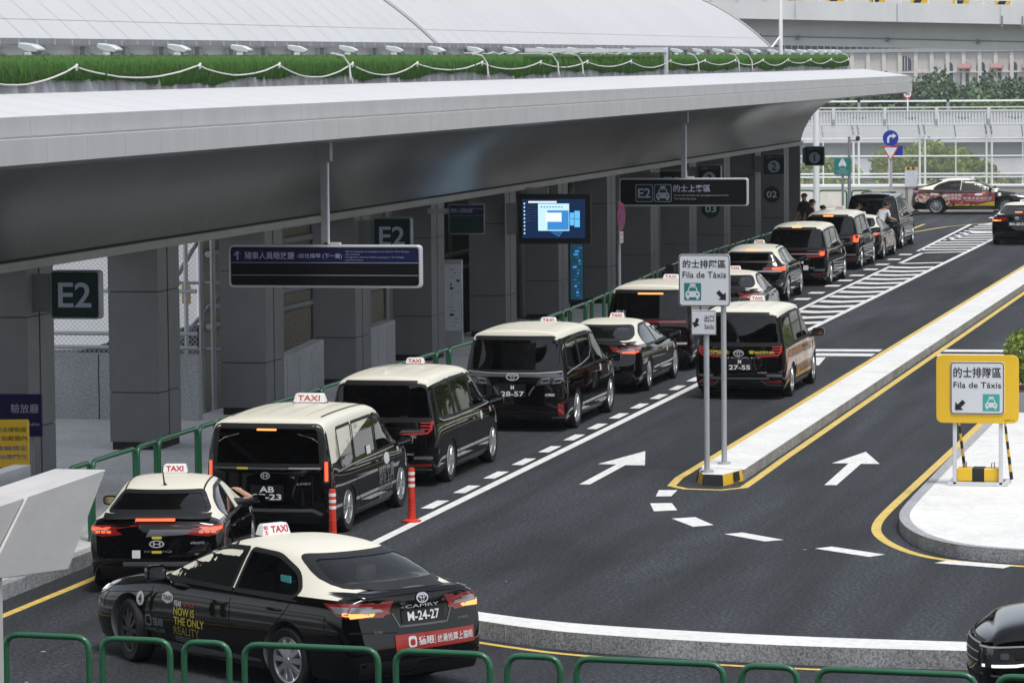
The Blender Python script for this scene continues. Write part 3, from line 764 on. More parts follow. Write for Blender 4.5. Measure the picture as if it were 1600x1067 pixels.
SUV['st'] = [S(2.22, .66, .62, .56, .78, .84, .88, zb=.28, dy={2: -.05, 6: -.1, 7: -.18}), S(2.02, .84, .78, .70, .90, .97, 1.0, zb=.26), S(1.55, .905, .84, .72, .99, 1.04, 1.08), S(1.10, .915, .85, .72, 1.04, 1.08, 1.13),
    S(.88, .915, .85, .70, 1.05, 1.19, 1.23), S(.25, .915, .85, .63, 1.07, 1.50, 1.58), S(-.45, .915, .85, .62, 1.08, 1.54, 1.63), S(-1.25, .915, .85, .62, 1.09, 1.53, 1.61), S(-1.78, .91, .84, .61, 1.10, 1.49, 1.56),
    S(-1.98, .90, .83, .60, 1.10, 1.42, 1.49), S(-2.18, .85, .77, .60, 1.05, 1.16, 1.20, zb=.28, dy={2: .04, 3: -.03, 4: -.02, 5: .0, 6: .03, 7: .08, 8: .06})]
SUV['cream_rng'] = (3, 9)
SUV['cabin'] = [(1.15, .4, .66, .98, .70, 1.02, .64, 1.04), (.80, .35, .74, 1.0, .76, 1.10, .62, 1.13), (.25, .33, .76, 1.03, .78, 1.42, .56, 1.49), (-.45, .33, .76, 1.04, .78, 1.46, .55, 1.54), (-1.25, .4, .74, 1.05, .76, 1.45, .55, 1.52), (-1.86, .75, .68, 1.05, .74, 1.36, .54, 1.41)]
SUV['side'] = [round_poly([(.98, 1.075), (.42, 1.40), (.02, 1.47), (-.28, 1.49), (-.32, 1.085)], [.05, .12, .08, .02, .02]), round_poly([(-.40, 1.085), (-.36, 1.49), (-1.0, 1.49), (-1.10, 1.10)], [.02, .02, .06, .05]), round_poly([(-1.18, 1.12), (-1.08, 1.485), (-1.45, 1.44), (-1.72, 1.20)], [.03, .03, .06, .06])]
SUV['side_glass'] = ['glass', 'glass', 'glass']
SUV['ends'] = [(round_poly([(-.70, 1.16), (.70, 1.16), (.60, 1.50), (-.60, 1.50)], .08), 1.6, -.1), (round_poly([(-.66, 1.17), (.66, 1.17), (.56, 1.45), (-.56, 1.45)], [.06, .06, .06, .06]), -2.6, -1.2)]
SUV['end_glass'] = ['glass', 'glass_dark']
SUV['doors'] = [[(1.02, 1.05), (1.05, .70), (.98, .42), (-.20, .42), (-.36, .60), (-.36, 1.06)], [(-.36, .60), (-.30, .42), (-.80, .42), (-.95, .70), (-1.14, .95), (-1.16, 1.08)]]
SUV['handles'] = [(-.18, .92), (-.98, .95)]; SUV['mirror'] = (.80, 1.04)
# ------------------------------------------------------------------ the taxis
QUEUE = 'taxis waiting in the queue lane'
def badge(sk, t, side, y, z, r=.06, m='ad_white', nm='door_badge'):
    return sk.patch(side, [(y + x, z + v) for x, v in circle(r, 18)], .005, nm, M[m], t, .2)

# --- A: the sedan turning in, bottom left
carA, sk = make_vehicle(SEDAN, 'sedan_taxi', 'black sedan taxi with yellow slogan on its door, turning behind the bottom railing', 'taxi', loc=(-11.08, 38.34, 0), rz=R(52), steer=R(-14))
taxi_sign(sk, carA, .10, w=.36, h=.12, cn=True)
number_plate(sk, carA, [('M-24-27', .40, .095)], .03, .815, .54, .13)
emblem(sk, carA, .03, .985, .15, .105, 'ovals')
sk.text('B', 'CAMRY', .03, .912, 'model_lettering', M['chrome'], carA, width=.42, height=.032)
sk.text('B', 'HYBRID', .56, .74, 'small_lettering', M['ad_grey'], carA, width=.14, height=.02)
sk.text('B', '2.5G', -.52, .69, 'small_lettering', M['ad_grey'], carA, width=.09, height=.025)
b_ = sk.patch('B', [(-.34, .49), (.70, .49), (.70, .645), (-.34, .645)], .008, 'advert_banner', M['ad_red'], carA)
sk.text('B', '猫眼', .03, .567, 'banner_lettering', M['ad_white'], b_, off=.013, width=.20, height=.085, bold=.02)
sk.text('B', '丝滑抢票上猫眼', .42, .567, 'banner_lettering', M['ad_white'], b_, off=.013, width=.50, height=.08, bold=.015)
sk.line('B', [(.145, .52), (.145, .61)], .005, .012, 'banner_lettering', M['ad_white'], b_)
sk.ring('B', resample(rrect(.10, .11, .03, -.14, .43), .02), resample(rrect(.055, .06, .02, -.14, .43), .011)[:len(resample(rrect(.10, .11, .03, -.14, .43), .02))], .012, 'banner_lettering', M['ad_white'], b_) if False else None
sk.patch('B', rrect(.10, .11, .03, -.14, .567), .012, 'banner_lettering', M['ad_white'], b_, .05)
sk.patch('B', rrect(.06, .06, .025, -.14, .562), .015, 'banner_lettering', M['ad_red'], b_, .05)
def sedan_tail(sk, t, lit='lit_orange', inner='lamp_clear', mid=True):
    for s in (-1, 1):
        # lamp wraps from the boot lid round on to the flank
        a = sk.patch('B', [(s * .36, .86), (s * .42, .955), (s * .80, .985), (s * .80, .83), (s * .52, .84)], .006, 'tail_light', M['lamp_red'], t, .06)
        sk.patch('B', [(s * .44, .885), (s * .47, .915), (s * .74, .935), (s * .76, .885)], .011, 'lamp_lens', M[inner], a, .08)
        sk.patch('B', [(s * .56, .848), (s * .56, .875), (s * .80, .868), (s * .80, .838)], .011, 'lit_bulb', M[lit], a, .06)
        sd = 'R' if s > 0 else 'L'
        w = sk.patch(sd, [(-2.36, .985), (-2.36, .83), (-2.16, .86), (-1.92, .965)], .007, 'tail_light', M['lamp_red'], t, .05)
        sk.patch(sd, [(-2.33, .945), (-2.33, .86), (-2.14, .885), (-2.02, .945)], .012, 'lamp_lens', M[inner], w, .06)
        sk.patch(sd, [(-2.34, .875), (-2.34, .845), (-2.22, .865), (-2.22, .895)], .015, 'lit_bulb', M[lit], w, .06)
    sk.line('B', [(-.74, 1.03), (-.4, 1.045), (0, 1.05), (.4, 1.045), (.74, 1.03)], .03, .02, 'boot_spoiler', M['paint'], t)
    sk.line('B', [(-.34, .86), (-.27, .725), (.33, .725), (.40, .86)], .018, .006, 'boot_lid_edge', M['grey_trim'], t)
    sk.line('B', [(-.82, .70), (-.5, .68), (-.3, .67)], .012, .004, 'bumper_crease', M['seam_dark'], t)
sedan_tail(sk, carA)
b = MB(); b.box((.02, -1.86, 1.075), (.28, .04, .03)); b.build('brake_light', M['lit_red'], carA, bevel=.004)
def sedan_front(sk, t, lamp='lamp_clear'):
    for s in ('R', 'L'):
        h = sk.patch(s, [(2.28, .62), (2.30, .72), (1.86, .83), (1.80, .80), (2.05, .68)], .006, 'headlight', M[lamp], t, .06)
        sk.patch(s, [(2.26, .66), (2.26, .70), (2.06, .755), (2.04, .72)], .011, 'lamp_lens', M['lit_white'], h, .08)
    sk.patch('F', [(-.7, .25), (.7, .25), (.62, .55), (-.62, .55)], .006, 'grille', M['trim'], t, .1)
    sk.patch('F', rrect(.44, .11, .01, 0, .46), .012, 'number_plate', M['plate'], t, .1)
sedan_front(sk, carA)
# door lettering on the near (left) flank
badge(sk, carA, 'L', 1.24, .70, .075)
sk.text('L', '4', 1.24, .70, 'flank_lettering', M['ink'], carA, off=.009, height=.09, size=1, bold=.03)
sk.patch('L', round_poly([(.63, .79), (.73, .825), (.83, .79), (.83, .73), (.73, .695), (.63, .73)], .02), .005, 'door_badge', M['ad_white'], carA, .2)
sk.text('L', 'TAXI', .73, .76, 'flank_lettering', M['ink'], carA, off=.009, width=.16, height=.05, bold=.03)
for txt, y0, z0, w0, h0, mm in (('FEAR', .53, .715, .13, .06, 'ad_white'), ('NOTICE', .34, .72, .20, .04, 'ad_red'), ('NOW IS', .42, .635, .38, .085, 'ad_yellow'), ('THE ONLY', .33, .535, .55, .085, 'ad_yellow'), ('REALITY', .38, .435, .47, .085, 'ad_yellow_dim')):
    sk.text('L', txt, y0, z0, 'flank_lettering', M[mm], carA, width=w0, height=h0, bold=.025)
for i_ in range(3): sk.line('L', [(.60, .37 - i_ * .02), (.26 + .05 * i_, .37 - i_ * .02)], .008, .005, 'flank_lettering', M['ad_grey'], carA)
sk.ring('L', resample(rrect(.12, .12, .035, 1.08, .49), .02), [(1.08 + (u - 1.08) * .66, .49 + (v - .49) * .66) for u, v in resample(rrect(.12, .12, .035, 1.08, .49), .02)], .006, 'flank_lettering', M['ad_grey'], carA)
sk.text('L', '猫眼', .90, .485, 'flank_lettering', M['ad_grey'], carA, width=.20, height=.09, bold=.01)
sk.text('L', '丝滑抢票上猫眼', .96, .40, 'flank_lettering', M['ad_grey'], carA, width=.36, height=.04)
sk.line('L', [(1.02, .93), (-1.5, .94)], .014, .008, 'waist_trim', M['trim'], carA)
b = MB(); b.box((0, -1.62, 1.00), (1.16, .70, .03)); b.build('parcel_shelf', M['shelf'], carA, bevel=.01)
for w_ in carA.children:
    if w_.name.split('.')[0] == 'wheel' and w_.location.y > 0 and w_.location.x < 0:
        for ch in w_.children:
            if ch.name.split('.')[0] == 'rim': ch.data = ch.data.copy(); ch.data.materials[0] = M['rim_dark']  # front left rim blackened, shade at the wheel put into its colour
# papers on the shelf behind the front glass, seen through the side window
b = MB(); b.box((-.30, .78, .955), (.30, .50, .05), rz=.15); b.box((-.12, .55, 1.0), (.28, .42, .04), rz=.1)
b.build('dashboard_papers', M['ad_cyan'], carA, bevel=.008)
p_, n_ = sk.hit('L', -1.16, 1.06)
b = MB(); b.box((p_.x + .03, p_.y, p_.z + .02), (.01, .17, .16)); b.build('window_sticker', M['teal_pale'], carA)

# --- B: the hatchback at the tail of the queue
carB, sk = make_vehicle(HATCH, 'hatchback_taxi', 'black hatchback taxi, last in the queue, driver leaning an arm out', 'taxi', QUEUE, (-14.45, 45.45, 0), R(10))
taxi_sign(sk, carB, -.05, w=.34, h=.125)
for s in (-1, 1):
    a = sk.patch('B', [(s * .42, .83), (s * .62, .955), (s * .80, .95), (s * .82, .83), (s * .70, .80)], .006, 'tail_light', M['lamp_red'], carB, .06)
    sk.patch('B', [(s * .56, .86), (s * .64, .92), (s * .80, .92), (s * .80, .86)], .011, 'lamp_lens', M['lamp_clear'], a, .06)
    for k in range(3): sk.patch('B', [(s * (.58 + k * .075), .845), (s * (.585 + k * .075), .875), (s * (.635 + k * .075), .875), (s * (.635 + k * .075), .845)], .014, 'lit_bulb', M['lit_red'], a, .1)
    sk.patch('B', [(s * .64, .895), (s * .66, .915), (s * .79, .915), (s * .79, .895)], .014, 'lit_bulb', M['lit_red'], a, .1)
    sd = 'R' if s > 0 else 'L'
    w = sk.patch(sd, [(-2.14, .95), (-2.14, .83), (-1.96, .86), (-1.78, .95)], .007, 'tail_light', M['lamp_red'], carB, .05)
    sk.patch(sd, [(-2.12, .925), (-2.12, .87), (-1.98, .89), (-1.92, .93)], .012, 'lit_bulb', M['lit_red'], w, .06)
sk.line('B', [(-.26, 1.005), (.26, 1.005)], .03, .03, 'brake_light', M['lit_red'], carB)
sk.line('B', [(-.70, 1.035), (0, 1.055), (.70, 1.035)], .06, .03, 'rear_spoiler', M['trim'], carB)
e_ = emblem(sk, carB, .03, .705, .20, .105, 'H')
for dz in (.085, -.11): sk.patch('B', rrect(.13, .035, .012, .03, .705 + dz), .012, 'window_sticker', M['ad_yellow'], carB, .1)
sk.text('B', 'IONIQ', .05, .60, 'model_lettering', M['ad_grey'], carB, width=.36, height=.03)
sk.text('B', 'electric', .56, .72, 'model_lettering', M['chrome'], carB, width=.18, height=.04)
sk.patch('B', rrect(.11, .11, .01, -.24, .565), .010, 'window_sticker', M['sign_white'], carB, .2)
sk.patch('B', [(-.12, .80), (-.06, .90), (.58, .90), (.42, .83)], .004, 'tailgate_panel', M['grey_trim'], carB, .1)
sk.patch('B', [(-.42, .40), (-.42, .46), (.60, .46), (.60, .40)], .004, 'bumper_trim', M['grey_trim'], carB, .1)
p_, n_ = sk.hit('T', 0, -1.10)
b = MB(); b.tube([(p_.x, p_.y, p_.z), (p_.x - .01, p_.y - .01, p_.z + .03), (p_.x - .02, p_.y - .10, p_.z + .24)], [.03, .012, .006], 8); b.build('aerial', M['black_matt'], carB)
for s in (-1, 1): sk.line('T', [(s * .52, .20), (s * .53, -.5), (s * .525, -1.1), (s * .55, -1.5)], .022, .004, 'roof_rail', M['trim'], carB)
for y_ in (.98, 1.30): badge(sk, carB, 'R', y_, .80, .06)
sedan_front(sk, carB)

# --- C: tall box van
carC, sk = make_vehicle(BOXVAN, 'minivan_taxi', 'boxy black minivan taxi with slim upright red rear lamps and plate AB 97-23', 'taxi', QUEUE, (-14.28, 51.28, 0), 0)
def cream_patch(sk, t, poly, s): return sk.patch(s, poly, .003, 'roof_pillar', M['cream'], t, .07)
for s in ('R', 'L'):
    cream_patch(sk, carC, [(-2.30, 1.79), (-2.30, 1.14), (-2.02, 1.14), (-1.84, 1.70), (.3, 1.70), (1.0, 1.43), (1.35, 1.16), (1.37, 1.2), (.75, 1.72), (.3, 1.79)], s)
taxi_sign(sk, carC, -.20, w=.45, h=.145, outline=True)
number_plate(sk, carC, [('AB', .20, .09), ('97-23', .40, .09)], .0, .70, .46, .25, gap=.115)
emblem(sk, carC, -.02, .965, .13, .11, 'H')
sk.line('B', [(-.74, 1.075), (.74, 1.075)], .028, .008, 'chrome_strip', M['grey_trim'], carC)
sk.line('B', [(.30, 1.08), (.72, 1.08)], .022, .014, 'chrome_strip', M['chrome'], carC)
sk.patch('B', rrect(.16, .035, .005, -.34, 1.075), .014, 'window_sticker', M['ad_yellow'], carC, .1)
sk.text('B', 'e:HEV', .50, .845, 'model_lettering', M['chrome'], carC, width=.19, height=.035)
for s in (-1, 1):
    a = sk.patch('B', rrect(.075, .82, .02, s * .795, 1.26), .006, 'tail_light', M['lamp_smoke'], carC, .1)
    sk.patch('B', rrect(.04, .30, .01, s * .795, 1.03), .014, 'lit_bulb', M['lit_red'], a, .1)
sk.patch('B', rrect(.27, .028, .004, -.02, 1.655), .014, 'brake_light', M['lit_orange'], carC, .1)
sk.line('B', [(-.62, .44), (.62, .44), (.74, .37)], .05, .01, 'bumper_edge', M['grey_trim'], carC)
for s in (-1, 1): sk.line('T', [(s * .63, .2), (s * .63, -1.0), (s * .62, -1.9)], .03, .004, 'roof_rail', M['trim'], carC)
for x_ in (-.42, -.15, .15, .42): sk.line('T', [(x_, .2), (x_, -1.9)], .02, .006, 'roof_rib', M['cream'], carC)
sk.patch('R', round_poly([(.46, .96), (.60, 1.0), (.74, .96), (.74, .84), (.60, .80), (.46, .84)], .02), .006, 'door_badge', M['ad_white'], carC, .2)
badge(sk, carC, 'R', 1.28, .99, .055)
sk.patch('R', rrect(.22, .13, .01, -.30, 1.14), .012, 'window_sticker', M['ad_white'], carC, .2)
for k, (tx, w0, h0) in enumerate((('美團外賣', .86, .15), ('好食上門', .80, .15), ('准時送達', .72, .11), ('廣告熱線', .70, .10))):
    sk.text('R', tx, .55, .74 - k * .145, 'flank_lettering', M['ad_grey'], carC, width=w0, height=h0, bold=.01)
sk.line('R', [(-2.0, .99), (-1.2, 1.02), (1.2, 1.04)], .016, .01, 'waist_trim', M['chrome'], carC)

# --- D: van with the hooked red lamps
def van_tail(sk, t, lit=False, wrapside=None):
    for s in (-1, 1):
        a = sk.line('B', [(s * .765, 1.10), (s * .755, .96), (s * .70, .90), (s * .30, .875)], .045, .010, 'tail_light', M['lamp_red'], t)
        sk.line('B', [(s * .76, 1.10), (s * .75, .96), (s * .70, .905), (s * .34, .88)], .020, .015, 'lit_bulb', M['lit_red'] if lit else M['sign_red'], a)
        for k in range(3): sk.line('B', [(s * .745, 1.07 - k * .05), (s * .60, 1.07 - k * .05)], .018, .012, 'lamp_lens', M['sign_red'], a)
        sk.patch('B', [(s * .28, .905), (s * .33, .955), (s * .66, .955), (s * .66, .925)], .010, 'chrome_strip', M['grey_trim'], a, .1)
        sk.patch('B', [(s * .50, .34), (s * .44, .38), (s * .76, .40), (s * .76, .35)], .010, 'rear_reflector', M['lamp_red'], t, .1)
        sk.line('B', [(s * .40, .40), (s * .50, .31), (s * .76, .30)], .035, .012, 'bumper_edge', M['grey_trim'], t)
        sk.patch('B', [(s * .50, .47), (s * .50, .52), (s * .78, .52), (s * .78, .47)], .010, 'bumper_trim', M['grey_trim'], t, .1)
    sk.text('B', 'HYBRID', .42, .555, 'small_lettering', M['chrome'], t, width=.17, height=.03)
    for x_ in (-.42, -.15, .15, .42): sk.line('T', [(x_, .2), (x_, -1.9)], .02, .006, 'roof_rib', M['cream'], t)
    b = MB(); p, n = sk.hit('T', -.05, -1.75)
    b.add([(p.x - .02, p.y + .12, p.z - .01), (p.x + .02, p.y + .12, p.z - .01), (p.x + .02, p.y - .08, p.z - .01), (p.x - .02, p.y - .08, p.z - .01), (p.x, p.y - .07, p.z + .08)], [(0, 1, 4), (1, 2, 4), (2, 3, 4), (3, 0, 4), (0, 3, 2, 1)])
    b.build('aerial', M['taxi_white'], t)
def van_side(sk, t):
    for s in ('R', 'L'):
        sk.line(s, [(-2.02, 1.12), (-1.8, 1.07), (-1.1, 1.055), (.1, 1.06), (1.3, 1.07)], .02, .012, 'waist_trim', M['chrome'], t)
        sk.patch(s, [(.25, 1.70), (.28, 1.735), (.72, 1.67), (1.02, 1.42), (1.30, 1.19), (1.28, 1.155), (1.0, 1.38), (.70, 1.62)], .005, 'roof_pillar', M['cream'], t, .08)
    for y_, z_ in ((.62, .92), (1.26, .96)): badge(sk, t, 'R', y_, z_, .075 if y_ < 1 else .05)
carD, sk = make_vehicle(VAN, 'minivan_taxi', 'glossy black minivan taxi with hooked red rear lamp, beyond the orange bollards', 'taxi', QUEUE, (-14.33, 57.45, 0), 0)
van_tail(sk, carD); van_side(sk, carD); taxi_sign(sk, carD, -.15)
emblem(sk, carD, -.02, .955, .19, .13, 'ovals')
sk.patch('B', rrect(.22, .05, .006, -.0, .865), .010, 'window_sticker', M['ad_yellow'], carD, .1)

# --- E: the large van
carE, sk = make_vehicle(BIGVAN, 'large_minivan_taxi', 'large black minivan taxi with cream roof and clear rear lamps, plate M 28-57', 'taxi', QUEUE, (-14.20, 66.12, 0), 0)
taxi_sign(sk, carE, .45, outline=False)
number_plate(sk, carE, [('M', .06, .08), ('28-57', .40, .095)], -.02, .78, .46, .24, gap=.12)
emblem(sk, carE, -.02, 1.035, .23, .15, 'ovals')
sk.patch('B', [(-.84, 1.035), (-.84, 1.115), (.84, 1.115), (.84, 1.035)], .005, 'tailgate_panel', M['grey_trim'], carE, .1)
for s in (-1, 1):
    a = sk.patch('B', [(s * .38, .87), (s * .46, 1.02), (s * .86, 1.05), (s * .86, .95), (s * .62, .90)], .009, 'tail_light', M['lamp_smoke'], carE, .07)
    for (x0, x1) in ((.47, .62), (.67, .82)):
        sk.line('B', [(s * x0, .915), (s * (x0 + .03), .99), (s * x1, 1.0), (s * (x1 - .02), .93)], .024, .016, 'lamp_lens', M['lamp_clear'], a, closed=True)
    sk.line('B', [(s * .36, .86), (s * .30, .78), (s * .26, .69)], .03, .008, 'chrome_strip', M['grey_trim'], carE)
    sk.patch('B', rrect(.10, .24, .01, s * .80, .42), .012, 'rear_reflector', M['lamp_red'], carE, .1)
    sk.line('B', [(s * .64, .28), (s * .86, .29)], .04, .02, 'bumper_edge', M['grey_trim'], carE)
sk.line('B', [(-.82, 1.13), (-.4, 1.10), (.4, 1.10), (.82, 1.13)], .016, .012, 'chrome_strip', M['chrome'], carE)
sk.text('B', 'VELLFIRE', -.66, .67, 'model_lettering', M['ad_grey'], carE, width=.34, height=.028)
sk.text('B', 'HYBRID', .62, .70, 'small_lettering', M['ad_white'], carE, width=.16, height=.045, bold=.03)
for s in ('R', 'L'): sk.line(s, [(-2.25, 1.08), (-1.9, 1.12), (-.9, 1.17), (-.3, 1.23), (-.05, 1.35), (.05, 1.60)], .02, .013, 'waist_trim', M['chrome'], carE)
for s in ('R', 'L'): sk.patch(s, [(.25, 1.74), (.28, 1.775), (.75, 1.70), (1.05, 1.45), (1.36, 1.21), (1.34, 1.175), (1.03, 1.41), (.73, 1.65)], .005, 'roof_pillar', M['cream'], carE, .08)
for y_, z_ in ((.55, .97), (1.25, .90)): badge(sk, carE, 'R', y_, z_, .07)
for x_ in (-.42, .42): sk.line('T', [(x_, .2), (x_, -1.9)], .02, .006, 'roof_rib', M['cream'], carE)

# --- F: sedan ahead of E
carF, skF = make_vehicle(SEDAN, 'sedan_taxi', 'black sedan taxi with bright red rear lamp, just ahead of the large minivan', 'taxi', QUEUE, (-14.33, 73.55, 0), 0)
def sedan_common(sk, t, lit='lit_red'):
    sedan_tail(sk, t, lit); taxi_sign(sk, t, .05); sedan_front(sk, t); emblem(sk, t, 0, .945, .15, .10, 'ovals')
    for y_ in (.45, 1.25): badge(sk, t, 'R', y_, .74, .06)
    sk.line('R', [(1.02, .93), (-1.45, .94)], .014, .008, 'waist_trim', M['trim'], t)
sedan_common(skF, carF)
number_plate(skF, carF, [('M-31-06', .40, .09)], .0, .72, .5, .13)

# --- G: minivan in the right hand lane with printed flank
carG, sk = make_vehicle(VAN, 'minivan_taxi', 'black minivan taxi with colourful printed flank driving in the lane beside the median', 'taxi', None, (-11.38, 72.65, 0), 0)
van_tail(sk, carG, lit=False)
taxi_sign(sk, carG, -.15)
emblem(sk, carG, -.02, .945, .20, .14, 'ovals')
number_plate(sk, carG, [('M', .06, .08), ('27-55', .40, .095)], .0, .72, .46, .24, gap=.115)
sk.text('B', '澳門的士', -.40, .965, 'tailgate_lettering', M['ad_yellow'], carG, off=.016, width=.42, height=.085, bold=.03)
sk.text('B', '☎66539146', .40, .965, 'tailgate_lettering', M['ad_yellow'], carG, off=.016, width=.46, height=.075, bold=.03)
sk.text('B', 'NOAH', .0, .855, 'model_lettering', M['chrome'], carG, width=.72, height=.03)
sk.line('B', [(-.55, .44), (.55, .44)], .035, .012, 'bumper_edge', M['grey_trim'], carG)
for s in ('R', 'L'):
    sk.patch(s, [(-2.22, .42), (-2.24, 1.02), (.60, 1.06), (.60, .34), (-.92, .34), (-1.02, .62), (-1.2, .74), (-1.56, .74), (-1.76, .60), (-1.82, .34)], .0015, 'advert_wrap', M['wrap_gold'], carG, .12)
    sk.patch(s, [(.60, 1.06), (1.6, 1.02), (1.66, .74), (1.3, .74), (1.1, .62), (1.0, .34), (.60, .34)], .0015, 'advert_wrap', M['wrap_warm'], carG, .12)
    sk.line(s, [(-2.02, 1.12), (-1.8, 1.07), (-1.1, 1.055), (.1, 1.06), (1.3, 1.07)], .02, .012, 'waist_trim', M['trim'], carG)
sk.text('R', '珠海', .36, .80, 'flank_lettering', M['ad_white'], carG, width=.24, height=.14)
badge(sk, carG, 'R', 1.02, .86, .08)

# --- H: maroon tinted minivan behind the queue sign
carH, sk = make_vehicle(BIGVAN, 'minivan_taxi', 'dark maroon minivan taxi with ribbed cream roof, half hidden behind the queue sign', 'taxi', QUEUE, (-14.28, 79.0, 0), 0, paint='paint_maroon')
taxi_sign(sk, carH, .3, w=.34, outline=True)
sk.patch('B', rrect(.52, .035, .006, .05, 1.70), .012, 'brake_light', M['lit_orange'], carH, .1)
sk.line('B', [(-.78, 1.09), (.78, 1.09)], .05, .010, 'tail_light', M['lamp_red'], carH)
sk.text('B', '的士', -.56, 1.30, 'window_lettering', M['ad_white'], carH, width=.20, height=.085)
sk.text('B', 'TAXI', -.56, 1.20, 'window_lettering', M['ad_white'], carH, width=.20, height=.06)
sk.text('B', '澳門  的士', -.2, 1.0, 'tailgate_lettering', M['ad_white'], carH, width=.8, height=.05)
sk.line('B', [(-.80, .62), (.80, .62)], .05, .010, 'bumper_trim', M['chrome'], carH)
for x_ in (-.52, -.35, -.18, 0, .18, .35, .52): sk.line('T', [(x_, .2), (x_, -1.9)], .025, .008, 'roof_rib', M['cream'], carH)
for s in ('R', 'L'): sk.patch(s, [(-1.0, .55), (-1.0, 1.02), (1.6, 1.02), (1.2, .76), (1.0, .50)], .002, 'advert_wrap', M['wrap_grey'], carH, .12)
door_mirror(sk, carH, 'R', 1.30, 1.06, 1.1, lit=True)

# --- J..O further up the queue
carJ, sk = make_vehicle(SEDAN, 'sedan_taxi', 'sedan taxi with cream roof and pale printed flank, right of the queue sign', 'taxi', QUEUE, (-14.72, 90.3, 0), R(3))
sedan_common(sk, carJ)
sk.patch('R', [(-1.0, .40), (-1.0, .90), (2.0, .86), (1.9, .70), (1.3, .74), (1.05, .40)], .0015, 'advert_wrap', M['wrap_grey'], carJ, .12)
carK, sk = make_vehicle(SUV, 'crossover_taxi', 'black crossover taxi with cream roof and wide red rear lamps beside the hatching', 'taxi', QUEUE, (-15.72, 100.8, 0), R(1))
taxi_sign(sk, carK, -.35)
for s in (-1, 1):
    a = sk.patch('B', [(s * .34, .93), (s * .36, 1.02), (s * .82, 1.04), (s * .84, .93)], .010, 'tail_light', M['lamp_red'], carK, .06)
    sk.patch('B', [(s * .58, .95), (s * .58, 1.01), (s * .80, 1.02), (s * .80, .95)], .016, 'lit_bulb', M['lit_red'], a, .08)
    w = sk.patch('R' if s > 0 else 'L', [(-2.10, 1.03), (-2.10, .92), (-1.88, .94), (-1.78, 1.05)], .010, 'tail_light', M['lit_red'], carK, .06)
sk.line('B', [(-.5, .91), (.82, .91)], .03, .012, 'chrome_strip', M['chrome'], carK)
sk.patch('B', rrect(.26, .03, .004, 0, 1.50), .012, 'brake_light', M['lit_orange'], carK, .1)
for s in (-1, 1): sk.line('T', [(s * .56, .1), (s * .56, -1.3)], .03, .012, 'roof_rail', M['trim'], carK)
carL, sk = make_vehicle(VAN, 'minivan_taxi', 'black minivan taxi with cream roof and a red light bar across its tailgate', 'taxi', QUEUE, (-15.52, 108.2, 0), 0)
van_tail(sk, carL); van_side(sk, carL); taxi_sign(sk, carL, .6, w=.36, outline=True)
sk.line('B', [(-.74, .97), (.74, .97)], .05, .018, 'tail_light', M['lamp_red'], carL); sk.line('B', [(-.3, .97), (.74, .97)], .02, .024, 'chrome_strip', M['chrome'], carL)
sk.patch('B', rrect(.12, .12, .02, .70, .98), .028, 'lit_bulb', M['lit_red'], carL, .2)
sk.patch('B', rrect(.26, .04, .004, 0, 1.76), .03, 'brake_light', M['lit_orange'], carL, .1)
sk.patch('B', rrect(.14, .14, .01, .26, .56), .012, 'window_sticker', M['ad_white'], carL, .2)
sk.text('B', '36-24', 0, .72, 'plate_characters', M['plate_text'], carL, width=.4, height=.09, bold=.02)
carM, sk = make_vehicle(VAN, 'minivan_taxi', 'small black minivan taxi with one glowing red rear lamp, by the pedestrians', 'taxi', QUEUE, (-15.72, 116.4, 0), 0)
van_tail(sk, carM); van_side(sk, carM); taxi_sign(sk, carM, -.1)
sk.patch('B', rrect(.13, .22, .03, .76, 1.0), .028, 'lit_bulb', M['lit_red'], carM, .2)
sk.patch('B', rrect(.30, .04, .004, -.05, 1.72), .03, 'brake_light', M['lit_orange'], carM, .1)
carN, sk = make_vehicle(SEDAN, 'sedan_taxi', 'sedan taxi with red brown printed flank, right behind the black van', 'taxi', QUEUE, (-15.80, 122.0, 0), 0)
sedan_common(sk, carN)
sk.patch('R', [(-2.0, .42), (-2.0, .86), (-1.0, .90), (1.0, .90), (1.0, .36), (-.90, .36), (-1.0, .62), (-1.2, .72), (-1.55, .72), (-1.72, .55)], .0015, 'advert_wrap', M['wrap_warm'], carN, .12)
VANX = scaled(BIGVAN, H=1.95, end_glass=['glass_clear', 'glass_clear'], side_glass=['glass', 'glass', 'glass', 'glass'])
carO, sk = make_vehicle(VANX, 'black_van', 'plain black van with black roof and no roof sign, heading the queue', 'van', None, (-16.02, 128.9, 0), 0, has_cream=False)
for s in (-1, 1): sk.patch('B', [(s * .62, .95), (s * .64, 1.08), (s * .84, 1.08), (s * .84, .95)], .010, 'tail_light', M['lamp_smoke'], carO, .08)
sk.line('R', [(-2.1, 1.06), (1.3, 1.09)], .02, .012, 'waist_trim', M['chrome'], carO)
b = MB(); b.box((0, -.6, 1.925), (1.1, .6, .05)); b.build('roof_box_rail', M['trim'], carO, bevel=.015)
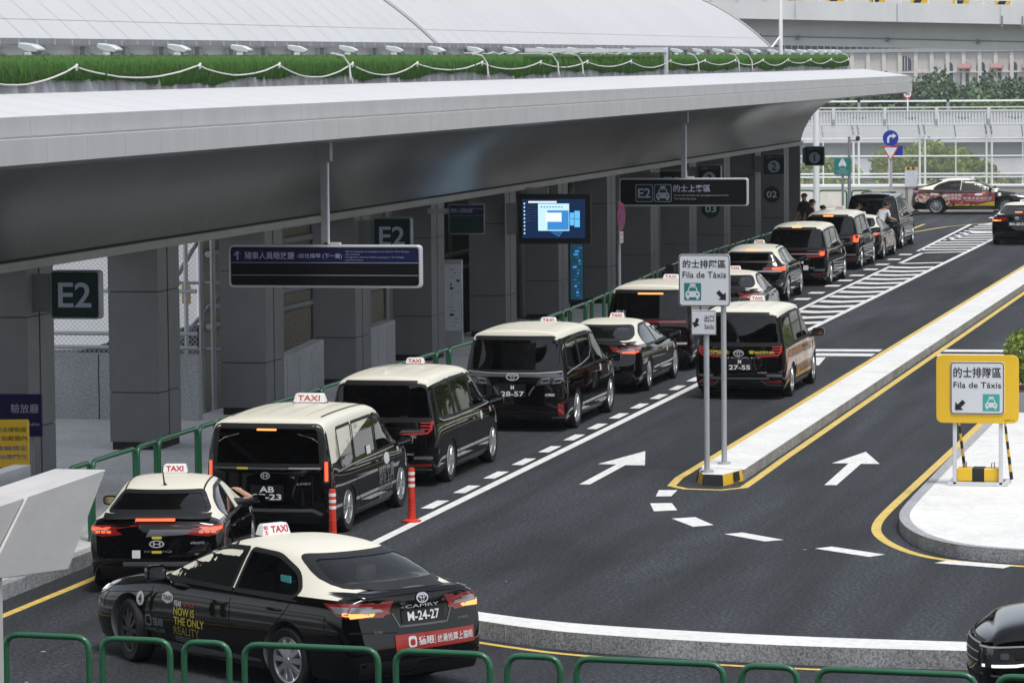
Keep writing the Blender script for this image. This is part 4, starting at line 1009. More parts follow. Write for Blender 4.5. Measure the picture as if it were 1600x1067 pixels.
# --- P: sedan crossing the end of the road
carP, sk = make_vehicle(SEDAN, 'sedan_taxi', 'sedan taxi with maroon printed flank crossing the road end, seen side on', 'taxi', None, (-15.72, 156.25, 0), R(-90))
taxi_sign(sk, carP, .05); sedan_front(sk, carP)
for s in ('R', 'L'):
    sk.patch(s, [(-2.38, .62), (-2.30, .92), (-1.4, .93), (1.02, .91), (1.0, .34), (-.92, .34), (-.98, .56), (-1.14, .70), (-1.55, .70), (-1.74, .50)], .0015, 'advert_wrap', M['wrap_red'], carP, .10)
    sk.patch(s, [(-2.3, .55), (-2.1, .80), (-1.5, .86), (-.9, .80), (-.8, .45), (-.95, .36), (-1.0, .6), (-1.2, .76), (-1.52, .76), (-1.72, .6), (-1.8, .45)], .003, 'advert_wrap', M['wrap_warm'], carP, .10)
    sk.patch(s, [(-.9, .345), (-.6, .42), (-.3, .37), (0, .43), (.3, .37), (.6, .47), (1.0, .52), (1.0, .345)], .003, 'advert_wrap', M['ad_yellow'], carP, .1)
    sk.text(s, '新東方皇城酒家', .32, .645, 'flank_lettering', M['ad_white'], carP, width=1.15, height=.11)
    sk.text(s, 'New Oriental Landmark Hotel', .32, .56, 'flank_lettering', M['ad_white'], carP, width=.95, height=.04)
    for k in range(2): sk.text(s, '漁家美饌', -.62, .76 - k * .13, 'flank_lettering', M['ad_white'], carP, width=.56, height=.11)
    sk.patch(s, [(.36 + x * .17, .80 + v * .05) for x, v in circle(1, 18)], .006, 'door_badge', M['ad_white'], carP, .2)
badge(sk, carP, 'R', 1.2, .80, .07)
sedan_tail(sk, carP, 'lamp_red')
# --- Q: dark sedan at the right edge
carQ, sk = make_vehicle(SEDAN, 'sedan_taxi', 'black sedan taxi with plate MA-60-53 at the right edge', 'taxi', None, (-11.52, 132.1, 0), 0)
sedan_tail(sk, carQ, 'lit_orange', 'lamp_red'); sedan_front(sk, carQ)
emblem(sk, carQ, -.02, .945, .15, .10, 'ovals')
number_plate(sk, carQ, [('MA-60-53', .52, .10)], .0, .74, .62, .15)
p_, n_ = sk.hit('B', 0, 1.12)
b = MB(); b.box((p_.x, p_.y + .06, p_.z + .015), (.24, .06, .04)); b.build('brake_light', M['lit_orange'], carQ, bevel=.004)
taxi_sign(sk, carQ, .10)
# --- R: car nose at the bottom right corner
SUVN = copy.deepcopy(SUV)
SUVN['st'][0].update(w=.80, wb=.77, wr=.70, zbelt=.84, zr=.90, zt=.93, dy={2: -.05, 6: -.03, 7: -.10})
SUVN['st'][1].update(y=2.06, w=.885, wb=.835, wr=.74, zbelt=.91, zr=.97, zt=1.0)
carR, sk = make_vehicle(SUVN, 'dark_car', 'shiny black car whose nose and headlight enter at the bottom right corner', 'car', None, (-1.50, 36.75, 0), R(97), has_cream=False)
for s in ('R', 'L'):
    h = sk.patch(s, [(2.12, .61), (2.12, .79), (1.62, .835), (1.50, .82), (1.68, .65)], .006, 'headlight', M['lamp_smoke'], carR, .05)
    sk.line(s, [(2.12, .80), (1.75, .825), (1.42, .84)], .016, .014, 'chrome_strip', M['chrome'], h)
    sk.line(s, [(2.10, .63), (1.80, .645), (1.70, .66), (1.62, .765)], .028, .014, 'light_strip', M['lit_white'], h)
    sk.patch(s, rrect(.08, .06, .02, 1.90, .73), .013, 'lamp_lens', M['grey_trim'], h, .1)
    sk.patch(s, rrect(.09, .07, .02, 1.76, .745), .013, 'lamp_lens', M['black_matt'], h, .1)
    sk.line(s, [(2.12, .55), (1.9, .54), (1.72, .56)], .02, .010, 'chrome_strip', M['grey_trim'], carR)
sk.patch('F', [(-.62, .62), (.62, .62), (.66, .86), (-.66, .86)], .006, 'grille', M['trim'], carR, .1)
for k in range(3): sk.line('F', [(-.64, .66 + k * .08), (.64, .66 + k * .08)], .014, .012, 'grille_bar', M['chrome'], carR)
sk.patch('F', [(-.7, .32), (.7, .32), (.66, .52), (-.66, .52)], .006, 'bumper', M['trim'], carR, .1)
emblem(sk, carR, 0, .76, .14, .14, 'ovals', view='F')
number_plate(sk, carR, [('MW-18-40', .42, .08)], 0, .44, .5, .12, view='F')

def squash(t, sx, sy, sz):
    t.scale = (sx, sy, sz)
    for w_ in t.children:
        if w_.name.split('.')[0] == 'wheel' and sx == sy and sz < sx:
            k = sz / sx; w_.location.z /= k; w_.scale.z = 1 / k
squash(carB, .91, .91, .865); squash(carC, 1, 1, .875); squash(carD, 1, 1, .90); squash(carE, 1, 1, .92); squash(carF, 1, 1, .92); squash(carG, 1, 1, .92)
squash(carH, 1, 1, .93); squash(carJ, 1, 1, .93); squash(carK, 1, 1, .90); squash(carL, 1, 1, .93); squash(carM, 1, 1, .94); squash(carN, 1, 1, .95); squash(carO, 1, 1, .95); squash(carQ, 1, 1, .96)
# ------------------------------------------------------------------ ground, road, markings
PZ = .18
b = MB(); b.quad((-900, -50, -4.2), (600, -50, -4.2), (600, 1600, -4.2), (-900, 1600, -4.2)); structure(b.build('ground', M['ground']))
b = MB(); b.b2(-16.95, 60, 33.9, 158.0, -4.1, 0); b.b2(-18.9, -16.95, 146.2, 158.0, -4.1, 0); b.b2(-30, -18.9, 146.2, 150.5, -4.1, 0); structure(b.build('road', M['asphalt']))
KERB = [(-15.74, 33.9), (-15.76, 62), (-15.60, 72), (-15.85, 80), (-16.55, 92), (-16.86, 98), (-16.9, 135), (-16.9, 146)]
def offs(poly, d):
    out = []
    for i, p in enumerate(poly):
        a = Vector(poly[max(i - 1, 0)]); c = Vector(poly[min(i + 1, len(poly) - 1)]); t = (c - a).normalized()
        out.append((p[0] + t.y * d, p[1] - t.x * d))
    return out
def curve(p, k=2):
    for _ in range(k):
        q = [p[0]]
        for a, c in zip(p[:-1], p[1:]): q += [(a[0] * .75 + c[0] * .25, a[1] * .75 + c[1] * .25), (a[0] * .25 + c[0] * .75, a[1] * .25 + c[1] * .75)]
        p = q + [p[-1]]
    return p
def ribbon(name, poly, w, z, m, closed=False):
    """painted strip along a centre line"""
    L_, R_ = offs(poly, -w / 2), offs(poly, w / 2); vs = []; n = len(poly)
    for a, c in zip(L_, R_): vs += [(*a, z), (*c, z)]
    fs = [(2 * i, 2 * i + 1, 2 * i + 3, 2 * i + 2) for i in range(n - 1)]
    b = MB(); b.add(vs, fs); o = structure(b.build(name, m)); return o
def solid_strip(name, left, right, z0, z1, mats, top_m=0, side_m=1, cap=True):
    n = len(left); vs = []
    for a, c in zip(left, right): vs += [(*a, z0), (*a, z1), (*c, z1), (*c, z0)]
    b = MB(); f_top = []; f_side = []
    for i in range(n - 1):
        k = 4 * i; f_top.append((k + 1, k + 2, k + 6, k + 5)); f_side += [(k, k + 1, k + 5, k + 4), (k + 2, k + 3, k + 7, k + 6)]
    if cap: f_side += [(0, 3, 2, 1), (4 * n - 4, 4 * n - 3, 4 * n - 2, 4 * n - 1)]
    b.add(vs, f_top, top_m); o = len(b.v); b.add(vs, f_side, side_m)
    bm = b.build(name, mats, smooth=0)
    me = bm.data; t = bmesh.new(); t.from_mesh(me); bmesh.ops.remove_doubles(t, verts=t.verts, dist=1e-4); bmesh.ops.recalc_face_normals(t, faces=t.faces); t.to_mesh(me); t.free()
    return structure(bm)
# left pavement and its kerb stones
kin = offs(KERB, -.16)
kin2 = [(kin[0][0], 33.9), (kin[0][0] + .0, 63.3)]
solid_strip('pavement', [(-70, 33.9), (-70, 63.3)], kin2, -4.0, PZ - .006, [M['pavement']], 0, 0)
kin3 = [(kin2[1][0], 63.3)] + kin[2:]
solid_strip('pavement', [(-20.0, p[1]) for p in kin3], kin3, -4.0, PZ - .006, [M['pavement']], 0, 0)
solid_strip('kerb', kin, KERB, -.5, PZ, [M['granite'], M['granite']])
# jointing lines across the paving
for i_, y in enumerate((60.9, 66.0, 72.0, 78.0, 84.0)):
    ribbon('paving_joint', [(-26, y + .6), (-16.0, y)], .03, PZ - .003, M['white_paint'] if i_ == 0 else M['seam'])
# near pavement below the frame, carrying the front railing
b = MB(); b.b2(-40, 30, 10, 33.9, -4, .14); structure(b.build('pavement', M['forecourt']))
# median between the lanes
ML = [(-9.83, 57.0)] + [(-9.83, y) for y in (70, 90, 110, 130, 146)]; MR = [(-9.12, 56.75)] + [(-9.12 if y < 100 else -9.10, y) for y in (70, 90, 110, 130, 146)]
solid_strip('median', ML, MR, -.3, .17, [M['pale_paving'], M['granite']])
b = MB()
nose = [(-9.83, 57.0), (-9.80, 56.45), (-9.66, 56.0), (-9.30, 55.95), (-9.12, 56.75)]
nz = [(x, y, -.1) for x, y in nose] + [(x + .03 * (1 if x < -9.5 else -1), y + .07, .165) for x, y in nose]
b.add(nz, [(5, 6, 7, 8, 9)], 0); b.add(nz, [(0, 1, 6, 5), (1, 2, 7, 6), (3, 4, 9, 8)], 1); b.add(nz, [(2, 3, 8, 7)], 2)
structure(b.build('median_nose', [M['pale_paving'], M['sign_yellow'], M['hazard_black']], smooth=0))
b = MB()
for (p, q) in (((-9.80, 56.45), (-9.83, 57.0)), ((-9.21, 56.35), (-9.16, 56.58))):
    b.add([(p[0] - .004 if p[0] < -9.5 else p[0] + .004, p[1] - .003, .03), (q[0] - .004 if p[0] < -9.5 else q[0] + .004, q[1] - .003, .03), (q[0] + (.026 if p[0] < -9.5 else -.022), q[1] + .05, .16), (p[0] + (.026 if p[0] < -9.5 else -.022), p[1] + .05, .16)], [(0, 1, 2, 3)])
structure(b.build('hazard_stripe', M['hazard_black'], smooth=0))
YL = [(-10.15, 140), (-10.15, 100), (-10.15, 60), (-10.16, 57.0), (-10.08, 55.9), (-9.80, 55.52), (-9.25, 55.45), (-8.98, 55.8), (-8.98, 57), (-9.0, 60), (-9.0, 100), (-9.0, 140)]
ribbon('yellow_line', YL, .13, .004, M['yellow_paint'])
# right hand island
IK = [(-3.0, 47.55), (-4.17, 47.80), (-5.0, 48.14), (-5.58, 49.0), (-5.95, 50.15), (-6.14, 51.2), (-6.21, 52.2), (-6.24, 56), (-6.27, 60), (-6.30, 81), (-6.3, 146)]
IK = curve(IK)
solid_strip('traffic_island', IK, [(12, max(p[1], 47.5)) for p in IK], -.3, .17, [M['pale_paving'], M['granite']])
IKi = offs(IK, .14)
ribbon('island_kerb_top', [((a[0] + c[0]) / 2, (a[1] + c[1]) / 2) for a, c in zip(IK, IKi)], .14, .175, M['wall_granite'])
ribbon('yellow_line', curve([(-3.0, 47.30), (-4.10, 47.55), (-5.1, 47.95), (-5.62, 48.55), (-6.05, 49.5), (-6.34, 50.5), (-6.47, 51.4), (-6.53, 52.6), (-6.52, 56), (-6.50, 66), (-6.5, 140)]), .13, .004, M['yellow_paint'])
# curved median strip in the foreground
FB = [(-10.6, 42.1), (-9.73, 41.40), (-9.05, 40.95), (-8.38, 40.62), (-7.16, 40.30), (-5.84, 40.08), (-4.5, 40.0), (-2, 39.95), (6, 39.9)]
FF = [(-10.35, 41.25), (-9.53, 40.72), (-8.9, 40.28), (-8.25, 39.95), (-7.05, 39.62), (-5.74, 39.42), (-4.45, 39.38), (-2, 39.36), (6, 39.3)]
FB, FF = curve(FB), curve(FF)
solid_strip('foreground_median', FB, FF, -.3, .20, [M['pale_paving'], M['granite']])
b = MB()
for i in range(len(FF) - 1):   # joints between the kerb stones
    for k in (range(1) if i % 2 == 0 else ()):
        t = k / 3; x, y = FF[i][0] * (1 - t) + FF[i + 1][0] * t, FF[i][1] * (1 - t) + FF[i + 1][1] * t
        if x < 1: b.b2(x - .005, x + .005, y - .004, y + .01, .002, .196)
structure(b.build('kerb_joint', M['seam'], smooth=0))
ribbon('yellow_line', curve([(-10.6, 41.25), (-9.65, 40.55), (-9.0, 40.1), (-8.30, 39.70), (-7.05, 39.36), (-5.74, 39.15), (-4.4, 39.08), (4, 39.0)]), .10, .004, M['yellow_paint'])
ribbon('yellow_line', [(-15.30, 36), (-15.30, 60), (-15.2, 72), (-15.45, 80), (-16.1, 92), (-16.45, 98), (-16.5, 146)], .12, .004, M['yellow_paint'])
# white markings
ribbon('lane_line', [(-12.75, 46.6), (-12.74, 70), (-12.75, 90), (-12.75, 146)], .15, .004, M['white_paint'])
def marks(name, polys, m=None):
    b = MB()
    for p in polys: b.add([(x, y, .0045) for x, y in p], [tuple(range(len(p)))])
    return structure(b.build(name, m or M['white_paint'], smooth=0))
for k in range(17):
    y = 52.55 + k * 1.975
    marks('lane_dash', [[(-13.09, y), (-12.91, y), (-12.91, y + 1.0), (-13.09, y + 1.0)]])
ribbon('hatch_edge', [(-13.93, 92.2), (-14.05, 100), (-14.12, 108), (-14.17, 116.5)], .13, .0045, M['white_paint'])
ribbon('hatch_edge', [(-14.40, 125.5), (-14.72, 146)], .13, .0045, M['white_paint'])
for k in range(13):
    y = 90.6 + k * 2.05; xl = -13.85 - .3 * (k / 13); bnd = .35
    if y < 93: xl = -12.75 - (y + 1.9 - 90) * .24
    marks('hatch_stripe', [[(xl, y + .15), (-13.4 if xl < -13.4 else xl, y - .05), (-12.78, y + .35), (-12.78, y + 1.20), (-13.4 if xl < -13.4 else xl, y + .80), (xl, y + 1.05)]])
for k in range(12):
    y = 126 + k * 1.75; marks('hatch_stripe', [[(-14.4, y), (-12.8, y + .3), (-12.8, y + .95), (-14.4, y + .7)]])
marks('bay_marking', [[(-14.17, 117.6), (-12.8, 118.3), (-12.8, 118.8), (-14.17, 118.1)]]); marks('bay_marking', [[(-14.2, 124.2), (-12.8, 124.9), (-12.8, 125.4), (-14.2, 124.7)]])
marks('bay_marking', [[(-14.17, 117.6), (-14.02, 117.6), (-14.05, 124.6), (-14.2, 124.6)]])
for y in (94.6, 97.2, 99.9, 102.6, 105.8, 108.4, 111.0, 114.2, 117, 120, 123): marks('bay_tick', [[(-14.75, y), (-14.35, y), (-14.35, y + .75), (-14.75, y + .75)]])
marks('stop_line', [[(-11.75, 82.25), (-10.28, 82.3), (-10.28, 82.95), (-11.75, 82.9)]]); marks('stop_line', [[(-11.55, 81.0), (-10.28, 81.0), (-10.28, 81.75), (-11.55, 81.75)]])
marks('stop_line', [[(-8.92, 82.4), (-6.6, 82.5), (-6.6, 83.15), (-8.92, 83.05)]]); marks('stop_line', [[(-8.92, 81.1), (-6.6, 81.15), (-6.6, 81.85), (-8.92, 81.8)]])
marks('triangle_marking', [[(-11.62, 78.5), (-11.05, 78.5), (-11.2, 80.6), (-11.5, 80.6)]])
marks('road_arrow', [[(-11.48, 55.9), (-11.32, 55.9), (-11.31, 58.68), (-11.0, 58.68), (-11.40, 60.85), (-11.77, 58.78), (-11.47, 58.76)]])
marks('road_arrow', [[(-7.85, 56.3), (-7.67, 56.33), (-7.70, 59.36), (-7.41, 59.38), (-7.86, 61.2), (-8.16, 59.38), (-7.90, 59.4)]])
marks('road_arrow', [[(-14.3, 133), (-14.15, 133), (-13.95, 139.0), (-12.9, 139.6), (-12.9, 138.2), (-12.2, 140.4), (-12.9, 142.2), (-12.9, 141.0), (-14.1, 140.4)]])
ribbon('triangle_marking', [(-14.2, 146.0), (-13.5, 149.5), (-11.9, 150.2), (-13.0, 147.2), (-14.2, 146.0)], .16, .0045, M['white_paint'])
ribbon('yellow_line', [(-16.4, 134), (-16.2, 139), (-15.4, 144), (-14.0, 147.5), (-11, 149.2)], .14, .004, M['yellow_paint'])
for x in (-14.6, -12.9, -11.2, -9.4): marks('give_way_dash', [[(x, 151.4), (x + 1.0, 151.4), (x + 1.0, 152.6), (x, 152.6)]])
for p in ([(-10.06, 54.5), (-10.16, 55.3), (-9.89, 55.35), (-9.84, 54.55)], [(-9.98, 53.62), (-9.68, 53.7), (-9.45, 52.85), (-9.75, 52.67)], [(-9.35, 51.87), (-9.06, 52.08), (-8.66, 51.22), (-8.9, 50.99)],
          [(-8.35, 50.26), (-8.14, 50.46), (-7.48, 49.76), (-7.7, 49.56)], [(-6.95, 48.93), (-6.76, 49.16), (-5.98, 48.46), (-6.15, 48.2)], [(-5.27, 47.73), (-5.13, 48.02), (-4.27, 47.66), (-4.38, 47.36)]):
    marks('turning_dash', [p])

# ------------------------------------------------------------------ terminal building with its canopy
Y0, Y1 = 30.0, 129.2
tb = thing('terminal_building', 'long grey terminal building with white vaulted roof, sweeping canopy and dark columns', 'building', (-19, 60, 0))
def wp(o):                       # keep world coordinates under the building's empty
    o.location = (19, -60, 0); return o
SOF = [(-15.03, 5.185), (-15.25, 5.12), (-15.9, 5.125), (-16.84, 5.08), (-17.3, 5.02), (-17.58, 4.95), (-17.87, 4.83), (-18.15, 4.64), (-18.33, 4.47), (-18.46, 4.30), (-18.63, 4.00), (-18.73, 3.75), (-18.78, 3.56)]
XZ = lambda u, v, w_: (u, w_, v)
b = MB(); b.prism(SOF + [(-19.65, 3.56), (-19.65, 5.88), (-16.6, 5.88), (-15.06, 5.44)], XZ, Y0, Y1)
wp(b.build('soffit', M['soffit'], tb, smooth=30))
b = MB(); b.prism([(-15.0, 5.18), (-15.0, 5.47), (-15.05, 5.475), (-15.05, 5.2)], XZ, Y0, Y1 + .02)
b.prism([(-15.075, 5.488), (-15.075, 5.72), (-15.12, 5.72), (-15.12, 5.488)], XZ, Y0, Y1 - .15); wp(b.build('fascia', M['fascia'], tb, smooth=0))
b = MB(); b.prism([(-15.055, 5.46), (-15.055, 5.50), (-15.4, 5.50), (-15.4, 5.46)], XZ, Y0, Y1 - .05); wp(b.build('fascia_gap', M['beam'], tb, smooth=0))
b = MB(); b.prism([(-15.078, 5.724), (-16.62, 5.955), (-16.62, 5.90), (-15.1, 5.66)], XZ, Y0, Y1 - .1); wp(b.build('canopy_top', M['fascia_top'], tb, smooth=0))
b = MB(); y = 41.0
while y < Y1 - .5:
    b.b2(-14.998, -14.996, y - .005, y + .005, 5.19, 5.47); y2 = y + 1.1
    b.b2(-15.073, -15.071, y2 - .005, y2 + .005, 5.49, 5.72)
    y += 1.445
wp(b.build('panel_joint', M['fascia_joint'], tb, smooth=0))['kind'] = 'stuff'
b = MB(); y = 42.1
while y < Y1 - .5:
    b.add([(-15.08, y - .007, 5.7285), (-15.08, y + .007, 5.7285), (-16.6, y + .307, 5.957), (-16.6, y + .293, 5.957)], [(0, 1, 2, 3)]); y += 1.445
wp(b.build('canopy_seam', M['roof_seam'], tb, smooth=0))['kind'] = 'stuff'
b = MB(); y = 42.0
while y < Y1 - .5:
    vs = []
    for i, (x, z) in enumerate(SOF[1:]): vs += [(x + .004, y - .007 , z - .004), (x + .004, y + .007, z - .004)]
    b.add(vs, [(2 * i, 2 * i + 1, 2 * i + 3, 2 * i + 2) for i in range(len(SOF) - 2)]); y += 1.445
wp(b.build('soffit_joint', M['seam'], tb))['kind'] = 'stuff'
b = MB(); b.prism([(-18.74, 3.40), (-18.74, 3.525), (-18.80, 3.54), (-19.66, 3.54), (-19.66, 3.40)], XZ, Y0, Y1 + .3); wp(b.build('beam', M['beam'], tb, smooth=0))
b = MB(); b.prism([(-18.77, 3.527), (-18.77, 3.565), (-18.86, 3.565), (-18.86, 3.527)], XZ, Y0, Y1); wp(b.build('shadow_gap', M['joint'], tb, smooth=0))
b = MB(); b.prism([(-16.96, 5.86), (-16.96, 6.20), (-17.15, 6.20), (-17.15, 5.86)], XZ, Y0, Y1 - 1.4)
b.prism([(-17.15, 5.86), (-17.15, 6.05), (-19.9, 6.05), (-19.9, 5.86)], XZ, Y0, Y1 - 1.4); wp(b.build('parapet', M['stained'], tb, smooth=0))
# vaulted roof: shallow arch rising behind the gutter
b = MB(); prof = []
for i in range(26):
    s = 2.75 * i / 25; prof.append((-19.65 - s, 6.62 + .98 * s - .115 * s * s))
b.prism(prof + [(-22.4, 8.0), (-20.2, 6.5), (-20.2, 6.0), (-19.66, 6.0)], XZ, Y0, 128.8); wp(b.build('vault', M['roof_skin'], tb, smooth=25))
b = MB(); y = 40.0; k = 0
while y < 128.5:
    w_ = .008
    vs = []
    for (x, z) in prof: vs += [(x + .004, y - w_, z + .005), (x + .004, y + w_, z + .005)]
    b.add(vs, [(2 * i, 2 * i + 1, 2 * i + 3, 2 * i + 2) for i in range(len(prof) - 1)]); y += 1.25
for s in (.42, 2.6): 
    z = 6.62 + .98 * s - .115 * s * s; b.quad((-19.65 - s, Y0, z + .006), (-19.66 - s - .016, Y0, z + .02), (-19.66 - s - .016, 128.7, z + .02), (-19.65 - s, 128.7, z + .006))
wp(b.build('vault_seam', M['roof_seam'], tb))['kind'] = 'stuff'
b = MB(); vs = []
for yy in (81.0, 128.72):
    b = MB(); b.tube([(x + .01, yy, z + .02) for x, z in prof], .05, 6); wp(b.build('vault_rib', M['seam'], tb))
# gutter rail on struts along the foot of the vault
b = MB(); b.b2(-19.62, -19.44, Y0, 128.6, 6.60, 6.625); b.b2(-19.46, -19.435, Y0, 128.6, 6.625, 6.70); b.b2(-19.62, -19.44, Y0, 128.6, 6.70, 6.715); wp(b.build('gutter_rail', M['steel'], tb, smooth=0))
b = MB(); b.box((-19.43, 0, 6.66), (.03, .04, .08)); fin = b.build('gutter_fin', M['galv'], tb, smooth=0); wp(fin)
b = MB(); b.b2(-19.56, -19.48, -.05, .05, 6.05, 6.60); stt = b.build('strut', M['steel'], tb, smooth=0); wp(stt)
b = MB(); b.tube([(-19.52, .06, 6.58), (-19.45, 1.05, 6.28)], .035, 6); brc = b.build('brace', M['steel'], tb, smooth=0); wp(brc)
for i in range(96):
    y = 52.2 + .80 * i
    if i < 96:
        c = fin if i == 0 else fin.copy()
        if i: C.objects.link(c); c.parent = tb
        c.location = (19, y - 60, 0)
for i in range(38):
    y = 53.0 + 2.0 * i
    for o_ in (stt, brc):
        c = o_ if i == 0 else o_.copy()
        if i: C.objects.link(c); c.parent = tb
        c.location = (19, y - 60, 0)
# columns
def column_bm():
    b = MB(); zt = 3.41
    def seg(x0, x1, y0, y1, m):
        for (z0, z1) in ((.30, 1.085), (1.10, 2.695), (2.71, zt)): b.b2(x0, x1, y0, y1, z0, z1, m)
    seg(-.83, 0, 0, .48, 0); seg(-.83, -.004, .56, 1.15, 0)
    b.b2(-.80, -.03, .02, 1.13, PZ - .01, zt - .002, 1)
    return b.build('column', [M['column'], M['joint']], tb, smooth=0)
col = column_bm()
for i in range(14):
    y = 46.12 + 6.1 * i if i < 6 else 46.12 + 6.1 * 5 + 6.02 * (i - 5) + (.9 if i >= 6 else 0) - (.25 if i >= 7 else 0)
    c = col if i == 0 else col.copy()
    if i: C.objects.link(c); c.parent = tb
    c.location = (-18.8 + 19, y - 60, 0)
b = MB(); b.b2(-19.55, -18.88, 129.6, 129.8, PZ, 3.45); wp(b.build('end_wall', M['column'], tb, smooth=0))
b = MB(); b.b2(-20.05, -19.9, 86.5, 130.2, PZ, 6.0); wp(b.build('back_wall', M['column'], tb, smooth=0))

# artificial turf hung over the parapet
rnd = random.Random(3)
sec = [(-16.93, 6.065), (-16.90, 6.13), (-16.885, 6.23), (-16.88, 6.30), (-16.90, 6.37), (-16.96, 6.415), (-17.06, 6.435), (-17.25, 6.44), (-17.5, 6.42), (-17.75, 6.30)]
ny = 1000; b = MB(); vs = []
ph = [(rnd.uniform(2, 30), rnd.uniform(0, 6), rnd.uniform(.004, .014)) for _ in range(16)]
edge = 0
for j in range(ny + 1):
    y = 40 + (127.6 - 40) * j / ny
    wv = sum(a * math.sin(f * y + q) for f, q, a in ph); edge = edge * .9 + rnd.uniform(-.012, .012)
    flap = .045 * math.sin(y * .55) + .02 * math.sin(y * 2.1 + 1)
    for i, (x, z) in enumerate(sec):
        k = 1 if i < 5 else .4
        vs.append((x + wv * k + rnd.uniform(-.006, .006), y, z + (edge + flap if i == 0 else 0) + rnd.uniform(-.008, .008) * (1 if i > 3 else .3)))
m_ = len(sec)
fs = [(j * m_ + i, (j + 1) * m_ + i, (j + 1) * m_ + i + 1, j * m_ + i + 1) for j in range(ny) for i in range(m_ - 1)]
b.add(vs, fs)
for q in range(26000):           # loose blades
    j = rnd.randrange(ny); i = rnd.choice((0, 0, 1, 1, 2, 2, 3, 3, 4, 5, 6)); a = Vector(vs[j * m_ + i]); c = Vector(vs[j * m_ + i + 1]); p = a.lerp(c, rnd.random()) + Vector((.004, rnd.uniform(-.05, .05), 0))
    l = rnd.uniform(.03, .08); w_ = rnd.uniform(.004, .010)
    b.add([p + Vector((0, -w_, 0)), p + Vector((0, w_, 0)), p + Vector((rnd.uniform(.005, .03), rnd.uniform(-.02, .02), -l if i < 4 else l * .5))], [(0, 1, 2)])
stuff(b.build('artificial_turf', M['turf'], smooth=60), 'strip of bright green artificial turf draped along the canopy parapet', 'turf')
# ropes
kn = [39.8, 44.2, 48.84, 54.39, 58.63, 63.12, 67.67, 72.89, 78.3, 83.2, 88.34, 93.53, 98.6, 103.5, 108.4, 113.2, 118, 122.6, 126.8]
path = []
for a, c in zip(kn[:-1], kn[1:]):
    sag = rnd.uniform(.15, .24) if c < 70 else rnd.uniform(.10, .17)
    for i in range(12):
        t = i / 12; path.append((-16.845, a + (c - a) * t, 6.29 - sag * 4 * t * (1 - t) + rnd.uniform(-.004, .004)))
path.append((-16.845, kn[-1], 6.29))
b = MB(); b.tube(path, .013, 6); rp = tag(b.build('rope', M['rope']), 'white rope looped in long sagging curves along the green turf', 'rope')
for y in kn[2:]:
    b = MB(); b.tube([(-16.84, y - .03, 6.27), (-16.82, y, 6.31), (-16.84, y + .02, 6.27), (-16.83, y - .01, 6.24)], .02, 6); b.build('knot', M['rope'], rp)
for y in (62.9, 73.3, 80.0, 82.6, 97.5, 104, 106.3, 127.0):
    b = MB(); b.tube([(-17.0, y - .5, 6.47), (-16.9, y - .15, 6.43), (-16.83, y, 6.28), (-16.82, y + .03, 6.12), (-16.80, y + .08, 5.97)], .018, 6)
    b.tube([(-16.82, y, 6.28), (-16.80, y - .06, 6.15), (-16.80, y - .05, 6.02)], .014, 6)
    b.build('rope_end', M['rope'], rp)
b = MB()
pth = [(-17.2, 73.0 + i * .5, 6.47 + rnd.uniform(-.02, .03)) for i in range(34)]
b.tube(pth, .016, 5); b.build('rope_coil', M['rope'], rp)
# floodlights standing on the parapet
def floodlight():
    t = thing('floodlight', 'small white floodlight on the canopy parapet above the green turf', 'floodlight', (0, 0, 0), 0, 'white floodlights along the turf')
    b = MB(); b.prism(round_poly([(-.16, .11), (-.05, .06), (.13, .04), (.18, .09), (.06, .15), (-.15, .18)], .025), lambda u, v, w_: (u, w_, v), -.09, .09); b.build('lamp_housing', M['galv_light'], t, bevel=.012)
    b = MB(); b.box((0, -.02, .025), (.10, .14, .05)); b.box((0, 0, .06), (.03, .03, .08)); b.build('bracket', M['white'], t, smooth=0)
    return t
fl = floodlight(); ys_ = [45.1 + 3.24 * i for i in range(22)] + [116.6, 119.2, 121.6, 123.8, 125.6, 127.2]
for i, y in enumerate(ys_):
    o_ = fl if i == 0 else dup_tree(fl, fl['label'])
    o_.location = (-17.28, y, 6.435); o_.rotation_euler = (0, 0, R(rnd.uniform(-12, 12)))
# steel portal standing at the turf
pt = thing('steel_portal', 'grey steel portal frame straddling the turf beside the sagging rope', 'frame', (-17.3, 93, 6.0))
b = MB(); b.b2(.42, .50, -.06, .06, -.05, .55); b.build('post', M['galv_light'], pt, smooth=0)
b = MB(); b.b2(-.3, .50, -.06, .06, .55, .62); b.build('crossbar', M['galv_light'], pt, smooth=0)
b = MB(); b.b2(.42, .48, -16, -.06, .50, .58); b.build('long_rail', M['galv_light'], pt, smooth=0)
lp = thing('lamp_pole', 'tall thin white pole rising from the end of the vaulted roof', 'pole', (-19.42, 129.0, 5.6))
b = MB(); b.cyl((0, 0, 0), (0, 0, 5.5), .07, .06, 12); b.build('pole', M['white'], lp)
b = MB(); b.tube([(-.5, -.6, .75), (0, 0, 1.5)], .04, 6); b.build('stay', M['white'], lp)
b = MB(); b.cyl((0, 0, .38), (0, 0, .44), .16, .16, 12); b.build('base_plate', M['white'], lp)

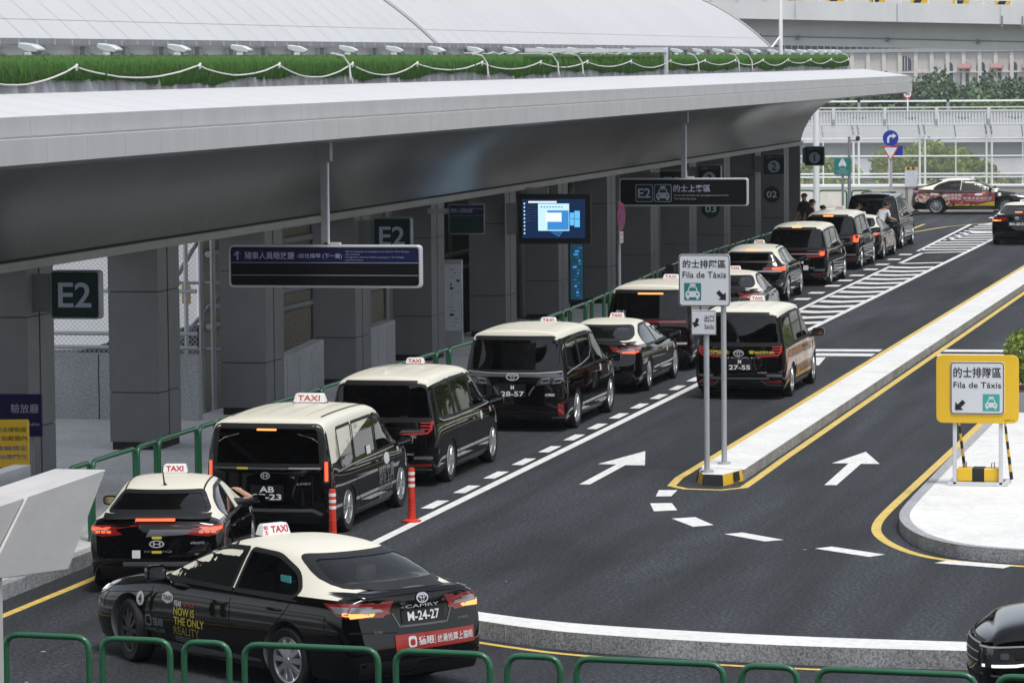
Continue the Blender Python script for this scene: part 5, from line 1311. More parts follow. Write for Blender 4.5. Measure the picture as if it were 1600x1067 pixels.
# ------------------------------------------------------------------ signs under the canopy
def hang_sign(loc, label, w=3.03, h=.65):
    t = thing('hanging_sign', label, 'sign', loc)
    b = MB(); b.prism(rrect(w, h, .07), lambda u, v, y: (u, y, v), -.06, .07); b.build('frame', M['sign_frame'], t, bevel=.012)
    b = MB(); b.prism(rrect(w - .07, h - .07, .05), lambda u, v, y: (u, y, v), -.072, -.058); b.build('panel', M['sign_black'], t, smooth=0)
    b = MB(); b.box((0, 0, h / 2 + .78), (.10, .10, 1.56)); b.box((0, 0, h / 2 + 1.42), (.22, .16, .30)); b.build('hanger', M['steel'], t, smooth=0)
    b = MB(); b.box((.058, 0, h / 2 + .62), (.014, .06, 1.24)); b.build('hanger_edge', M['galv_light'], t, smooth=0)
    b = MB(); b.box((.12, 0, h / 2 + .02), (.24, .10, .03)); b.build('hanger_foot', M['galv_light'], t, smooth=0)
    return t
s1 = hang_sign((-15.5, 56.4, 3.225), 'long hanging black sign with a navy blue top band and an up arrow')
b = MB(); b.prism(rrect(2.95, .21, .02, 0, .165), lambda u, v, y: (u, y, v), -.076, -.07); b.build('blue_band', M['sign_navy'], s1, smooth=0)
b = MB(); flat_text(b, '↑', -1.37, .165, -.079, height=.14, bold=.02); b.build('lettering', M['sign_grey_text'], s1, smooth=0); b = MB(); flat_text(b, '隨車人員驗放廳', -.86, .165, -.079, width=.78, height=.115, bold=.012); b.build('lettering', M['sign_grey_text'], s1, smooth=0); b = MB(); flat_text(b, '/前往橫琴 (下一層)', -.07, .155, -.079, width=.70, height=.085, bold=.006); b.build('lettering', M['sign_grey_text'], s1, smooth=0)
b = MB()
for i, tx in enumerate(('Sala de inspecção de passageiros de veículos / Para Hengqin', '(piso inferior)', 'Immigration clearance hall for passengers / To Hengqin', '(one floor down)')):
    flat_text(b, tx, .34, .225 - i * .043, -.079, width=(1.0, .22, .92, .27)[i], height=.028, align='L')
b.build('small_lettering', M['sign_grey_text'], s1, smooth=0)
for z in (.055, -.135):
    b = MB(); b.box((0, -.075, z), (2.95, .004, .008)); b.build('divider', M['sign_grey_text'], s1, smooth=0)
def car_icon(mb, cx, cz, s, y, m=0):
    """front view of a taxi, 1 unit wide"""
    P = lambda q: [(cx + u * s, cz + v * s) for u, v in q]
    flat_poly(mb, P([(-.5, -.02), (-.44, .08), (-.36, .12), (-.26, .42), (.26, .42), (.36, .12), (.44, .08), (.5, -.02), (.5, -.30), (-.5, -.30)]), y, m)
    flat_poly(mb, P([(-.42, -.30), (-.26, -.30), (-.26, -.44), (-.42, -.44)]), y, m); flat_poly(mb, P([(.26, -.30), (.42, -.30), (.42, -.44), (.26, -.44)]), y, m)
    flat_poly(mb, P([(-.2, .46), (.2, .46), (.2, .62), (-.2, .62)]), y, m)
def car_icon_holes(mb, cx, cz, s, y, m=0):
    P = lambda q: [(cx + u * s, cz + v * s) for u, v in q]
    flat_poly(mb, P([(-.29, .13), (-.20, .36), (.20, .36), (.29, .13)]), y, m)
    for k in (-1, 1): flat_poly(mb, P(circle(.075, 14, k * .32, -.08)), y, m)
s2 = hang_sign((-15.5, 87.8, 3.255), 'hanging black taxi pick-up sign with green E2 and taxi squares, above the crossover taxi')
for x, nm in ((-.92, 'e'), (-.48, 'c')):
    b = MB(); b.prism(rrect(.41, .41, .05, x, -.02), lambda u, v, y: (u, y, v), -.078, -.07); o_ = b.build('green_square', M['sign_dark_green'], s2, smooth=0)
    b = MB(); po, pi = rrect(.41, .41, .05, x, -.02), rrect(.385, .385, .045, x, -.02); k = len(po)
    b.add([(u, -.080, v) for u, v in po + pi], [(i, (i + 1) % k, k + (i + 1) % k, k + i) for i in range(k)]); b.build('square_border', M['sign_grey_text'], o_, smooth=0)
    b = MB()
    if nm == 'e': flat_text(b, 'E2', x, -.02, -.081, width=.30, height=.22, bold=.02)
    else: car_icon(b, x, -.05, .31, -.081)
    b.build('lettering', M['sign_grey_text'], o_, smooth=0)
    if nm == 'c': b = MB(); car_icon_holes(b, x, -.05, .31, -.083); b.build('icon_window', M['sign_dark_green'], o_, smooth=0)
b = MB(); flat_text(b, '的士上客區', .20, .09, -.079, width=.87, height=.17, bold=.012); b.build('lettering', M['sign_grey_text'], s2, smooth=0)
b = MB(); flat_text(b, 'Zona de tomada de passageiros para táxis', -.22, -.075, -.079, width=1.28, height=.05, align='L'); b.build('small_lettering', M['sign_grey_text'], s2, smooth=0); b = MB(); flat_text(b, 'Taxi pick-up area', -.22, -.155, -.079, width=.52, height=.05, align='L'); b.build('small_lettering', M['sign_grey_text'], s2, smooth=0)

def side_sign(y, label, cx=-18.14, w=.75, h=.70, zc=3.02, panel='sign_dark_green', name='column_sign'):
    """box sign held out from a column face"""
    t = thing(name, label, 'sign', (cx, y, zc))
    b = MB(); b.prism(rrect(w, h, .06), lambda u, v, q: (u, q, v), -.09, .09); b.build('case', M['steel'], t, bevel=.012)
    b = MB(); b.prism(rrect(w - .05, h - .05, .045), lambda u, v, q: (u, q, v), -.098, -.088); b.build('panel', M[panel], t, smooth=0)
    b = MB(); b.b2(-18.8 - cx, -w / 2 + .003, -.05, .05, -h * .36, h * .42); b.build('bracket', M['column'], t, smooth=0)
    return t
for y, lab in ((46.4, 'dark green E2 sign outside the frame edge'), (52.5, 'large dark green E2 sign on the first column at the left edge'), (70.9, 'dark green E2 sign peeking over the long hanging sign'), (101.2, 'dark green E2 sign mostly hidden behind the hanging taxi sign')):
    if y < 50: continue
    t = side_sign(y, lab); b = MB(); flat_text(b, 'E2', 0, 0, -.101, width=.50, height=.36, bold=.015); b.build('lettering', M['sign_grey_text'], t, smooth=0)
for y, n_, lab in ((107.2, '3', 'green pick-up station sign number 3, cut by the hanging taxi sign'), (119.3, '2', 'green pick-up station sign with a pale number 2 disc'), (129.75, '1', 'green pick-up station sign with a pale number 1 disc at the building end')):
    t = side_sign(y, lab, cx=-18.18 if n_ != '1' else -18.38, w=.68, h=.66)
    b = MB(); flat_poly(b, circle(.19, 28, 0, -.06), -.101); d_ = b.build('number_disc', M['sign_grey_text'], t, smooth=0)
    b = MB(); flat_text(b, n_, 0, -.06, -.104, height=.25, bold=.02); b.build('lettering', M['sign_dark_green'], d_, smooth=0)
    b = MB(); flat_text(b, '上客站', -.14, .24, -.101, width=.22, height=.07); b.build('small_lettering', M['sign_grey_text'], t, smooth=0); b = MB(); flat_text(b, 'Paragem de táxis', .14, .24, -.101, width=.26, height=.035); b.build('small_lettering', M['sign_grey_text'], t, smooth=0)
for y, n_, xx in ((112.78 - .7, '03', -19.23), (118.0, '', -19.23), (124.0, '02', -19.23)):
    pass
cols_y = [c.location.y + 60 for c in sorted([c for c in tb.children if c.name.split('.')[0] == 'column'], key=lambda q: q.location.y)]
for ci, n_ in ((11, '03'), (13, '02')):
    y = cols_y[ci]; t = tag(MB().prism([(u - 19.20, v + 1.87) for u, v in circle(.27, 32)], lambda u, v, q: (u, q, v), y - .02, y - .002).build('column_number', M['sign_green'], smooth=30), 'round green column disc reading %s, %s' % (n_, 'just below the hanging taxi sign' if n_ == '03' else 'under the station sign with pale number 2'), 'number disc')
    b = MB(); flat_text(b, n_, -19.20, 1.87, y - .023, width=.34, height=.22, bold=.02); b.build('lettering', M['sign_white'], t, smooth=0)
# blue sign and screen
t = thing('direction_sign', 'navy and black direction sign turned slightly, left of the lit screen', 'sign', (-18.02, 76.5, 3.12), R(14))
b = MB(); b.b2(-.37, .37, -.05, .05, -.33, .29); b.build('case', M['steel'], t, bevel=.01)
b = MB(); b.b2(-.35, .35, -.056, -.049, -.31, .05); b.build('panel', M['sign_dark_green'], t, smooth=0)
b = MB(); b.b2(-.35, .35, -.056, -.049, .055, .27); b.build('blue_band', M['sign_navy'], t, smooth=0)
b = MB(); flat_text(b, '隨車人員驗放廳', -.10, .16, -.06, width=.44, height=.09); b.build('lettering', M['sign_grey_text'], t, smooth=0); b = MB(); flat_text(b, 'Sala de inspecção', .22, .19, -.06, width=.22, height=.03); b.build('lettering', M['sign_grey_text'], t, smooth=0)
b = MB(); b.b2(-.8, -.37, -.04, .04, .1, .2); b.build('bracket', M['steel'], t, smooth=0)
tv = thing('display_screen', 'large black framed display screen glowing blue, mounted beside a column', 'screen', (-17.57, 83.1, 2.83))
b = MB(); b.b2(-.82, .82, -.07, .10, -.55, .55); b.build('case', M['black_matt'], tv, bevel=.012)
def screen_mat(name, col, s): 
    m = mat(name, tuple(c * .2 for c in col), .25, emit=s, emit_col=col); return m
M['screen_dark'] = screen_mat('screen_dark', (.006, .02, .06), 1.0); M['screen_blue'] = screen_mat('screen_blue', (.04, .22, .55), 1.0); M['screen_light'] = screen_mat('screen_light', (.55, .80, .90), .9); M['screen_glow'] = screen_mat('screen_glow', (.12, .45, .80), 1.0); M['screen_white'] = screen_mat('screen_white', (.8, .9, .92), .9)
b = MB(); b.b2(-.72, .70, -.075, -.069, -.42, .44); pn = b.build('panel', M['screen_dark'], tv, smooth=0)
def scr(nm, x0, x1, z0, z1, d, mm): b = MB(); b.b2(x0, x1, -.075 - d, -.0745, z0, z1); return b.build(nm, M[mm], pn, smooth=0)
scr('wallpaper', -.10, .60, -.34, .40, .001, 'screen_blue') if False else None
b = MB()
for i in range(22):
    a = R(180 - 60 + i * 120 / 21); 
    b.add([(.40, -.0765, -.02), (.40 + .62 * math.cos(a - .02), -.0765, -.02 + .42 * math.sin(a - .02)), (.40 + .62 * math.cos(a + .02), -.0765, -.02 + .42 * math.sin(a + .02))], [(0, 1, 2)])
o_ = b.build('light_beams', M['screen_blue'], pn, smooth=0)
for x0, x1, z0, z1 in ((.36, .45, .01, .14), (.46, .58, .01, .18), (.36, .45, -.14, 0), (.46, .58, -.18, 0)): scr('window_pane', x0, x1, z0, z1, .003, 'screen_glow')
scr('desktop_window', -.36, .34, -.26, .34, .004, 'screen_light'); scr('desktop_window', -.15, .33, -.24, .19, .006, 'screen_blue'); scr('desktop_window', -.19, .17, -.06, .14, .008, 'screen_white'); scr('desktop_window', -.58, .06, .355, .395, .003, 'screen_white')
b = MB()
for i in range(8): flat_poly(b, circle(.016, 10, .09 + .0, 0), -.0835) if False else b.box((-.28 + i * .065, -.081, .265), (.035, .002, .03))
b.build('window_icon', M['screen_blue'], pn, smooth=0)
for i in range(9):
    b = MB(); b.box((-.67, -.077, .34 - i * .082), (.03, .003, .035)); b.build('desktop_icon', M['screen_light'], pn, smooth=0)
for i in range(7):
    b = MB(); b.box((-.50, -.077, .29 - i * .055), (.22, .003, .008)); b.build('text_row', M['sign_grey_text'], pn, smooth=0)
b = MB(); b.box((-.40, .02, .62), (.5, .10, .14)); b.box((-.95, .04, 0), (.30, .10, .7)); b.build('bracket', M['steel'], tv, smooth=0)
# information boards standing behind the columns
for (x, y, w_, z0, z1, fr, mm, lab) in ((-19.21, 80.4, .30, .35, 1.96, 'galv', 'sign_white', 'white map board standing behind a column'), (-19.13, 93.3, .26, .22, 1.78, 'black_matt', 'board_blue', 'black framed blue information board behind a column')):
    t = thing('information_board', lab, 'board', (x, y, PZ))
    b = MB(); b.b2(-w_ / 2 - .10, w_ / 2, 0, .12, 0, z1 - PZ + .1); b.build('case', M[fr], t, bevel=.008)
    b = MB(); b.b2(-w_ / 2 - .08, w_ / 2 - .02, -.006, -.001, z0, z1 - PZ); p2 = b.build('panel', M[mm], t, smooth=0)
    b = MB()
    for i in range(16):
        u0 = rnd.uniform(-w_ / 2, w_ / 2 - .10); zz = z0 + .1 + i * (z1 - z0 - .3) / 16
        b.box((u0 + .03, -.009, zz), (rnd.uniform(.03, .12), .003, rnd.choice((.008, .012, .05))))
    b.build('printed_lines', M['sign_blue'] if fr == 'galv' else M['screen_blue'], p2, smooth=0)
# yellow notice at the left edge
t = thing('notice_board', 'yellow notice with rows of dark Chinese text at the left edge', 'sign', (-18.85, 50.6, PZ), R(12))
b = MB(); b.b2(-.55, .60, -.03, .03, .28, 1.20); b.build('panel', M['sign_yellow'], t, bevel=.02)
b = MB(); flat_text(b, '按車出租汽車客運法律制度', .03, 1.06, -.033, width=1.08, height=.07); b.build('lettering', M['ink'], t, smooth=0); b = MB(); flat_text(b, '的士駕駛員在的士站範圍內', .03, .94, -.033, width=1.08, height=.07); b.build('lettering', M['ink'], t, smooth=0); b = MB(); flat_text(b, 'do Regime Jurídico do Transporte', .1, .52, -.033, width=.95, height=.045); b.build('lettering', M['ink'], t, smooth=0); b = MB(); flat_text(b, 'de Passageiros em Automóveis Ligeiros de Aluguer', .1, .43, -.033, width=.95, height=.045); b.build('lettering', M['ink'], t, smooth=0)
b = MB(); flat_text(b, '不得離開所屬車輛規定', .03, .80, -.033, width=1.08, height=.07); b.build('blue_lettering', M['sign_blue'], t, smooth=0); b = MB(); flat_text(b, '違者科處罰款500澳門元', .03, .68, -.033, width=1.08, height=.07); b.build('blue_lettering', M['sign_blue'], t, smooth=0)
for x in (-.4, .45): b = MB(); b.cyl((x, .05, 0), (x, .05, 1.15), .025); b.build('leg', M['steel'], t)
t = thing('direction_board', 'navy blue board with white text showing above the yellow notice', 'sign', (-18.75, 51.3, PZ), R(6))
b = MB(); b.b2(-.6, .46, -.04, .04, .9, 1.50); b.build('panel', M['sign_navy'], t, bevel=.01)
b = MB(); flat_text(b, '驗放廳', .22, 1.30, -.044, width=.40, height=.13); b.build('lettering', M['sign_grey_text'], t, smooth=0); b = MB(); flat_text(b, 'Hall / Veículos', .2, 1.08, -.044, width=.46, height=.05); b.build('lettering', M['sign_grey_text'], t, smooth=0)
for x in (-.4, .3): b = MB(); b.cyl((x, .06, 0), (x, .06, 1.4), .025); b.build('leg', M['steel'], t)
# no stopping sign
t = thing('no_stopping_sign', 'blue no stopping disc with red ring, seen almost edge on, on its pole', 'sign', (-16.36, 84.3, PZ), R(85))
b = MB(); b.cyl((0, 0, 0), (0, 0, 2.98), .04, n=14); b.build('pole', M['galv'], t)
b = MB(); b.prism(circle(.31, 32, 0, 2.66), lambda u, v, q: (u, q, v), -.06, -.045); d_ = b.build('sign_plate', M['sign_red'], t, smooth=30)
b = MB(); flat_poly(b, circle(.25, 32, 0, 2.66), -.063); b.build('blue_field', M['sign_blue'], d_, smooth=0)
for a in (45, -45): b = MB(); b.box((0, -.066, 2.66), (.50, .004, .055), rot=Matrix.Rotation(R(a), 3, 'Y')); b.build('red_bar', M['sign_red'], d_, smooth=0)
b = MB(); b.box((0, -.055, 2.19), (.28, .014, .26)); d2 = b.build('information_plate', M['sign_white'], t, smooth=0)
b = MB(); flat_text(b, '24H', 0, 2.24, -.064, width=.18, height=.06); b.build('lettering', M['sign_red'], d2, smooth=0); b = MB(); flat_text(b, '的士除外', 0, 2.14, -.064, width=.22, height=.05); b.build('lettering', M['sign_red'], d2, smooth=0)
t = tag(MB().prism(rrect(.20, 1.0, .05, 0, .5), lambda u, v, q: (u - 15.98, 88.6 + q, v + PZ + .35), -.04, .06).build('black_post_panel', M['black_matt'], bevel=.01), 'slim black upright panel on the pavement behind the queue', 'panel')

# ------------------------------------------------------------------ signs on the road
def plate(t, name, w, h, r, cx, cz, y, m, border='ink', bw=.012, th=.02):
    b = MB(); b.prism(rrect(w, h, r, cx, cz), lambda u, v, q: (u, q, v), y, y + th); o_ = b.build(name, M[m], t, bevel=.004)
    if border:
        b = MB(); po, pi = rrect(w - .012, h - .012, r, cx, cz), rrect(w - .012 - bw * 2, h - .012 - bw * 2, max(r - bw, .005), cx, cz); k = len(po)
        b.add([(u, y - .003, v) for u, v in po + pi], [(i, (i + 1) % k, k + (i + 1) % k, k + i) for i in range(k)]); b.build('border', M[border], o_, smooth=0)
    return o_
ARW = [(-.5, .10), (.06, .10), (.06, .34), (.5, 0), (.06, -.34), (.06, -.10), (-.5, -.10)]
def arrow(mb, cx, cz, s, ang, y):
    c, q = math.cos(R(ang)), math.sin(R(ang)); flat_poly(mb, [(cx + (u * c - v * q) * s, cz + (u * q + v * c) * s) for u, v in [(-.45, .16), (.05, .16), (.05, .42), (.5, 0), (.05, -.42), (.05, -.16), (-.45, -.16)]], y)
t = thing('queue_sign', 'white taxi queue sign with green taxi square on a grey pole on the median', 'sign', (-9.55, 57.5, .17))
b = MB(); b.cyl((0, 0, 0), (0, 0, 3.12), .042, n=16); b.build('pole', M['galv'], t)
b = MB(); b.cyl((0, 0, 0), (0, 0, .03), .10, n=16); b.build('base_flange', M['galv'], t)
cx, cz = -.28, 2.80
p_ = plate(t, 'sign_plate', .79, .79, .06, cx, cz, -.075, 'sign_white')
b = MB(); flat_text(b, '的士排隊區', cx, cz + .25, -.079, width=.66, height=.125, bold=.014); b.build('lettering', M['ink'], p_, smooth=0); b = MB(); flat_text(b, 'Fila de Táxis', cx, cz + .085, -.079, width=.67, height=.095, bold=.006); b.build('lettering', M['ink'], p_, smooth=0); b = MB(); arrow(b, cx + .265, cz - .23, .19, -45, -.079); b.build('arrow', M['ink'], p_, smooth=0)
b = MB(); flat_poly(b, [(cx - .31, cz - .30), (cx - .05, cz - .30), (cx - .05, cz - .04), (cx - .31, cz - .04)], -.079); b.build('green_square', M['teal'], p_, smooth=0)
b = MB(); car_icon(b, cx - .18, cz - .19, .22, -.081); b.build('taxi_icon', M['sign_white'], p_, smooth=0)
b = MB(); car_icon_holes(b, cx - .18, cz - .19, .22, -.083); b.build('icon_window', M['teal'], p_, smooth=0)
t = thing('exit_sign', 'small white exit sign below the taxi queue sign, on the nearer grey pole', 'sign', (-9.62, 56.35, .17))
b = MB(); b.cyl((0, 0, 0), (0, 0, 2.35), .042, n=16); b.build('pole', M['galv'], t)
b = MB(); b.cyl((0, 0, 0), (0, 0, .03), .10, n=16); b.build('base_flange', M['galv'], t)
p_ = plate(t, 'sign_plate', .37, .37, .008, -.03, 2.24, -.07, 'sign_white', bw=.006)
b = MB(); flat_text(b, '出口', .055, 2.30, -.074, width=.14, height=.10, bold=.01); b.build('lettering', M['ink'], p_, smooth=0); b = MB(); flat_text(b, 'Saída', .055, 2.18, -.074, width=.14, height=.075); b.build('lettering', M['ink'], p_, smooth=0); b = MB(); arrow(b, -.14, 2.235, .15, -110, -.074); b.build('arrow', M['ink'], p_, smooth=0)
# portable orange sign on the island
t = thing('portable_queue_sign', 'yellow bordered portable taxi queue sign on a grey frame with striped weight', 'sign', (-5.45, 55.0, .17))
p_ = plate(t, 'yellow_board', 1.18, .98, .10, 0, 1.40, -.06, 'sign_yellow', border=None, th=.03)
q_ = plate(t, 'sign_plate', .77, .755, .05, .0, 1.415, -.075, 'sign_white')
b = MB(); flat_text(b, '的士排隊區', 0, 1.64, -.080, width=.68, height=.15, bold=.012); b.build('lettering', M['ink'], q_, smooth=0); b = MB(); flat_text(b, 'Fila de Táxis', 0, 1.46, -.080, width=.68, height=.085, bold=.004); b.build('lettering', M['ink'], q_, smooth=0); b = MB(); arrow(b, -.25, 1.165, .19, -135, -.080); b.build('arrow', M['ink'], q_, smooth=0)
b = MB(); flat_poly(b, [(.08, 1.09), (.32, 1.09), (.32, 1.33), (.08, 1.33)], -.080); b.build('green_square', M['teal_pale'], q_, smooth=0)
b = MB(); car_icon(b, .20, 1.19, .17, -.082); b.build('taxi_icon', M['sign_white'], q_, smooth=0)
b = MB(); car_icon_holes(b, .20, 1.19, .17, -.084); b.build('icon_window', M['teal_pale'], q_, smooth=0)
b = MB(); flat_text(b, 'DSAT-12', .46, .955, -.063, width=.14, height=.025); b.build('small_lettering', M['ink'], p_, smooth=0)
for x in (-.33, .33):
    b = MB(); b.box((x, 0, .52), (.055, .05, 1.0)); b.build('upright', M['galv_light'], t, bevel=.006)
    st_ = bpy.data.objects.new('striped_brace', None); C.objects.link(st_); st_.parent = t; st_.location = (x + .05, .02, 0)
    for k in range(8):
        b = MB(); a0, a1 = k / 8, (k + 1) / 8 - .002
        P_ = lambda q: (.06 * (1 - q), .45 * (1 - q), .06 + .92 * q)
        b.cyl(P_(a0), P_(a1), .026 - .010 * a0, .026 - .010 * a1, 10); b.build('stripe', M['hazard_black' if k % 2 == 0 else 'sign_yellow'], st_, smooth=30)
b = MB(); b.box((0, 0, .03), (.86, .05, .05)); b.box((0, .50, .03), (.86, .05, .05))
for x in (-.40, .40): b.box((x, .25, .03), (.05, .45, .05))
b.build('base_frame', M['galv_light'], t, smooth=0)
b = MB(); b.box((0, .18, .15), (.62, .26, .19)); w_ = b.build('ballast_weight', M['sign_yellow'], t, bevel=.01)
b = MB(); b.box((0, .18, .151), (.18, .27, .20)); b.build('black_stripe', M['hazard_black'], w_, bevel=.008)
for x in (-.20, .20):
    b = MB(); b.tube([(x - .02, .18, .24), (x - .02, .18, .31), (x + .02, .18, .33), (x + .02, .18, .24)], .008, 6); b.build('lifting_hook', M['steel'], w_)
# bollards
def bollard(loc, label):
    t = thing('bollard', label, 'bollard', loc, 0, 'orange lane bollards')
    b = MB(); b.lathe([(0, .0), (0, .13), (.025, .13), (.04, .075), (.045, .055), (.44, .046), (.78, .046), (.80, .04), (.80, 0)], axis='Z', n=20); b.build('post', M['red_plastic'], t, smooth=50)
    for z in (.52, .61, .70): b = MB(); b.lathe([(z, .0475), (z, .0482), (z + .045, .0482), (z + .045, .0475)], axis='Z', n=20); b.build('reflective_band', M['white'], t)
    for k in range(5):
        z = .13 + k * .05; b = MB(); b.tube([(-.045, -.03, z), (0, -.056, z + .03), (.045, -.03, z)], .006, 6); b.build('chevron', M['sign_red'], t)
    return t
bollard((-12.83, 51.0, .002), 'orange bollard with white bands standing on the white lane line').scale = (1, 1, .93)
bollard((-13.22, 48.3, .002), 'orange bollard with white bands half hidden behind the roof of the turning sedan').scale = (1, 1, .93)

# ------------------------------------------------------------------ green railings
def hoop(p0, p1, h, r=.032):
    a, c = Vector((*p0, 0)), Vector((*p1, 0)); d_ = (c - a).normalized(); k = .13
    up = Vector((0, 0, 1)); A, B = a + up * h, c + up * h
    def arc(p, da, db): return [p + da * k * (1 - t) ** 2 + db * k * t ** 2 for t in (0, .25, .5, .75, 1)]
    path = [a - up * 0] + arc(A, -up, d_) + arc(B, -d_, -up) + [c]
    b = MB(); b.tube(path, r, 12); return b
hz = [(5, 155), (167, 290), (303, 387), (402, 627), (645, 803), (820, 912), (927, 1160), (1177, 1270), (1290, 1530), (1550, 1760)]
hl = ['leftmost long', 'second from left, medium length', 'short narrow, before the turning sedan', 'long, before the wheel of the turning sedan', 'medium length, right of the turning sedan', 'short narrow, in front of the curved kerb strip', 'long, in front of the curved kerb strip', 'short narrow, in front of the yellow line', 'long, beside the black car nose', 'cut by the right frame edge']
for (x0, x1), l_ in zip(hz, hl):
    f = lambda px: (-12.35 + (px - 5) * .005993, 33.48 - .95 * (px - 5) / 1525)
    p0, p1 = f(x0 + 5), f(x1 - 5); o_ = hoop((0, 0), (p1[0] - p0[0], p1[1] - p0[1]), .915, .0285).build('hoop_railing', M['green_rail']); o_.location = (*p0, .135)
    tag(o_, 'foreground green hoop railing, ' + l_, 'railing', 'green hoop railings along the bottom')
RL = offs(KERB, -.34)
def along(poly, s):
    for a, c in zip(poly[:-1], poly[1:]):
        a, c = Vector(a), Vector(c); l = (c - a).length
        if s <= l: return a.lerp(c, s / l)
        s -= l
    return None
s_ = 2.0; i_ = 0
while True:
    l_ = 1.75 if i_ % 2 == 0 else .8
    a, c = along(RL, s_), along(RL, s_ + l_)
    if a is None or c is None or a.y > 134: break
    o_ = hoop((0, 0), tuple(c - a), 1.02, .034).build('hoop_railing', M['green_rail']); o_.location = (a.x, a.y, PZ - .004)
    tag(o_, 'green hoop railing on the pavement kerb beside the taxi queue', 'railing', 'green hoop railings along the queue kerb')
    s_ += l_ + .12; i_ += 1

# ------------------------------------------------------------------ white shelter beam at the left edge
t = thing('shelter_roof', 'white angular shelter roof with a pointed end jutting in at the left edge', 'shelter', (-10.7, 30, .14))
YZ = lambda u, v, w_: (w_, u - 30, v - .14)
b = MB(); b.prism([(29.66, 2.79), (31.65, 2.80), (30.62, 2.06), (29.0, 2.20), (28.75, 2.28)], YZ, -.47, 0); b.build('roof_beam', M['white_panel'], t, bevel=.006)
b = MB(); b.prism([(24.0, 2.76), (29.62, 2.788), (28.72, 2.30), (28.72, 2.22), (24.0, 2.22)], YZ, -.47, -.012); b.build('roof_beam', M['white_panel'], t, bevel=.006)
b = MB(); b.prism([(29.5, 2.76), (29.8, 2.76), (29.0, 2.32), (28.6, 2.32)], YZ, -.45, -.03); b.build('joint_gap', M['gap'], t, smooth=0)
b = MB(); b.b2(-.36, -.045, -1.1, -.85, 0, 2.10); b.build('post', M['white_panel'], t, bevel=.01)
b = MB(); b.b2(-.75, -.60, -.8, 1.4, 2.50, 2.72); b.build('side_rail', M['steel'], t, smooth=0)

# ------------------------------------------------------------------ behind the columns
t = tag(MB().b2(-26, -19.7, 63.3, 63.55, PZ - .02, 1.31).build('granite_wall', M['wall_granite'], smooth=0), 'low speckled granite wall behind the first columns', 'wall')
for x in (-23.2, -21.5, -20.2): b = MB(); b.b2(x - .008, x + .008, 63.295, 63.31, PZ, 1.305); b.build('joint', M['joint'], t, smooth=0)
for (ya, yb, za, zb_, l_) in ((65.7, 69.05, 1.0, 1.17, 'pale granite parapet between the second and third columns'), (71.7, 74.45, 1.12, 1.17, 'pale granite parapet between the third and fourth columns')):
    b = MB(); b.prism([(ya, PZ - .01), (yb, PZ - .01), (yb, zb_), (ya, za)], lambda u, v, w_: (w_, u, v), -19.25, -19.03); o_ = b.build('granite_parapet', M['wall_granite'], smooth=0); tag(o_, l_, 'wall')
    for k in range(1, 4):
        yy = ya + (yb - ya) * k / 4; b = MB(); b.b2(-19.032, -19.025, yy - .008, yy + .008, PZ, za); b.build('joint', M['seam'], o_, smooth=0)
def mesh_fence(name, label, x0, x1, y, z0, z1, pitch, r, posts, cat='fence', mm='galv', top_bars=()):
    t = thing(name, label, cat, (x0, y, z0)); W_, H2 = x1 - x0, z1 - z0
    b = MB(); n = int((W_ + H2) / pitch)
    for i in range(n + 1):
        for sgn in (1, -1):
            # one wire: u from a to b at 45 degrees, clipped to the panel
            s0 = i * pitch - H2; ua, ub = max(0, s0), min(W_, s0 + H2)
            if ub - ua < .02: continue
            za, zb2 = (ua - s0), (ub - s0)
            if sgn < 0: za, zb2 = H2 - za, H2 - zb2
            b.add([(ua - r, 0, za), (ua + r, 0, za), (ub + r, 0, zb2), (ub - r, 0, zb2)], [(0, 1, 2, 3)])
    w_ = b.build('chain_link', M[mm], t, smooth=0); w_['kind'] = 'stuff'
    for x in posts: b = MB(); b.cyl((x - x0, .03, -.02), (x - x0, .03, H2), .04, n=8); b.build('post', M[mm], t)
    for z in top_bars: b = MB(); b.cyl((0, .0, z - z0), (W_, .0, z - z0), .035, n=8); b.build('rail', M[mm], t)
    return t
mesh_fence('chain_link_fence', 'grey chain link fence above the granite wall behind the columns', -26, -19.75, 63.45, 1.31, 4.2, .085, .006, (-24.6, -22.75, -22.55, -20.9, -19.95), top_bars=(1.42, 1.66, 2.4, 4.15))
t = thing('scaffold', 'grey steel scaffold frame with diagonal braces behind the columns', 'scaffold', (-20.3, 66.2, PZ))
for x in (0, -.22, -1.2): b = MB(); b.cyl((x, 0, -4.6), (x, 0, 4.4), .05, n=8); b.build('upright', M['galv'], t)
for (a, c) in (((-1.9, 0, .4), (.15, 0, 3.6)), ((-1.5, .2, .3), (.3, .2, 2.2))): b = MB(); b.cyl(a, c, .04, n=8); b.build('brace', M['steel'], t)
for z in (1.0, 2.2, 3.3): b = MB(); b.cyl((-1.4, .05, z), (.2, .05, z), .03, n=8); b.build('ledger', M['galv'], t)
b = MB(); b.box((-.48, -.06, 2.0), (.16, .02, .34)); b.build('tag_plate', M['sign_yellow'], t, smooth=0)
t = thing('scaffold_screen', 'beige bamboo mat screen with steel rails, seen between the middle columns', 'screen', (-21.2, 70, PZ))
b = MB(); b.b2(-.05, 0, -1.5, 30, -4.5, 4.2); b.build('mat_panel', M['net'], t, smooth=0)
for z in (1.25, 1.6, 2.6): b = MB(); b.cyl((.10, -1.5, z), (.10, 30, z), .06, n=8); b.build('rail', M['galv'], t)
for y in range(0, 30, 3): b = MB(); b.cyl((.06, y, -4.5), (.06, y, 4.2), .05, n=8); b.build('post', M['galv'], t)
b = MB(); b.b2(-75, -22.5, 96, 96.4, -4.4, 9); o_ = tag(b.build('boundary_wall', M['pale_wall'], smooth=0), 'pale boundary wall glimpsed through the chain link fence', 'wall')
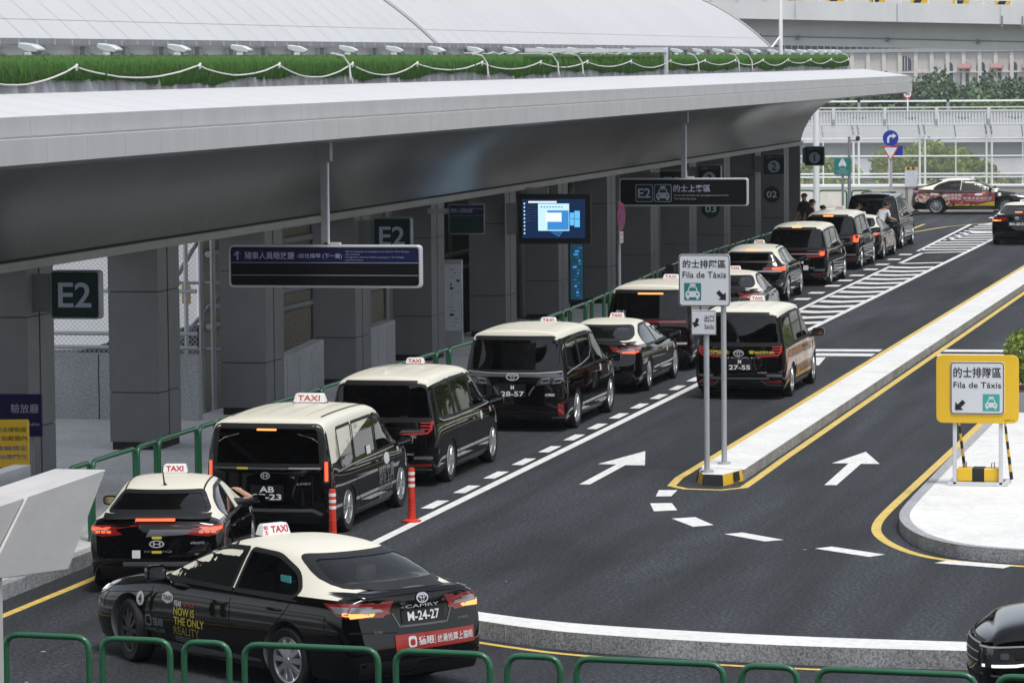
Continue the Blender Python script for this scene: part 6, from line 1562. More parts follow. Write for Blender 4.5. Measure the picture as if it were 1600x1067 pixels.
t = tag(MB().prism([(-33, -4.3), (-25, -4.3), (-25, .55), (-28.2, -.02), (-29.3, -.36), (-33, -.45)], lambda u, v, w_: (u, w_, v), 84, 86).build('ramp_shed', M['black_matt'], smooth=0), 'dark low shed roof behind the granite wall', 'shed')

# ------------------------------------------------------------------ far end of the road
t = tag(MB().b2(-40, 30, 157.9, 158.3, -.2, 1.03).build('boundary_wall', M['old_wall'], smooth=0), 'stained cream boundary wall under the white fence at the road end', 'wall')
b = MB(); b.b2(-40, 30, 157.85, 158.35, 1.03, 1.09); b.build('coping', M['rail_white'], t, smooth=0)
b = MB(); b.b2(-30, -18.9, 150.5, 157.8, -3, .15); structure(b.build('pavement', M['pavement'], smooth=0))
ff = mesh_fence('mesh_fence', 'tall white mesh fence standing on the cream wall at the road end', -30, 2, 158.1, 1.09, 3.05, .10, .0032, [], mm='rail_white', top_bars=(1.10, 1.42, 1.55, 2.28, 3.0))
for k in range(11):
    xc = -28.9 + 2.74 * k
    for dx in (-.11, .11): b = MB(); b.cyl((xc + dx + 30, 0, 0), (xc + dx + 30, 0, 2.1), .045, n=8); b.build('post', M['rail_white'], ff)
    b = MB(); b.cyl((xc + 30 + 1.37, 0, 0), (xc + 31.37, 0, 2.0), .03, n=8); b.build('post', M['rail_white'], ff)
    for dx in (-.11, .11): b = MB(); b.tube([(xc + dx + 30, 0, 2.08), (xc + dx + 29.96, -.25, 2.5)], .04, 6); b.build('overhang_arm', M['galv'], ff)
    b = MB(); b.tube([(xc + 31.37, 0, 1.98), (xc + 31.33, -.25, 2.48)], .025, 6); b.build('overhang_arm', M['galv'], ff)
for z in (2.25, 2.42): b = MB(); b.cyl((0, -.1 - (z - 2.1) * .4, z), (32, -.1 - (z - 2.1) * .4, z), .012, n=6); b.build('barbed_wire', M['rail_white'], ff)
t = thing('lamp_post', 'thick white lamp post behind the number 1 station sign', 'pole', (-21.05, 149.0, .15))
b = MB(); b.cyl((0, 0, 0), (0, 0, 4.6), .13, .11, 14); b.build('pole', M['white'], t)
b = MB(); b.box((-.15, 0, 3.0), (.5, .1, .05)); b.build('bracket', M['white'], t, smooth=0)
t = thing('taxi_stand_sign', 'small green taxi stand sign with white taxi picture on a thin pole', 'sign', (-20.15, 150, .15))
b = MB(); b.cyl((0, 0, 0), (0, 0, 1.75), .05, n=10); b.build('pole', M['steel'], t)
b = MB(); b.b2(-.33, .33, -.08, -.05, 1.62, 2.28); p_ = b.build('sign_plate', M['teal'], t, smooth=0)
b = MB(); car_icon(b, 0, 2.06, .30, -.083); b.build('taxi_icon', M['sign_white'], p_, smooth=0); b = MB(); flat_text(b, '的士站', 0, 1.84, -.083, width=.22, height=.07); b.build('lettering', M['sign_white'], p_, smooth=0); b = MB(); flat_text(b, 'Praça de Táxi', 0, 1.755, -.083, width=.5, height=.045); b.build('lettering', M['sign_white'], p_, smooth=0); b = MB(); flat_text(b, 'Taxi Stand', 0, 1.69, -.083, width=.36, height=.04); b.build('lettering', M['sign_white'], p_, smooth=0)
t = thing('camera_pole', 'grey pole with a black surveillance camera on a short arm', 'pole', (-19.93, 150.3, .15))
b = MB(); b.cyl((0, 0, 0), (0, 0, 3.1), .075, .055, 12); b.build('pole', M['steel'], t)
b = MB(); b.tube([(0, 0, 2.95), (.38, 0, 2.95)], .03, 8); b.build('arm', M['steel'], t)
b = MB(); b.lathe([(-.02, .0), (-.02, .085), (.06, .085), (.12, .05), (.14, 0)], (.34, 0, 3.0), 'Z', 14); b.build('camera', M['black_matt'], t)
t = thing('turn_sign', 'blue right turn disc above a red bordered yield triangle on one grey pole', 'sign', (-17.83, 146.5, .05))
b = MB(); b.cyl((0, 0, 0), (0, 0, 3.35), .055, n=12); b.build('pole', M['galv'], t)
b = MB(); b.prism(circle(.30, 32, 0, 3.22), lambda u, v, q: (u, q, v), -.09, -.06); p_ = b.build('blue_disc', M['sign_blue'], t, smooth=30)
b = MB(); flat_poly(b, [(-.13, 3.04), (-.05, 3.04), (-.05, 3.20), (.0, 3.26), (.08, 3.26), (.08, 3.19), (.23, 3.30), (.08, 3.41), (.08, 3.34), (-.03, 3.34), (-.13, 3.24)], -.094); b.build('arrow', M['sign_white'], p_, smooth=0)
b = MB(); b.prism([(-.32, 2.90), (.32, 2.90), (0, 2.34)], lambda u, v, q: (u, q, v), -.09, -.06); p_ = b.build('yield_triangle', M['sign_red'], t, smooth=0)
b = MB(); flat_poly(b, [(-.25, 2.86), (.25, 2.86), (0, 2.42)], -.094); b.build('white_field', M['sign_white'], p_, smooth=0)
b = MB(); b.b2(.05, .45, .05, .08, 2.55, 2.92); b.build('blue_plate', M['sign_blue'], t, smooth=0)
t = thing('control_cabinet', 'grey control cabinet with yellow and black striped top at the cream wall', 'cabinet', (-18.27, 157.0, .05))
b = MB(); b.b2(-.25, .25, -.15, .15, 1.0, 1.72); b.build('case', M['galv_light'], t, bevel=.02)
for k in range(5): b = MB(); b.b2(-.25 + k * .1, -.152 + k * .1, -.17, .17, 1.725, 1.80); b.build('striped_top', M['sign_yellow' if k % 2 == 0 else 'hazard_black'], t, smooth=0)
for x in (-.2, .2): b = MB(); b.b2(x - .05, x + .05, -.08, .08, 0, 1.0); b.build('leg', M['steel'], t, smooth=0)
b = MB(); b.b2(-1.05, -.42, .60, .66, .25, .78); tag(b.build('wall_panel', M['wall_granite'], smooth=0, loc=(-18.27, 157.0, 0)), 'pale grey panel fixed to the cream wall by the control cabinet', 'panel')
for i, (x0, x1) in enumerate(((-23.7, -22.5), (-22.3, -21.5), (-21.3, -20.2), (-20.0, -19.2))):
    o_ = hoop((0, 0), (x1 - x0, 0), .95, .035).build('hoop_railing', M['green_rail']); o_.location = (x0, 151.5, .146); tag(o_, 'green hoop railing in front of the cream wall at the road end', 'railing', 'green hoop railings at the road end')
# planter with shrub at the right edge
t = thing('planter', 'dark stone planter box at the right edge', 'planter', (-4.72, 67.4, .17))
b = MB(); b.b2(-1.5, 3, -.8, .8, 0, .34); b.build('box', M['steel'], t, bevel=.02)
b = MB(); b.b2(-1.4, 2.9, -.7, .7, .33, .36); b.build('soil', M['bark'], t, smooth=0)

# ------------------------------------------------------------------ foliage
def leaf_cloud(mb, blobs, n, size, rg, shell=.55, m=0, droop=0.0):
    tot = sum(r[3] * r[4] * r[5] for r in blobs) or 1
    for (x, y, z, rx, ry, rz) in blobs:
        k = int(n * rx * ry * rz / tot)
        for _ in range(k):
            d = Vector((rg.gauss(0, 1), rg.gauss(0, 1), rg.gauss(0, 1))).normalized() * (shell + (1 - shell) * rg.random() ** .6) * rg.uniform(.85, 1.1)
            p = Vector((x + d.x * rx, y + d.y * ry, z + d.z * rz))
            a = Vector((rg.gauss(0, 1), rg.gauss(0, 1), rg.gauss(0, .7))).normalized(); q = a.orthogonal().normalized(); q = Matrix.Rotation(rg.uniform(0, 6.28), 3, a) @ q
            w2 = a.cross(q); s = size * rg.uniform(.6, 1.3)
            mb.add([p - q * s, p + w2 * s * .5, p + q * s, p - w2 * s * .5], [(0, 1, 2, 3)], m if rg.random() < .65 else m + 1)
def tree(name, label, loc, blobs, n, size, trunk_h, trunk_r, seed, leaves=('leaf_a', 'leaf_b'), group=None):
    rg = random.Random(seed); t = thing(name, label, name.split('_')[-1], loc, 0, group)
    b = MB(); b.tube([(0, 0, -.3), (.05, 0, trunk_h * .4), (-.03, .05, trunk_h)], [trunk_r, trunk_r * .75, trunk_r * .45], 8)
    for i in range(6):
        bl = blobs[i % len(blobs)]; b.tube([(0, 0, trunk_h * rg.uniform(.4, .9)), (bl[0] * .5, bl[1] * .5, (trunk_h + bl[2]) * .5), (bl[0], bl[1], bl[2])], [trunk_r * .4, trunk_r * .25, trunk_r * .1], 6)
    b.build('trunk', M['bark'], t)
    b = MB(); leaf_cloud(b, blobs, n, size, rg); b.build('crown', [M[leaves[0]], M[leaves[1]]], t, smooth=0)
    return t
def blobs_in(rg, k, cx, cz, rx, rz, r0, r1, ry=None):
    out = []
    for _ in range(k):
        a = rg.uniform(0, 6.28); q = rg.random() ** .5; r = rg.uniform(r0, r1)
        out.append((cx + math.cos(a) * q * rx, rg.uniform(-1, 1) * (ry or rx * .6), cz + math.sin(a) * q * rz, r, r, r * .85))
    return out
rg = random.Random(11)
tree('bushy_tree', 'round yellow green tree behind the mesh fence, right of the turn sign', (-21.3, 186, -4.2), blobs_in(rg, 20, -.2, 5.0, 1.6, 1.5, .6, 1.05) + blobs_in(rg, 8, .9, 4.3, 1.3, .9, .5, .8), 11000, .11, 3.6, .2, 1)
tree('bushy_tree', 'lower dull green tree behind the mesh fence, spreading right of the round one', (-19.3, 188, -4.2), blobs_in(rg, 16, -.2, 4.6, 1.4, 1.1, .5, .85), 8000, .11, 3.0, .16, 2)
tree('bushy_tree', 'small yellow green tree behind the fence, beside the number 1 sign', (-25.2, 182, -4.2), blobs_in(rg, 14, 0, 4.6, 1.1, 1.1, .5, .85), 7000, .11, 3.2, .16, 3)
b = MB(); bl = [(x, 163 + rg.uniform(-.6, .6), rg.uniform(.4, .95), .9, .6, .5) for x in [-31 + .55 * i for i in range(60)]]
leaf_cloud(b, bl, 14000, .09, rg, .2); stuff(b.build('undergrowth', [M['leaf_a'], M['grass']], smooth=0), 'grassy undergrowth growing along the back of the cream wall', 'undergrowth')
t = tree('shrub', 'bright green shrub growing in the planter at the right edge', (-5.10, 67.3, .42), blobs_in(rg, 30, .3, .62, 1.3, .45, .3, .48, .4), 7000, .05, .4, .05, 5)
# far wood in two depths
b = MB(); bl = []
for i in range(110): 
    x = -78 + i * .5; bl.append((x, rg.uniform(318, 345), rg.uniform(-1.0, 1.0) + .5 * math.sin(i * .9), rg.uniform(1.4, 2.4), 2, rg.uniform(1.2, 2.2)))
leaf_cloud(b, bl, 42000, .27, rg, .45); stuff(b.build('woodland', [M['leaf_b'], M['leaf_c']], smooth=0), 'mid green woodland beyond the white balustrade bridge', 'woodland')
b = MB(); bl = []
for i in range(190):
    x = -112 + i * .55; bl.append((x, rg.uniform(440, 475), rg.uniform(-1.5, 3.1) + .5 * math.sin(i * .6), rg.uniform(1.6, 3), 3, rg.uniform(1.6, 2.8)))
for i in range(150):
    x = -112 + i * .7; bl.append((x, rg.uniform(445, 480), rg.uniform(-.5, 1.9), 2.2, 3, 2.2))
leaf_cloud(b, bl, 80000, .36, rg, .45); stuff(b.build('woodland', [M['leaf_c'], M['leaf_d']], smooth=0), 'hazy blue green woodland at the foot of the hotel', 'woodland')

# ------------------------------------------------------------------ bridges, hotel
t = thing('balustrade_bridge', 'long white road bridge with picket balustrade and shade-grey girder behind the trees', 'bridge', (-30, 260, 0))
X0, X1 = -45.0, 42.0
b = MB(); b.b2(X0, X1, -.3, 8, .62, 1.79); b.build('deck_edge', M['bridge_white'], t, smooth=0)
b = MB(); b.b2(X0, X1, .5, 7, -.45, .62); b.build('girder', M['bridge_grey'], t, smooth=0)  # grey is the shade under the deck, put into the colour
b = MB(); b.b2(X0, X1, .2, 7.5, -1.6, -.46); b.build('lower_flange', M['bridge_white'], t, smooth=0)
b = MB(); b.b2(X0, X1, 1.0, 7, -4.2, -1.6); b.build('pier_wall', M['bridge_grey'], t, smooth=0)
for k in range(25):
    x = X0 + 1 + 3.5 * k
    b = MB(); b.b2(x - .10, x + .10, -.35, -.15, 1.79, 3.0); b.build('baluster_post', M['rail_white'], t, smooth=0)
    b = MB(); b.b2(x - .08, x + .08, -.37, -.355, 1.85, 2.2); b.build('reflector', M['bridge_grey'], t, smooth=0)
pk = MB(); pk.b2(-.045, .045, -.28, -.22, 1.85, 2.72)
b = MB(); x = X0
while x < X1:
    b.b2(x - .05, x + .05, -.28, -.22, 1.85, 2.72 ); x += .21
b.build('pickets', M['rail_white'], t, smooth=0)['kind'] = 'stuff'
b = MB()
for k in range(24):                    # swagged infill between the posts
    xa = X0 + 1 + 3.5 * k
    for i in range(14):
        u = i / 14; u2 = (i + 1) / 14; f = lambda q: 2.70 - .55 * 4 * q * (1 - q) if k % 2 else 2.15 + .55 * 4 * q * (1 - q) * .0 + .0
        b.add([(xa + u * 3.5, -.20, 1.85), (xa + u2 * 3.5, -.20, 1.85), (xa + u2 * 3.5, -.20, 2.15 + .45 * abs(2 * u2 - 1)), (xa + u * 3.5, -.20, 2.15 + .45 * abs(2 * u - 1))], [(0, 1, 2, 3)])
b.build('infill_panel', M['rail_white'], t, smooth=0)['kind'] = 'stuff'
for z, h in ((2.76, .10), (2.98, .09), (1.82, .06)): b = MB(); b.b2(X0, X1, -.32, -.18, z - h / 2, z + h / 2); b.build('handrail', M['rail_white'], t, smooth=0)
b = MB(); b.b2(X0, X1, 6.8, 6.95, 3.28, 3.40); b.build('far_handrail', M['rail_white'], t, smooth=0)
b = MB(); b.b2(X0, X1, 6.82, 6.9, 2.2, 2.7); b.build('far_barrier', M['steel'], t, smooth=0)
for k in range(12): b = MB(); b.b2(X0 + 3 + 6.2 * k, X0 + 3.2 + 6.2 * k, 6.8, 6.98, 1.8, 3.4); b.build('far_post', M['steel'], t, smooth=0)
t = thing('speed_sign', 'small round red and white speed sign above the balustrade bridge', 'sign', (-31.2, 266, 1.79))
b = MB(); b.cyl((0, 0, 0), (0, 0, 2.0), .05, n=8); b.build('pole', M['rail_white'], t)
b = MB(); b.prism(circle(.32, 24, 0, 2.05), lambda u, v, q: (u, q, v), -.06, -.03); p_ = b.build('sign_plate', M['sign_red'], t, smooth=30)
b = MB(); flat_poly(b, circle(.24, 24, 0, 2.05), -.064); b.build('white_field', M['sign_white'], p_, smooth=0)
b = MB(); flat_text(b, '60', 0, 2.05, -.068, width=.3, height=.2, bold=.02); b.build('lettering', M['ink'], p_, smooth=0)
# motorway viaduct
t = thing('viaduct', 'white concrete motorway viaduct crossing above the hotel, with yellow chevron boards on top', 'bridge', (-30, 210, 0), R(.5))
def vz(x): return 8.60 - .032 * (x + 5)      # bottom of the edge beam along local x
xs_ = [-60 + 6 * i for i in range(17)]
def slab(name, y0, y1, z0, z1, m):
    b = MB(); vs = []
    for x in xs_:
        c = .0009 * (x - 10) ** 2
        vs += [(x, y0 + c, vz(x) + z0), (x, y1 + c, vz(x) + z0), (x, y1 + c, vz(x) + z1), (x, y0 + c, vz(x) + z1)]
    fs = []
    for i in range(len(xs_) - 1):
        for j in range(4): fs.append((4 * i + j, 4 * i + (j + 1) % 4, 4 * i + 4 + (j + 1) % 4, 4 * i + 4 + j))
    fs += [(3, 2, 1, 0), tuple(4 * len(xs_) - 4 + j for j in range(4))]
    b.add(vs, fs); return b.build(name, M[m], t, smooth=0)
slab('edge_beam', 0, .35, 0, 1.05, 'bridge_white'); slab('deck', .35, 12, .25, .5, 'bridge_grey'); slab('girder', 2.2, 9, -1.42, .25, 'bridge_white')
slab('girder_lip', 2.12, 2.2, -.96, -.90, 'steel')
for k in range(16):
    x = -52 + 5.2 * k
    b = MB(); b.b2(x - .07, x + .07, .35, 2.2, vz(x) + .02, vz(x) + .25); b.build('cantilever_rib', M['bridge_grey'], t, smooth=0)
for k in range(14):
    x = -46 + 5 * k; b = MB(); b.b2(x - .08, x + .08, 2.0, 2.2, vz(x) - 1.1, vz(x) - .85); b.build('cable_clamp', M['steel'], t, smooth=0)
for k in range(12):
    x = -40 + 5.6 * k; b = MB(); b.b2(x - .015, x + .015, -.006, .01, vz(x) + .02, vz(x) + 1.0); b.build('beam_joint', M['bridge_grey'], t, smooth=0)
for x in (10.5, 11.6, 18.5): b = MB(); b.b2(x - .05, x + .05, -.012, .01, vz(x) - .15, vz(x) + .45); b.build('rust_stain', M['steel'], t, smooth=0)
for z in (1.25, 1.5): slab('barrier_rail', .1, .2, z, z + .07, 'rail_white')
for k in range(44):
    x = -40 + 1.5 * k; b = MB(); b.b2(x - .04, x + .04, .1, .2, vz(x) + 1.05, vz(x) + 1.5); b.build('barrier_post', M['rail_white'], t, smooth=0)
for k in range(26):
    x = -36 + 2.3 * k; b = MB(); w_ = .9
    b.add([(x, 1.2, vz(x) + 1.0), (x + w_, 1.2, vz(x) + 1.0), (x + w_, 1.2, vz(x) + 2.2), (x, 1.2, vz(x) + 2.2), (x, 1.26, vz(x) + 1.0), (x + w_, 1.26, vz(x) + 1.0), (x + w_, 1.26, vz(x) + 2.2), (x, 1.26, vz(x) + 2.2)], [(0, 1, 2, 3), (4, 7, 6, 5), (0, 4, 5, 1), (1, 5, 6, 2), (2, 6, 7, 3), (3, 7, 4, 0)])
    o_ = b.build('chevron_board', M['sign_yellow'], t, smooth=0)
    b = MB(); b.add([(x + .1, 1.19, vz(x) + 1.0), (x + .5, 1.19, vz(x) + 1.0), (x + .85, 1.19, vz(x) + 1.6), (x + .5, 1.19, vz(x) + 2.2), (x + .1, 1.19, vz(x) + 2.2), (x + .45, 1.19, vz(x) + 1.6)], [(0, 1, 2, 5), (5, 2, 3, 4)]); b.build('chevron', M['hazard_black'], o_, smooth=0)
b = MB(); b.tube([(-8.0, 1.9, vz(-8) + .2), (-8.0, 1.9, vz(-8) - .9)], .12, 8); b.tube([(-8.0, 1.9, vz(-8) - .9), (-8.6, 1.9, vz(-8) - 1.2)], .10, 8); b.build('drain_pipe', M['bridge_white'], t)
b = MB(); b.tube([(-3, 1.9, vz(-3) - .8), (-3.1, 1.9, vz(-3) - 1.7), (-3.8, 1.9, vz(-3) - 2.3), (-4.6, 1.9, vz(-3) - 1.9)], .06, 6); b.build('cable', M['steel'], t)
for x in (-20, 26): b = MB(); b.b2(x - 1.2, x + 1.2, 4, 7, -4.2, vz(x) - 1.3); b.build('pier', M['bridge_grey'], t, smooth=0)
# hotel and covered walkway
t = thing('hotel', 'hazy cream hotel with arched window and haze-paled red awnings under the viaduct', 'building', (-90, 700, -4.2))
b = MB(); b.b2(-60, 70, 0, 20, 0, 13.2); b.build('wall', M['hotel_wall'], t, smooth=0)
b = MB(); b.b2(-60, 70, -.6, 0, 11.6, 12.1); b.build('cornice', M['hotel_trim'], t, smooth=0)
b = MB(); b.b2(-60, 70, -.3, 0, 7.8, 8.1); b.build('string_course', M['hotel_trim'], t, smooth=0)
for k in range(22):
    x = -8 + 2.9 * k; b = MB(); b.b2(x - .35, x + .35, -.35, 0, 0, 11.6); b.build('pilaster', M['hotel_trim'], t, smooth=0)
def arch(w_, h): return [(-w_ / 2, 0), (w_ / 2, 0)] + [(w_ / 2 * math.cos(a), h + w_ / 2 * math.sin(a)) for a in [math.pi * i / 10 for i in range(11)]]
b = MB(); b.prism([(u + 7.4, v + 8.3) for u, v in arch(2.4, 1.4)], lambda u, v, q: (u, q, v), -.2, -.05); o_ = b.build('arched_window', M['win_dark'], t, smooth=0)
for du in (-.5, .5, 0): b = MB(); b.b2(7.4 + du - .06, 7.4 + du + .06, -.26, -.2, 8.3, 10.8); b.build('mullion', M['hotel_trim'], o_, smooth=0)
for k in range(12):
    x = 15.4 + 2.9 * k; b = MB(); b.prism([(u + x, v + 5.4) for u, v in arch(1.5, 3.6)], lambda u, v, q: (u, q, v), -.15, -.04); b.build('window', M['win_dark'], t, smooth=0)
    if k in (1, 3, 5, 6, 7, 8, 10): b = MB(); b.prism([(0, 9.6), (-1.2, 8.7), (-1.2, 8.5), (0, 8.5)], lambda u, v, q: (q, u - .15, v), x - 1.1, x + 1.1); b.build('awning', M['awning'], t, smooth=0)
t = thing('covered_walkway', 'hazy grey blue glazed walkway running above the hotel roof', 'bridge', (-90, 640, 0))
b = MB(); b.b2(-60, 60, 0, 6, 7.3, 7.9); b.build('floor_beam', M['bridge_grey'], t, smooth=0)
b = MB(); b.b2(-60, 60, .6, 5, 7.9, 8.9); b.build('glazing', M['win_dark'], t, smooth=0)
b = MB(); b.b2(-60, 60, -.2, 6.2, 8.9, 9.2); b.build('roof', M['bridge_grey'], t, smooth=0)
for k in range(60): b = MB(); b.b2(-20 + 1.1 * k - .1, -20 + 1.1 * k + .1, .3, .6, 7.9, 8.9); b.build('mullion', M['bridge_grey'], t, smooth=0)

# ------------------------------------------------------------------ trees around the frame, and an added dark building, in the cars' reflections
b = MB(); bl = []
rg = random.Random(21)
for i in range(44): bl.append((7.5 + rg.uniform(-1.5, 2.5), 56 + (i % 22) * 5.5 + rg.uniform(-2, 2), rg.uniform(3.4, 5.2) + (5.2 if i > 21 else 0), 2.6, 3.2, 2.6))
leaf_cloud(b, bl, 22000, .42, rg, .25)
for i in range(15):
    b.tube([(7.5 + rg.uniform(-.6, .6), 56 + i * 6.5, 0), (7.5, 56 + i * 6.5, 4.2)], .16, 6)
stuff(b.build('tree_belt', [M['leaf_b'], M['leaf_c']], smooth=0), 'belt of leafy trees on the island beyond the right edge', 'trees')
b = MB(); bl = [(1.2, 60 + i * 2.2, .7, .8, 1.4, .7) for i in range(36)]
leaf_cloud(b, bl, 9000, .14, rg, .3); stuff(b.build('hedge', [M['leaf_a'], M['leaf_b']], smooth=0), 'clipped hedge on the island beyond the right edge', 'hedge')
t = thing('added_dark_building', 'added dark building behind the viewpoint, darkening the reflections in the cars', 'building', (0, -8, 0))  # unseen block, added so black paint facing the camera reflects dark
b = MB(); b.b2(-60, 60, -12, 4, -4.1, 3.2); b.build('base', M['forecourt'], t, smooth=0)
b = MB(); b.b2(-60, 60, -12, 3.6, 3.2, 18); b.build('glazing', M['black_matt'], t, smooth=0)  # plain matt black box without glass, tall to keep sky out of reflections
# ------------------------------------------------------------------ people
def person(label, loc, rz, J, mats, group=None, hair=True, scale=1.0):
    """J: joint positions; one skinned body with five-fingered hands"""
    t = thing('person', label, 'person', loc, rz, group); t.scale = (scale,) * 3
    V, E_, Rr = [], [], []
    def v(p, r): V.append(Vector(p)); Rr.append(r); return len(V) - 1
    def chain(start, pts):
        i = start
        for p, r in pts: j = v(p, r); E_.append((i, j)); i = j
        return i
    pel = v(J['pelvis'], .14)
    ch = chain(pel, [(J['waist'], .125), (J['chest'], .15), (J['neck'], .062), (J['head0'], .075)])
    hp = Vector(J['head']); chain(ch, [(hp, .098), (hp + Vector((0, .01, .075)), .08)])
    chest = 2
    for s, sd in ((1, 'r'), (-1, 'l')):
        w = chain(chest, [(J['sh_' + sd], .065), (J['el_' + sd], .045), (J['wr_' + sd], .032)])
        wr, el = Vector(J['wr_' + sd]), Vector(J['el_' + sd]); d = (wr - el).normalized(); side = d.cross(Vector((0, 0, 1)))
        side = side.normalized() if side.length > .2 else Vector((0, 1, 0)); pal = d.cross(side)
        pm = chain(w, [(wr + d * .06, .036)])
        for q, l in ((-.032, .062), (-.011, .075), (.011, .07), (.032, .055)):
            base = wr + d * .09 + side * q; chain(pm, [(base, .012), (base + d * l * .55 + pal * .01, .010), (base + d * l + pal * .03, .008)])
        chain(w, [(wr + d * .04 + side * .045, .012), (wr + d * .08 + side * .065, .010)])
        if ('hp_' + sd) in J: chain(pel, [(J['hp_' + sd], .095), (J['kn_' + sd], .065), (J['an_' + sd], .045), (Vector(J['an_' + sd]) + Vector((0, .06, -.05)), .042), (Vector(J['an_' + sd]) + Vector((0, .17, -.065)), .035)])
    me = bpy.data.meshes.new('figure'); me.from_pydata(V, E_, []); o = bpy.data.objects.new('figure', me); C.objects.link(o)
    sk_ = o.modifiers.new('k', 'SKIN'); sl_ = me.skin_vertices[0] if len(me.skin_vertices) else None
    if sl_ is None:
        bm = bmesh.new(); bm.from_mesh(me); bm.verts.layers.skin.verify(); bm.to_mesh(me); bm.free(); sl_ = me.skin_vertices[0]
    for i, d in enumerate(sl_.data): d.radius = (Rr[i], Rr[i]); d.use_root = (i == 0)
    o.modifiers.new('s', 'SUBSURF').levels = 1
    m2 = eval_mesh(o); bpy.data.objects.remove(o)
    for k in mats: m2.materials.append(M[k])
    zw = J['waist'][2] - .06
    elz = {}
    for p in m2.polygons:
        c = p.center; p.use_smooth = True
        if c.z > Vector(J['neck']).z - .01 and (c - Vector(J['head'])).length < .30: k = 0
        elif min((c - Vector(J['wr_r'])).length, (c - Vector(J['wr_l'])).length) < .20 or min((c - (Vector(J['wr_r']) + Vector(J['el_r'])) / 2).length, (c - (Vector(J['wr_l']) + Vector(J['el_l'])) / 2).length) < .13: k = 0
        elif c.z > zw: k = 1
        else: k = 2
        p.material_index = k
    bo = bpy.data.objects.new('body', m2); C.objects.link(bo); bo.parent = t
    h = Vector(J['head'])
    b = MB(); prof = []
    for i in range(9):
        a = i / 8 * math.pi * .62; prof.append((h.z + .085 + .085 * math.cos(a) - .055, .108 * math.sin(a) + .001))
    b.lathe(prof, (h.x, h.y - .022, 0), 'Z', 18); b.build('hair', M['hair'], t, smooth=60)
    f = MB()
    for s in (-1, 1): f.box((h.x + s * .035, h.y + .098, h.z + .03), (.022, .012, .010))
    f.build('eyes', M['ink'], t, bevel=.003) if False else None
    for s in (-1, 1):
        e_ = MB(); e_.box((h.x + s * .034, h.y + .094, h.z + .025), (.024, .014, .011)); e_.build('eye', M['ink'], t, bevel=.003)
        e_ = MB(); e_.box((h.x + s * .100, h.y, h.z + .005), (.018, .035, .06)); e_.build('ear', M['skin'], t, bevel=.006)
    e_ = MB(); e_.cyl((h.x, h.y + .095, h.z + .02), (h.x, h.y + .122, h.z - .02), .008, .016, 8); e_.build('nose', M['skin'], t)
    e_ = MB(); e_.box((h.x, h.y + .094, h.z - .05), (.045, .012, .010)); e_.build('mouth', M['sign_red'], t, bevel=.003)
    return t
def standing(lean=0.0, arm=0.0):
    L_ = lambda x, y, z: (x, y + lean * max(0, z - .95), z - .35 * lean * max(0, z - .95))
    return dict(pelvis=L_(0, 0, .96), waist=L_(0, 0, 1.10), chest=L_(0, -.01, 1.32), neck=L_(0, 0, 1.48), head0=L_(0, .01, 1.55), head=L_(0, .02, 1.63),
        sh_r=L_(.18, -.01, 1.40), el_r=L_(.25, .02 + arm * .15, 1.13), wr_r=L_(.25, .14 + arm * .25, .92 + arm * .2), sh_l=L_(-.18, -.01, 1.40), el_l=L_(-.25, .02, 1.13), wr_l=L_(-.24, .12, .90),
        hp_r=(.10, 0, .90), kn_r=(.11, .03, .50), an_r=(.11, 0, .10), hp_l=(-.10, 0, .90), kn_l=(-.11, .05, .50), an_l=(-.11, -.04, .10))
SK = ['skin', 'shirt_red', 'trousers']
person('person in a dark red top, leftmost of the two at the column end', (-17.33, 121.0, PZ - .01), R(-60), standing(.15), SK)
person('person in a red top facing right, between the dark red top and the minivan roof', (-17.02, 120.3, PZ - .01), R(-80), standing(.35, .6), SK, scale=.93)
person('dark haired person half hidden behind the column edge at the far end', (-18.12, 125.4, PZ - .01), R(150), standing(0), ['skin', 'shirt_dark', 'trousers'])
person('dark haired person behind the minivan roof, left of the black van', (-16.62, 125.35, 0), R(-70), standing(.45), ['skin', 'shirt_dark', 'trousers'], scale=.96)
person('person in a white shirt leaning behind the rear window of the black van', (-15.62, 125.2, 0), R(-35), standing(.55, .8), ['skin', 'shirt_white', 'trousers'])
# driver of the last taxi: sits on the front right seat, forearm out of the open window
wins = [c for c in carB.children if c.name.split('.')[0] == 'side_window']
wfront = [c for c in wins if sum(v.co.x for v in c.data.vertices) / len(c.data.vertices) > 0 and sum(v.co.y for v in c.data.vertices) / len(c.data.vertices) > -.1][0]
for ch in list(wfront.children): ch.parent = carB
bpy.data.objects.remove(wfront)
drv = person('driver of the last taxi in a dark shirt, bare forearm out of the side window', (0, 0, 0), 0, dict(pelvis=(.37, .10, .50), waist=(.37, .06, .62), chest=(.38, .0, .86), neck=(.38, .02, 1.03), head0=(.38, .03, 1.09), head=(.38, .04, 1.17),
    sh_r=(.57, .02, .96), el_r=(1.07, .02, 1.01), wr_r=(.86, .22, 1.11), sh_l=(.20, .02, .96), el_l=(.14, .24, .78), wr_l=(.28, .48, .86),
    hp_r=(.46, .18, .50), kn_r=(.48, .58, .62), an_r=(.48, .86, .42), hp_l=(.28, .18, .50), kn_l=(.26, .58, .62), an_l=(.26, .86, .42)), ['skin', 'shirt_dark', 'trousers'])
drv.location = carB.location; drv.rotation_euler = carB.rotation_euler; drv.scale = (.9, .9, .9)
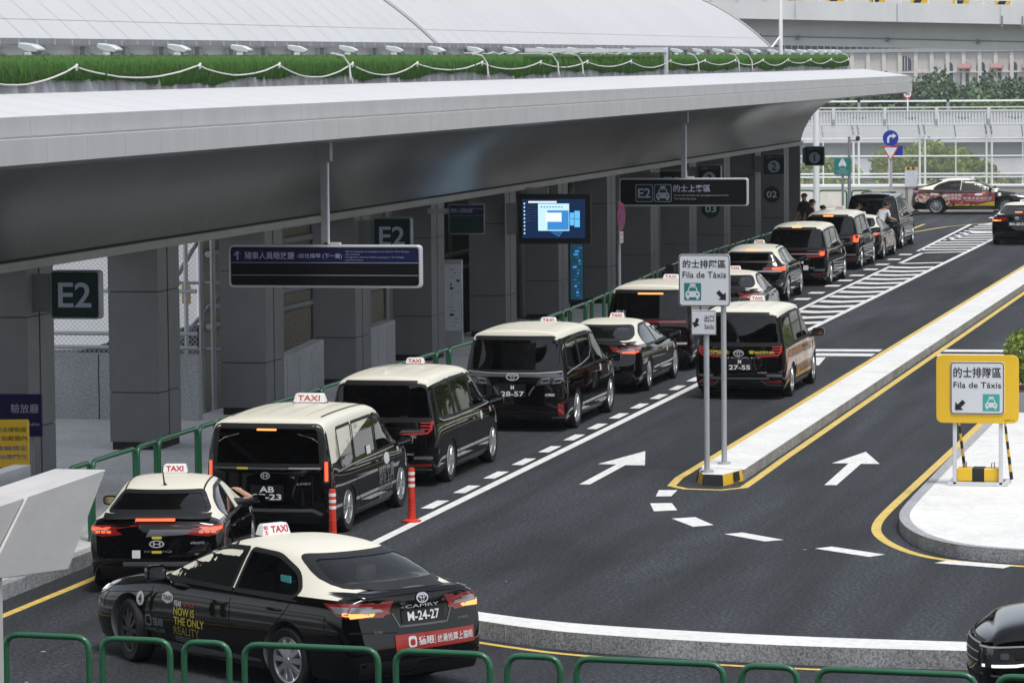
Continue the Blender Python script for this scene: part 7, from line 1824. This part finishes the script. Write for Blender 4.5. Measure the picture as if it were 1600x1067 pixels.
# ------------------------------------------------------------------ camera, light
f_, cx_, cy_, H_ = 6000.0, 800.0, 533.5, 6.3
vp = (2140 - cx_, 85 - cy_); roll = .009
d = Vector((vp[0], vp[1], f_)).normalized(); h2 = Vector((vp[0] - 1000, vp[1] + roll * 1000, f_))
n = d.cross(h2).normalized()
if n.y > 0: n = -n
X = d.cross(n)
if X.x < 0: X = -X
Rm = Matrix((X, d, n))          # world = Rm @ cam(x right, y down, z forward)
right, down, fwd = Rm.col[0], Rm.col[1], Rm.col[2]
cam = bpy.data.cameras.new('camera'); co = bpy.data.objects.new('camera', cam); C.objects.link(co)
cam.sensor_width = 36; cam.lens = f_ * 36 / 1600; cam.clip_end = 5000; cam.clip_start = 1
mw = Matrix.Identity(4)
for i in range(3): mw[i][0], mw[i][1], mw[i][2] = right[i], -down[i], -fwd[i]
mw[2][3] = H_
co.matrix_world = mw
scene.camera = co
EL, AZ = R(64), R(-50)   # sun elevation, direction it shines from (about Z, from +X)
w = bpy.data.worlds.new('World'); scene.world = w; w.use_nodes = True
nt = w.node_tree; bg = nt.nodes['Background']
sky = nt.nodes.new('ShaderNodeTexSky'); sky.sky_type = 'NISHITA'; sky.sun_disc = False; sky.sun_elevation = EL; sky.sun_rotation = R(90) - AZ
sky.air_density = 1.0; sky.dust_density = 1.2; sky.ozone_density = 1.0
hs = nt.nodes.new('ShaderNodeHueSaturation'); hs.inputs['Saturation'].default_value = .38; nt.links.new(sky.outputs[0], hs.inputs['Color']); nt.links.new(hs.outputs[0], bg.inputs[0]); bg.inputs[1].default_value = .14
sl = bpy.data.lights.new('sun', 'SUN'); sl.energy = 2.0; sl.angle = R(16); sl.color = (1, .97, .92)
so = bpy.data.objects.new('sun', sl); C.objects.link(so)
dv = Vector((math.cos(EL) * math.cos(AZ), math.cos(EL) * math.sin(AZ), math.sin(EL)))
so.rotation_euler = dv.to_track_quat('Z', 'Y').to_euler()
vs_ = scene.view_settings; vs_.view_transform = 'Standard'; vs_.look = 'None'; vs_.exposure = 0.35; vs_.gamma = 1; vs_.use_curve_mapping = False
scene.cycles.max_bounces = 6; scene.cycles.transparent_max_bounces = 12; scene.cycles.diffuse_bounces = 3; scene.cycles.glossy_bounces = 3
scene.cycles.use_denoising = True
hz_ = MB(); hz_.b2(-420, 420, -30, 1150, -5.4, 24); ho = hz_.build('haze', [], smooth=0)
hm = bpy.data.materials.new('haze'); hm.use_nodes = True; hn = hm.node_tree; hn.nodes.remove(hn.nodes['Principled BSDF'])
pv = hn.nodes.new('ShaderNodeVolumePrincipled'); pv.inputs['Density'].default_value = .00014; pv.inputs['Color'].default_value = (.93, .96, 1.0, 1); pv.inputs['Anisotropy'].default_value = .3
hn.links.new(pv.outputs[0], hn.nodes['Material Output'].inputs['Volume']); ho.data.materials.append(hm)
stuff(ho, 'thin pale haze filling the air over the whole place', 'haze')
scene.cycles.volume_bounces = 1
